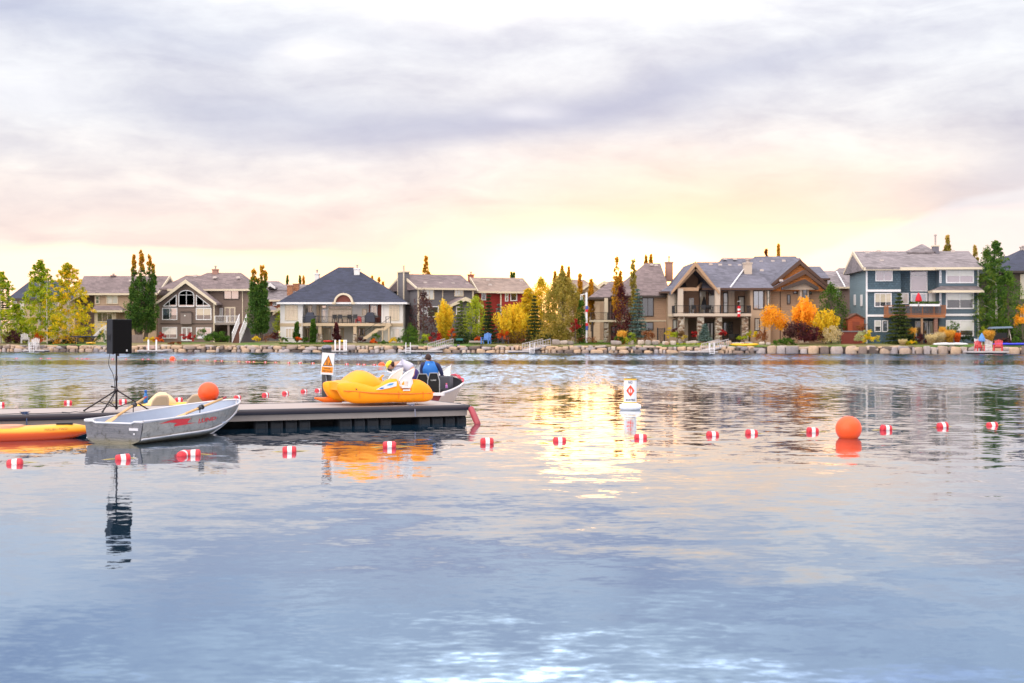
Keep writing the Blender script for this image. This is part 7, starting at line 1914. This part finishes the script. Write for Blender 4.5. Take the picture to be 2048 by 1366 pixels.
def wrap(vs, fs, w, zc, hgt, mat, name, off=.006, a0=0):
    """lay flat shapes (x in -.5...5, y 0..1) round the cylinder, centred on the side facing the camera"""
    out = []
    for x, y in vs:
        a = -math.pi/2 + a0 + x*w/rb_; out.append(((rb_+off)*math.cos(a), (rb_+off)*math.sin(a), zc + y*hgt))
    return MB().add(out, fs).build(name, mat, bu)
def norm_text(s_):
    tv, tf = text_mesh(s_, .02); x0, x1 = min(v[0] for v in tv), max(v[0] for v in tv); y0, y1 = min(v[1] for v in tv), max(v[1] for v in tv)
    return [((x-x0)/(x1-x0)-.5, (y-y0)/(y1-y0)) for x, y in tv], tf
a0 = math.atan2((1260.5-CX)/F, 1) * -1
tv, tf = norm_text("NO"); wrap(tv, tf, 8.5*k, Z(767, Yb), 5.5*k, TXT_D, 'lettering', a0=-a0*0 - .08)
tv, tf = norm_text("BOATING"); wrap(tv, tf, 20*k, Z(801.5, Yb), 4.2*k, TXT_D, 'lettering', a0=-.02)
OD = M('diamond_orange', (.85, .06, .01), .5)
def quad_grid(pts):                               # polygon as given, faces one ngon
    return pts, [tuple(range(len(pts)))]
def diamond(r1, r2):
    o = [(0, 1), (.5, .5), (0, 0), (-.5, .5)]
    sub = []
    for i in range(4):
        a, b = o[i], o[(i+1) % 4]
        for t in (0, .25, .5, .75): sub.append((a[0]+(b[0]-a[0])*t, a[1]+(b[1]-a[1])*t))
    return sub
D = diamond(1, 1); m_ = len(D)
inner = [(x*.56, .5+(y-.5)*.56) for x, y in D]
wrap(D + inner, [(i, (i+1) % m_, (i+1) % m_ + m_, i+m_) for i in range(m_)], 17*k, Z(792.5, Yb), 23*k, OD, 'diamond_mark', a0=-.06)
wrap([(-.045, .2), (.045, .2), (.045, .8), (-.045, .8), (-.3, .46), (.3, .46), (.3, .54), (-.3, .54)], [(0, 1, 2, 3), (4, 5, 6, 7)], 17*k, Z(792.5, Yb), 23*k, OD, 'diamond_cross', .0075, a0=-.06)

# ---- black pile with warning sign
Yp = 34.9; kp = Yp/F
pi_ = thing('mooring_pile', 'black mooring pile with domed cap behind the pedal boat', 'pile', (X(653.5, Yp), Yp, -.9))
PB = M('pile_black', (.009, .007, .010), .45, var=.3); rp = 9.8*kp
MB().lathe([(rp, 0), (rp, Z(695, Yp)+.9)], 0, 0, 28).build('post', PB, pi_, True)
MB().lathe([(rp*1.06, Z(697, Yp)+.9), (rp*1.06, Z(695.5, Yp)+.9), (rp*.98, Z(693.3, Yp)+.9), (rp*.75, Z(691.4, Yp)+.9), (rp*.3, Z(690.3, Yp)+.9), (.002, Z(690, Yp)+.9)], 0, 0, 28).build('cap', M('cap_glossy', (.16, .15, .19), .2, .5), pi_, True)
mb = MB(); mb.tube([(-.02, -rp-.008, Z(770, Yp)+.9), (.01, -rp-.01, Z(760, Yp)+.9), (-.01, -rp-.008, Z(748, Yp)+.9)], .007, 6).tube([(.0, -rp-.012, Z(762.5, Yp)+.9), (.05, -rp-.004, Z(762, Yp)+.9)], .006, 6).build('chain', M('chain_grey', (.35, .36, .42), .4, .6), pi_)
sg = thing('warning_sign', 'white warning sign with orange triangle strapped to the black pile', 'sign', (X(654, Yp-.16), Yp-.18, Z(749, Yp)))
w_, h_ = 12.2*kp, (749-705.5)*kp
SGW = M('sign_white', (.76, .74, .76), .5, var=.03); SGO = M('sign_orange', (.88, .28, .01), .5); SGK = M('sign_black', (.02, .02, .02), .6)
bevel(MB().box(-w_, w_, -.006, .006, 0, h_).build('panel', SGW, sg), .004)
T = [(-w_*.80, h_*.40), (w_*.84, h_*.40), (0.01, h_*.90)]
MB().prism(T, -.010, -.005).build('triangle_border', SGK, sg)
c_ = (sum(t[0] for t in T)/3, sum(t[1] for t in T)/3)
MB().prism([(c_[0]+(x-c_[0])*.80, c_[1]+(z-c_[1])*.80) for x, z in T], -.014, -.009).build('triangle', SGO, sg)
MB().box(-w_*.90, w_*.90, -.010, -.005, h_*.10, h_*.36).build('text_panel', SGO, sg)
def flat_text(s_, xc, z0, w, hh, y, mat, parent, name='lettering'):
    tv, tf = norm_text(s_); MB().add([(xc + x*w, y, z0 + yv*hh) for x, yv in tv], tf).build(name, mat, parent)
flat_text("DANGER", 0, h_*.25, w_*1.1, h_*.07, -.0125, SGK, sg); flat_text("DEEP WATER", 0, h_*.13, w_*1.5, h_*.07, -.0125, SGK, sg)
# swimmer pictogram strokes
mb = MB(); mb.box(-.035, -.022, -.017, -.0135, h_*.45, h_*.66).box(-.005, .008, -.017, -.0135, h_*.45, h_*.74).box(.03, .043, -.017, -.0135, h_*.45, h_*.56).box(.05, .062, -.017, -.0135, h_*.45, h_*.58).build('pictogram', SGK, sg)
sg.rotation_euler = (0, R(4), R(8))

# ---- motor boat with two people
MBO = Vector((X(823, 36.2), 36.2, 0)); mbr = thing('motor_boat', 'open aluminium motor boat with black seats moored beyond the dock', 'motor boat', MBO, R(90-7))
ML = 5.0
def mst(s):
    t = s/ML; gb = .80 + .06*math.sin(min(1, t/.5)*1.57) if t < .5 else .86*max(0, 1-((t-.5)/.5)**2.4)**.75
    return max(gb, .015), .46 + .30*t**1.7, max(gb*.74, .01)*(1 if t < .5 else 1-.35*((t-.5)/.5)), .04 + .42*max(0, (t-.5)/.5)**2.2, -.18 + .55*max(0, (t-.65)/.35)**2
mss = [ML*q for q in (0, .1, .2, .3, .4, .5, .6, .68, .75, .82, .88, .93, .97, 1)]
def msk(s, i=0):
    gb, gz, cb_, cz, kz = mst(s); return [(s, gb-i, gz), (s, cb_-i, cz), (s, cb_*.5, (cz+kz)/2+i), (s, 0, kz+i), (s, -cb_*.5, (cz+kz)/2+i), (s, -cb_+i, cz), (s, -gb+i, gz)]
for nm, i, m_, fl in (('hull', 0, M('boat_cream', (.66, .44, .31), .45, .0), False), ('inner_skin', .04, M('boat_inside', (.008, .007, .011), .8, spec=.2), True)):
    vs = [p for s in mss for p in msk(s, i)]; fs = []
    for a in range(len(mss)-1):
        for j in range(6):
            q = (a*7+j, a*7+j+1, (a+1)*7+j+1, (a+1)*7+j); fs.append(q[::-1] if fl else q)
    smooth_by_angle(MB().add(vs, fs).build(nm, m_, mbr), 40)
tq = msk(0); MB().add([(-.02, y, z) for _, y, z in tq] + [(.03, y, z) for _, y, z in tq], [tuple(range(7)), tuple(range(13, 6, -1))] + [(i, (i+1) % 7, (i+1) % 7+7, i+7) for i in range(7)]).build('transom', M('boat_red', (.18, .012, .02), .5), mbr)
for sg_ in (1, -1): smooth_by_angle(MB().tube([(s, sg_*mst(s)[0], mst(s)[1]+.01) for s in mss], .028, 8).build('gunwale', M('gunwale_pale', (.74, .66, .66), .4), mbr), 60)
MB().box(.05, 3.6, -.7, .7, -.02, .03).build('floor', M('boat_inside', None), mbr)
MB().box(-.10, .10, -.84, .84, .40, .47).build('transom_cap', M('gunwale_pale', None), mbr)
SB = M('boat_seat_black', (.008, .008, .009), .55, spec=.25)
def bseat(s, y, h0=.35, hgt=.52, w=.24):
    mb = MB(); mb.prism([(-w, h0), (w, h0), (w, h0+hgt*.62), (w*.62, h0+hgt), (-w*.62, h0+hgt), (-w, h0+hgt*.62)], -.05, .06)
    for i in range(len(mb.v)): a, b, c = mb.v[i]; mb.v[i] = (s + b, y + a, c)
    o = bevel(mb.build('seat_back', SB, mbr), .025)
    m2 = MB(); q = [(-w, h0), (-w, h0+hgt*.62), (-w*.62, h0+hgt), (w*.62, h0+hgt), (w, h0+hgt*.62), (w, h0)]
    m2.tube([(s-.055, y+a, b) for a, b in q], .012, 6).build('seat_piping', M('piping_grey', (.35, .35, .36), .5), o)
    MB().box(s+.02, s+.50, y-w, y+w, h0-.02, h0+.10).build('seat_cushion', SB, mbr)
    MB().tube([(s+.25, y, .02), (s+.25, y, h0)], .05, 8).build('seat_post', PIPE, mbr)
    return o
def mb_local(px, py, s):                          # which local y puts something at px when at station s
    c, sn = math.cos(mbr.rotation_euler.z), math.sin(mbr.rotation_euler.z); u = (px-CX)/F
    y = (MBO.x + s*c - u*(MBO.y + s*sn)) / (sn + u*c); Yd = MBO.y + s*sn + y*c
    return y, Z(py, Yd)
y_, z_ = mb_local(868, 746, .55); so = bseat(.55, y_, z_-.52, .52, .155)
tv, tf = norm_text("LUND"); MB().add([(.55-.075, y_ - x*.14, z_-.20 + yv*.035) for x, yv in tv], tf).build('lettering', M('letter_grey', (.5, .5, .5), .5), so)
y_, z_ = mb_local(846, 748, 1.2); bseat(1.2, y_, z_-.50, .50, .17)
y_, z_ = mb_local(889.5, 752, 2.0); bevel(MB().box(2.0, 2.6, y_-.13, y_+.15, .03, z_).build('console', M('console_grey', (.06, .06, .08), .5), mbr), .03)
ya, za = mb_local(876, 753, 2.2); yb, zb_ = mb_local(901, 754, 2.2); zt_ = mb_local(894, 727, 2.4)[1]
ws = MB().tube([(2.2, yb, za), (2.45, yb*.95+ya*.05, zt_-.02)], .012, 6).tube([(2.45, yb*.95+ya*.05, zt_-.02), (2.45, ya, zt_-.18)], .010, 6).tube([(2.2, ya, za), (2.45, ya, zt_-.18)], .012, 6).build('windshield_frame', PIPE, mbr)
WG, gg, out = newmat('windshield_glass'); tb = gg.n('ShaderNodeBsdfTransparent'); gs = gg.n('ShaderNodeBsdfGlossy'); gs.inputs['Roughness'].default_value = .03; mx = gg.n('ShaderNodeMixShader'); mx.inputs[0].default_value = .3
gg.put(mx.inputs[1], tb.outputs[0]); gg.put(mx.inputs[2], gs.outputs[0]); gg.put(out.inputs[0], mx.outputs[0])
MB().add([(2.2, ya, za), (2.2, yb, za), (2.45, yb*.95+ya*.05, zt_-.02), (2.45, ya, zt_-.18)], [(0, 1, 2, 3)]).build('windshield', WG, mbr)
ya2, za2 = mb_local(776, 740, 2.0); yb2, zb2 = mb_local(806, 752, 1.4)
MB().bar((2.0, ya2, za2), (1.4, yb2, zb2), .06, .08).build('side_rail', M('gunwale_pale', None), mbr); MB().bar((2.02, ya2+.01, za2+.02), (1.8, mb_local(786, 744.5, 1.8)[0], mb_local(786, 743, 1.8)[1]+.02), .07, .05).build('rail_grip', SB, mbr)
# red life lines and odds at the bow
mb = MB(); P_ = [(s, -mst(s)[0]*.99, mst(s)[1]+.05 + .03*math.sin(s*9)) for s in np.linspace(3.0, 4.7, 14)]; mb.tube(P_, .022, 6); mb.tube([(s, y+.08, z+.03) for s, y, z in P_[4:]], .02, 6)
r2 = mb.build('red_rope', M('rope_red', (.62, .06, .10), .8), mbr, True)
y_, z_ = mb_local(893, 776.5, 1.3); lw = mbr.matrix_basis @ Vector((1.3, y_, 0))
c, sn = math.cos(mbr.rotation_euler.z), math.sin(mbr.rotation_euler.z)
bx, by = MBO.x + 1.3*c - y_*sn, MBO.y + 1.3*sn + y_*c
r = thing('bottle', 'pink drinks bottle standing by the starboard side of the motor boat', 'bottle', (bx, by, z_))
MB().lathe([(.026, 0), (.030, .01), (.030, .07), (.02, .095)], 0, 0, 12).build('body', M('bottle_lilac', (.45, .18, .50), .3), r, True); MB().lathe([(.02, .095), (.02, .13), (.012, .135)], 0, 0, 12).build('cap', M('cap_pink', (.70, .10, .15), .4), r, True)

# ---- people
SKIN = M('skin', (.52, .27, .18), .55, var=.06); HAIR = M('hair_dark', (.035, .015, .012), .8)
def skinned(name, verts, edges, radii, mat, parent, root=0, sub=2, flat=None):
    me = bpy.data.meshes.new(name); me.from_pydata([tuple(v) for v in verts], edges, [])
    o = bpy.data.objects.new(name, me); COL.objects.link(o)
    md = o.modifiers.new('skin', 'SKIN')
    for i, v in enumerate(me.skin_vertices[0].data):
        r_ = radii[i]; v.radius = r_ if isinstance(r_, tuple) else (r_, r_); v.use_root = (i == root)
    s_ = o.modifiers.new('sub', 'SUBSURF'); s_.levels = sub; s_.render_levels = sub
    dg = bpy.context.evaluated_depsgraph_get(); nm = bpy.data.meshes.new_from_object(o.evaluated_get(dg))
    bpy.data.objects.remove(o); bpy.data.meshes.remove(me)
    nm.name = name; nm.materials.clear(); nm.materials.append(mat)
    nm.polygons.foreach_set('use_smooth', [True]*len(nm.polygons))
    o = bpy.data.objects.new(name, nm); COL.objects.link(o); o.parent = parent
    return o
def hand(root_p, dirv, palm_n, parent, s=1.0, curl=.5):
    """palm and five bent fingers as one skinned mesh"""
    dv = Vector(dirv).normalized(); pn = Vector(palm_n).normalized(); sd = dv.cross(pn).normalized(); p0 = Vector(root_p)
    V = [p0, p0 + dv*.045*s, p0 + dv*.085*s]; E = [(0, 1), (1, 2)]; Rr = [(.026*s, .017*s), (.036*s, .016*s), (.038*s, .014*s)]
    for k, (off, L) in enumerate(((-.030, .062), (-.010, .074), (.010, .070), (.029, .055))):
        b = p0 + dv*.088*s + sd*off*s; V.append(b); E.append((2, len(V)-1)); Rr.append(.0095*s)
        a1 = curl*.7; q = b + (dv*math.cos(a1) - pn*math.sin(a1))*L*.5*s; V.append(q); E.append((len(V)-2, len(V)-1)); Rr.append(.0088*s)
        a2 = curl*1.6; q2 = q + (dv*math.cos(a2) - pn*math.sin(a2))*L*.5*s; V.append(q2); E.append((len(V)-2, len(V)-1)); Rr.append(.0075*s)
    t0 = p0 + dv*.03*s - sd*.034*s; V.append(t0); E.append((1, len(V)-1)); Rr.append(.012*s)
    t1 = t0 + (dv*.7 - sd*.7)*.032*s; V.append(t1); E.append((len(V)-2, len(V)-1)); Rr.append(.010*s)
    t2 = t1 + (dv*.95 - sd*.2 - pn*.3)*.028*s; V.append(t2); E.append((len(V)-2, len(V)-1)); Rr.append(.0085*s)
    return skinned('hand', V, E, Rr, SKIN, parent, 0, 1)
def head(parent, c, face, up=(0, 0, 1), s=1.0):
    """head with brow, nose, jaw, ears; face = direction looked at"""
    f_ = Vector(face).normalized(); u = (Vector(up) - f_*Vector(up).dot(f_)).normalized(); sd = f_.cross(u); mb = MB(); rg = []
    for k in range(1, 16):
        a = math.pi*k/16; z = -math.cos(a)*.118; r_ = math.sin(a)
        row = []
        for j in range(20):
            t = 2*math.pi*j/20; cx_, sy_ = math.cos(t), math.sin(t)
            fw = .098*r_; sw = .076*r_
            if z < -.02: sw *= 1 + (z+.02)*2.2; fw *= 1 + (z+.02)*.9
            q = cx_*fw; 
            if cx_ > .85: q += .020*math.exp(-((z+.01)/.022)**2) - .004*math.exp(-((z-.02)/.012)**2)
            row.append(Vector(c) + (f_*q + sd*sy_*sw + u*z)*s)
        rg.append(row)
    mb.loft(rg)
    for sgn in (-1, 1):
        e = Vector(c) + (sd*.077*sgn - f_*.005)*s
        mb.loft([[e + (f_*math.cos(2*math.pi*j/8)*.016*w_ + u*math.sin(2*math.pi*j/8)*.030*w_ + sd*sgn*h_)*s for j in range(8)] for w_, h_ in ((.7, -.01), (1, .004), (.8, .012))])
    return mb.build('head', SKIN, parent, True)
# seated man in blue vest, seen from behind, turned a little right
Yv = 38.3; kv = Yv/F
def pv(px, py, dy=0): Y = Yv + dy; return Vector((X(px, Y), Y, Z(py, Y)))
base = pv(862, 770); man = thing('person', 'man in bright blue life vest seated with his back turned in the motor boat', 'person', base)
q = lambda *a: pv(*a) - base
NAV = M('jacket_navy', (.018, .020, .075), .8); VST = M('vest_blue', (.015, .16, .55), .65, var=.1); PANT = M('trousers_dark', (.02, .02, .035), .9)
V = [q(862, 766), q(862, 755), q(861, 742), q(860, 731), q(858.5, 724), q(857.5, 717),      # 0-5 spine
     q(845.5, 729), q(842.5, 742), q(845, 755, -.08), q(848, 760, .18),                    # left arm
     q(875, 729), q(882.5, 743), q(885, 754, .05), q(880, 758, .28),                       # right arm
     q(854, 767, .1), q(852, 768, .50), q(852, 795, .55), q(871, 767, .1), q(873, 768, .50), q(873, 795, .55)]
E = [(0, 1), (1, 2), (2, 3), (3, 4), (4, 5), (3, 6), (6, 7), (7, 8), (8, 9), (3, 10), (10, 11), (11, 12), (12, 13), (0, 14), (14, 15), (15, 16), (0, 17), (17, 18), (18, 19)]
Rr = [(.17, .13), (.16, .12), (.17, .12), (.15, .11), (.06, .06), (.05, .05), .072, .055, .045, .034, .072, .058, .046, .034, .10, .075, .05, .10, .075, .05]
body = skinned('body', V, E, Rr, NAV, man)
V = [q(862, 764), q(862, 755), q(861, 743), q(860, 732.5), q(859.5, 726), q(849.5, 728), q(870.5, 728)]
vest = skinned('life_vest', V, [(0, 1), (1, 2), (2, 3), (3, 4), (3, 5), (3, 6)], [(.20, .17), (.215, .18), (.235, .20), (.235, .205), (.14, .14), (.10, .12), (.10, .12)], VST, man)
mb = MB(); mb.loft([[q(861.5, py) + Vector((w*math.cos(t), .17*math.sin(t), 0)) for t in [2*math.pi*j/24 for j in range(24)]] for w, py in ((.212, 743.5), (.216, 743), (.216, 742), (.212, 741.5))]); mb.build('vest_strap', M('strap_teal', (.05, .22, .50), .6), vest, True)
head(man, q(857, 717.4), Vector((.35, .94, -.25)), s=.97)
hc = q(857, 716.0)
mb = MB(); mb.ball(hc + Vector((-.008, -.014, .014)), .086, .098, .100, n=12); mb.build('hair', HAIR, man, True)
hand(q(848.5, 760.5, .2), Vector((.1, .9, -.1)), Vector((0, 0, 1)), man); hand(q(879.5, 758.5, .3), Vector((-.3, .9, -.1)), Vector((0, 0, 1)), man)
MB().lathe([(.012, 0), (.012, .002)], 0, 0, 6).build('vest_badge', M('badge_pale_blue', (.35, .6, .8), .5), vest)
bd = [c_ for c_ in vest.children if c_.name.startswith('vest_badge')][0]; bd.location = q(857.5, 728.5) + Vector((0, -.14, 0)); bd.rotation_euler = (R(90), 0, 0); bd.scale = (2, 2, 2)

# bending man, facing left
Yn = 37.6
def pn_(px, py, dy=0): Y = Yn + dy; return Vector((X(px, Y), Y, Z(py, Y)))
base = pn_(826, 800); man2 = thing('person', 'man in yellow cap and pale shirt bending over in the motor boat', 'person', base)
q = lambda *a: pn_(*a) - base
SHT = M('shirt_lilac', (.52, .50, .62), .8, var=.06); SHO = M('shorts_purple', (.035, .015, .12), .8)
V = [q(829, 744), q(822, 738), q(812, 732), q(802, 728.5), q(795, 727.5), q(789, 728), q(784.5, 728.5),       # pelvis, spine, neck, head base
     q(797, 735, -.17), q(798, 748, -.20), q(803, 758, -.16),                # near arm down
     q(798, 734, .18), q(801, 747, .22), q(807, 756, .18),                    # far arm
     q(829, 752, -.12), q(832, 768, -.13), q(829, 792, -.12), q(825, 796, -.14),            # near leg
     q(829, 752, .12), q(833, 768, .13), q(830, 792, .12), q(826, 796, .14)]
E = [(0, 1), (1, 2), (2, 3), (3, 4), (4, 5), (5, 6), (4, 7), (7, 8), (8, 9), (4, 10), (10, 11), (11, 12), (0, 13), (13, 14), (14, 15), (15, 16), (0, 17), (17, 18), (18, 19), (19, 20)]
Rr = [(.16, .14), (.16, .13), (.165, .125), (.16, .11), (.11, .09), (.058, .058), (.05, .05), .07, .045, .034, .07, .045, .034, .10, .07, .045, .04, .10, .07, .045, .04]
skinned('body', V, E, Rr, SKIN, man2)
shirt = skinned('shirt', [q(824, 739.5), q(818, 735), q(810, 731.5), q(802, 728.8), q(793, 728.2), q(797, 735.5, -.17), q(797.8, 743.5, -.19), q(798, 734, .18), q(800.5, 743, .20)], [(0, 1), (1, 2), (2, 3), (3, 4), (4, 5), (5, 6), (4, 7), (7, 8)],
        [(.185, .16), (.185, .155), (.19, .15), (.19, .155), (.165, .145), .10, .088, .10, .088], SHT, man2)
skinned('shorts', [q(824.5, 741), q(830, 745), q(830.5, 753, -.12), q(832.5, 764, -.13), q(830.5, 753, .12), q(833.5, 764, .13)], [(0, 1), (1, 2), (2, 3), (1, 4), (4, 5)], [(.185, .165), (.19, .17), .125, .11, .125, .11], SHO, man2)
head(man2, q(781.5, 731), Vector((-.62, 0, -.78)), up=(-.78, 0, .62), s=.97)
hc = q(781.5, 731)
mb = MB(); mb.ball(hc + Vector((.03, 0, .03)), .095, .088, .085, n=10); mb.build('hair', HAIR, man2, True)
CPY = M('cap_yellow', (.80, .62, .03), .7)
mb = MB(); u_ = Vector((-.78, 0, .62)); f_ = Vector((-.62, 0, -.78)); sd_ = Vector((0, 1, 0)); rg = []
for w, h_ in ((.102, .025), (.104, .05), (.098, .085), (.075, .115), (.035, .13), (.004, .133)):
    rg.append([hc + u_*h_ + f_*math.cos(t)*w*1.08 + sd_*math.sin(t)*w*.92 for t in [2*math.pi*j/18 for j in range(18)]])
mb.loft(rg); cp_ = mb.build('cap', CPY, man2, True)
mb = MB(); mb.hexa([hc+u_*.025+f_*.08-sd_*.07, hc+u_*.02+f_*.19-sd_*.045, hc+u_*.02+f_*.19+sd_*.045, hc+u_*.025+f_*.08+sd_*.07, hc+u_*.04+f_*.08-sd_*.07, hc+u_*.032+f_*.19-sd_*.045, hc+u_*.032+f_*.19+sd_*.045, hc+u_*.04+f_*.08+sd_*.07]); bevel(mb.build('cap_brim', CPY, cp_), .01)
hand(q(803.5, 758.5, -.16), Vector((.35, 0, -.9)), Vector((.9, 0, .35)), man2, curl=.8); hand(q(807.5, 756.5, .18), Vector((.35, 0, -.9)), Vector((.9, 0, .35)), man2, curl=.8)
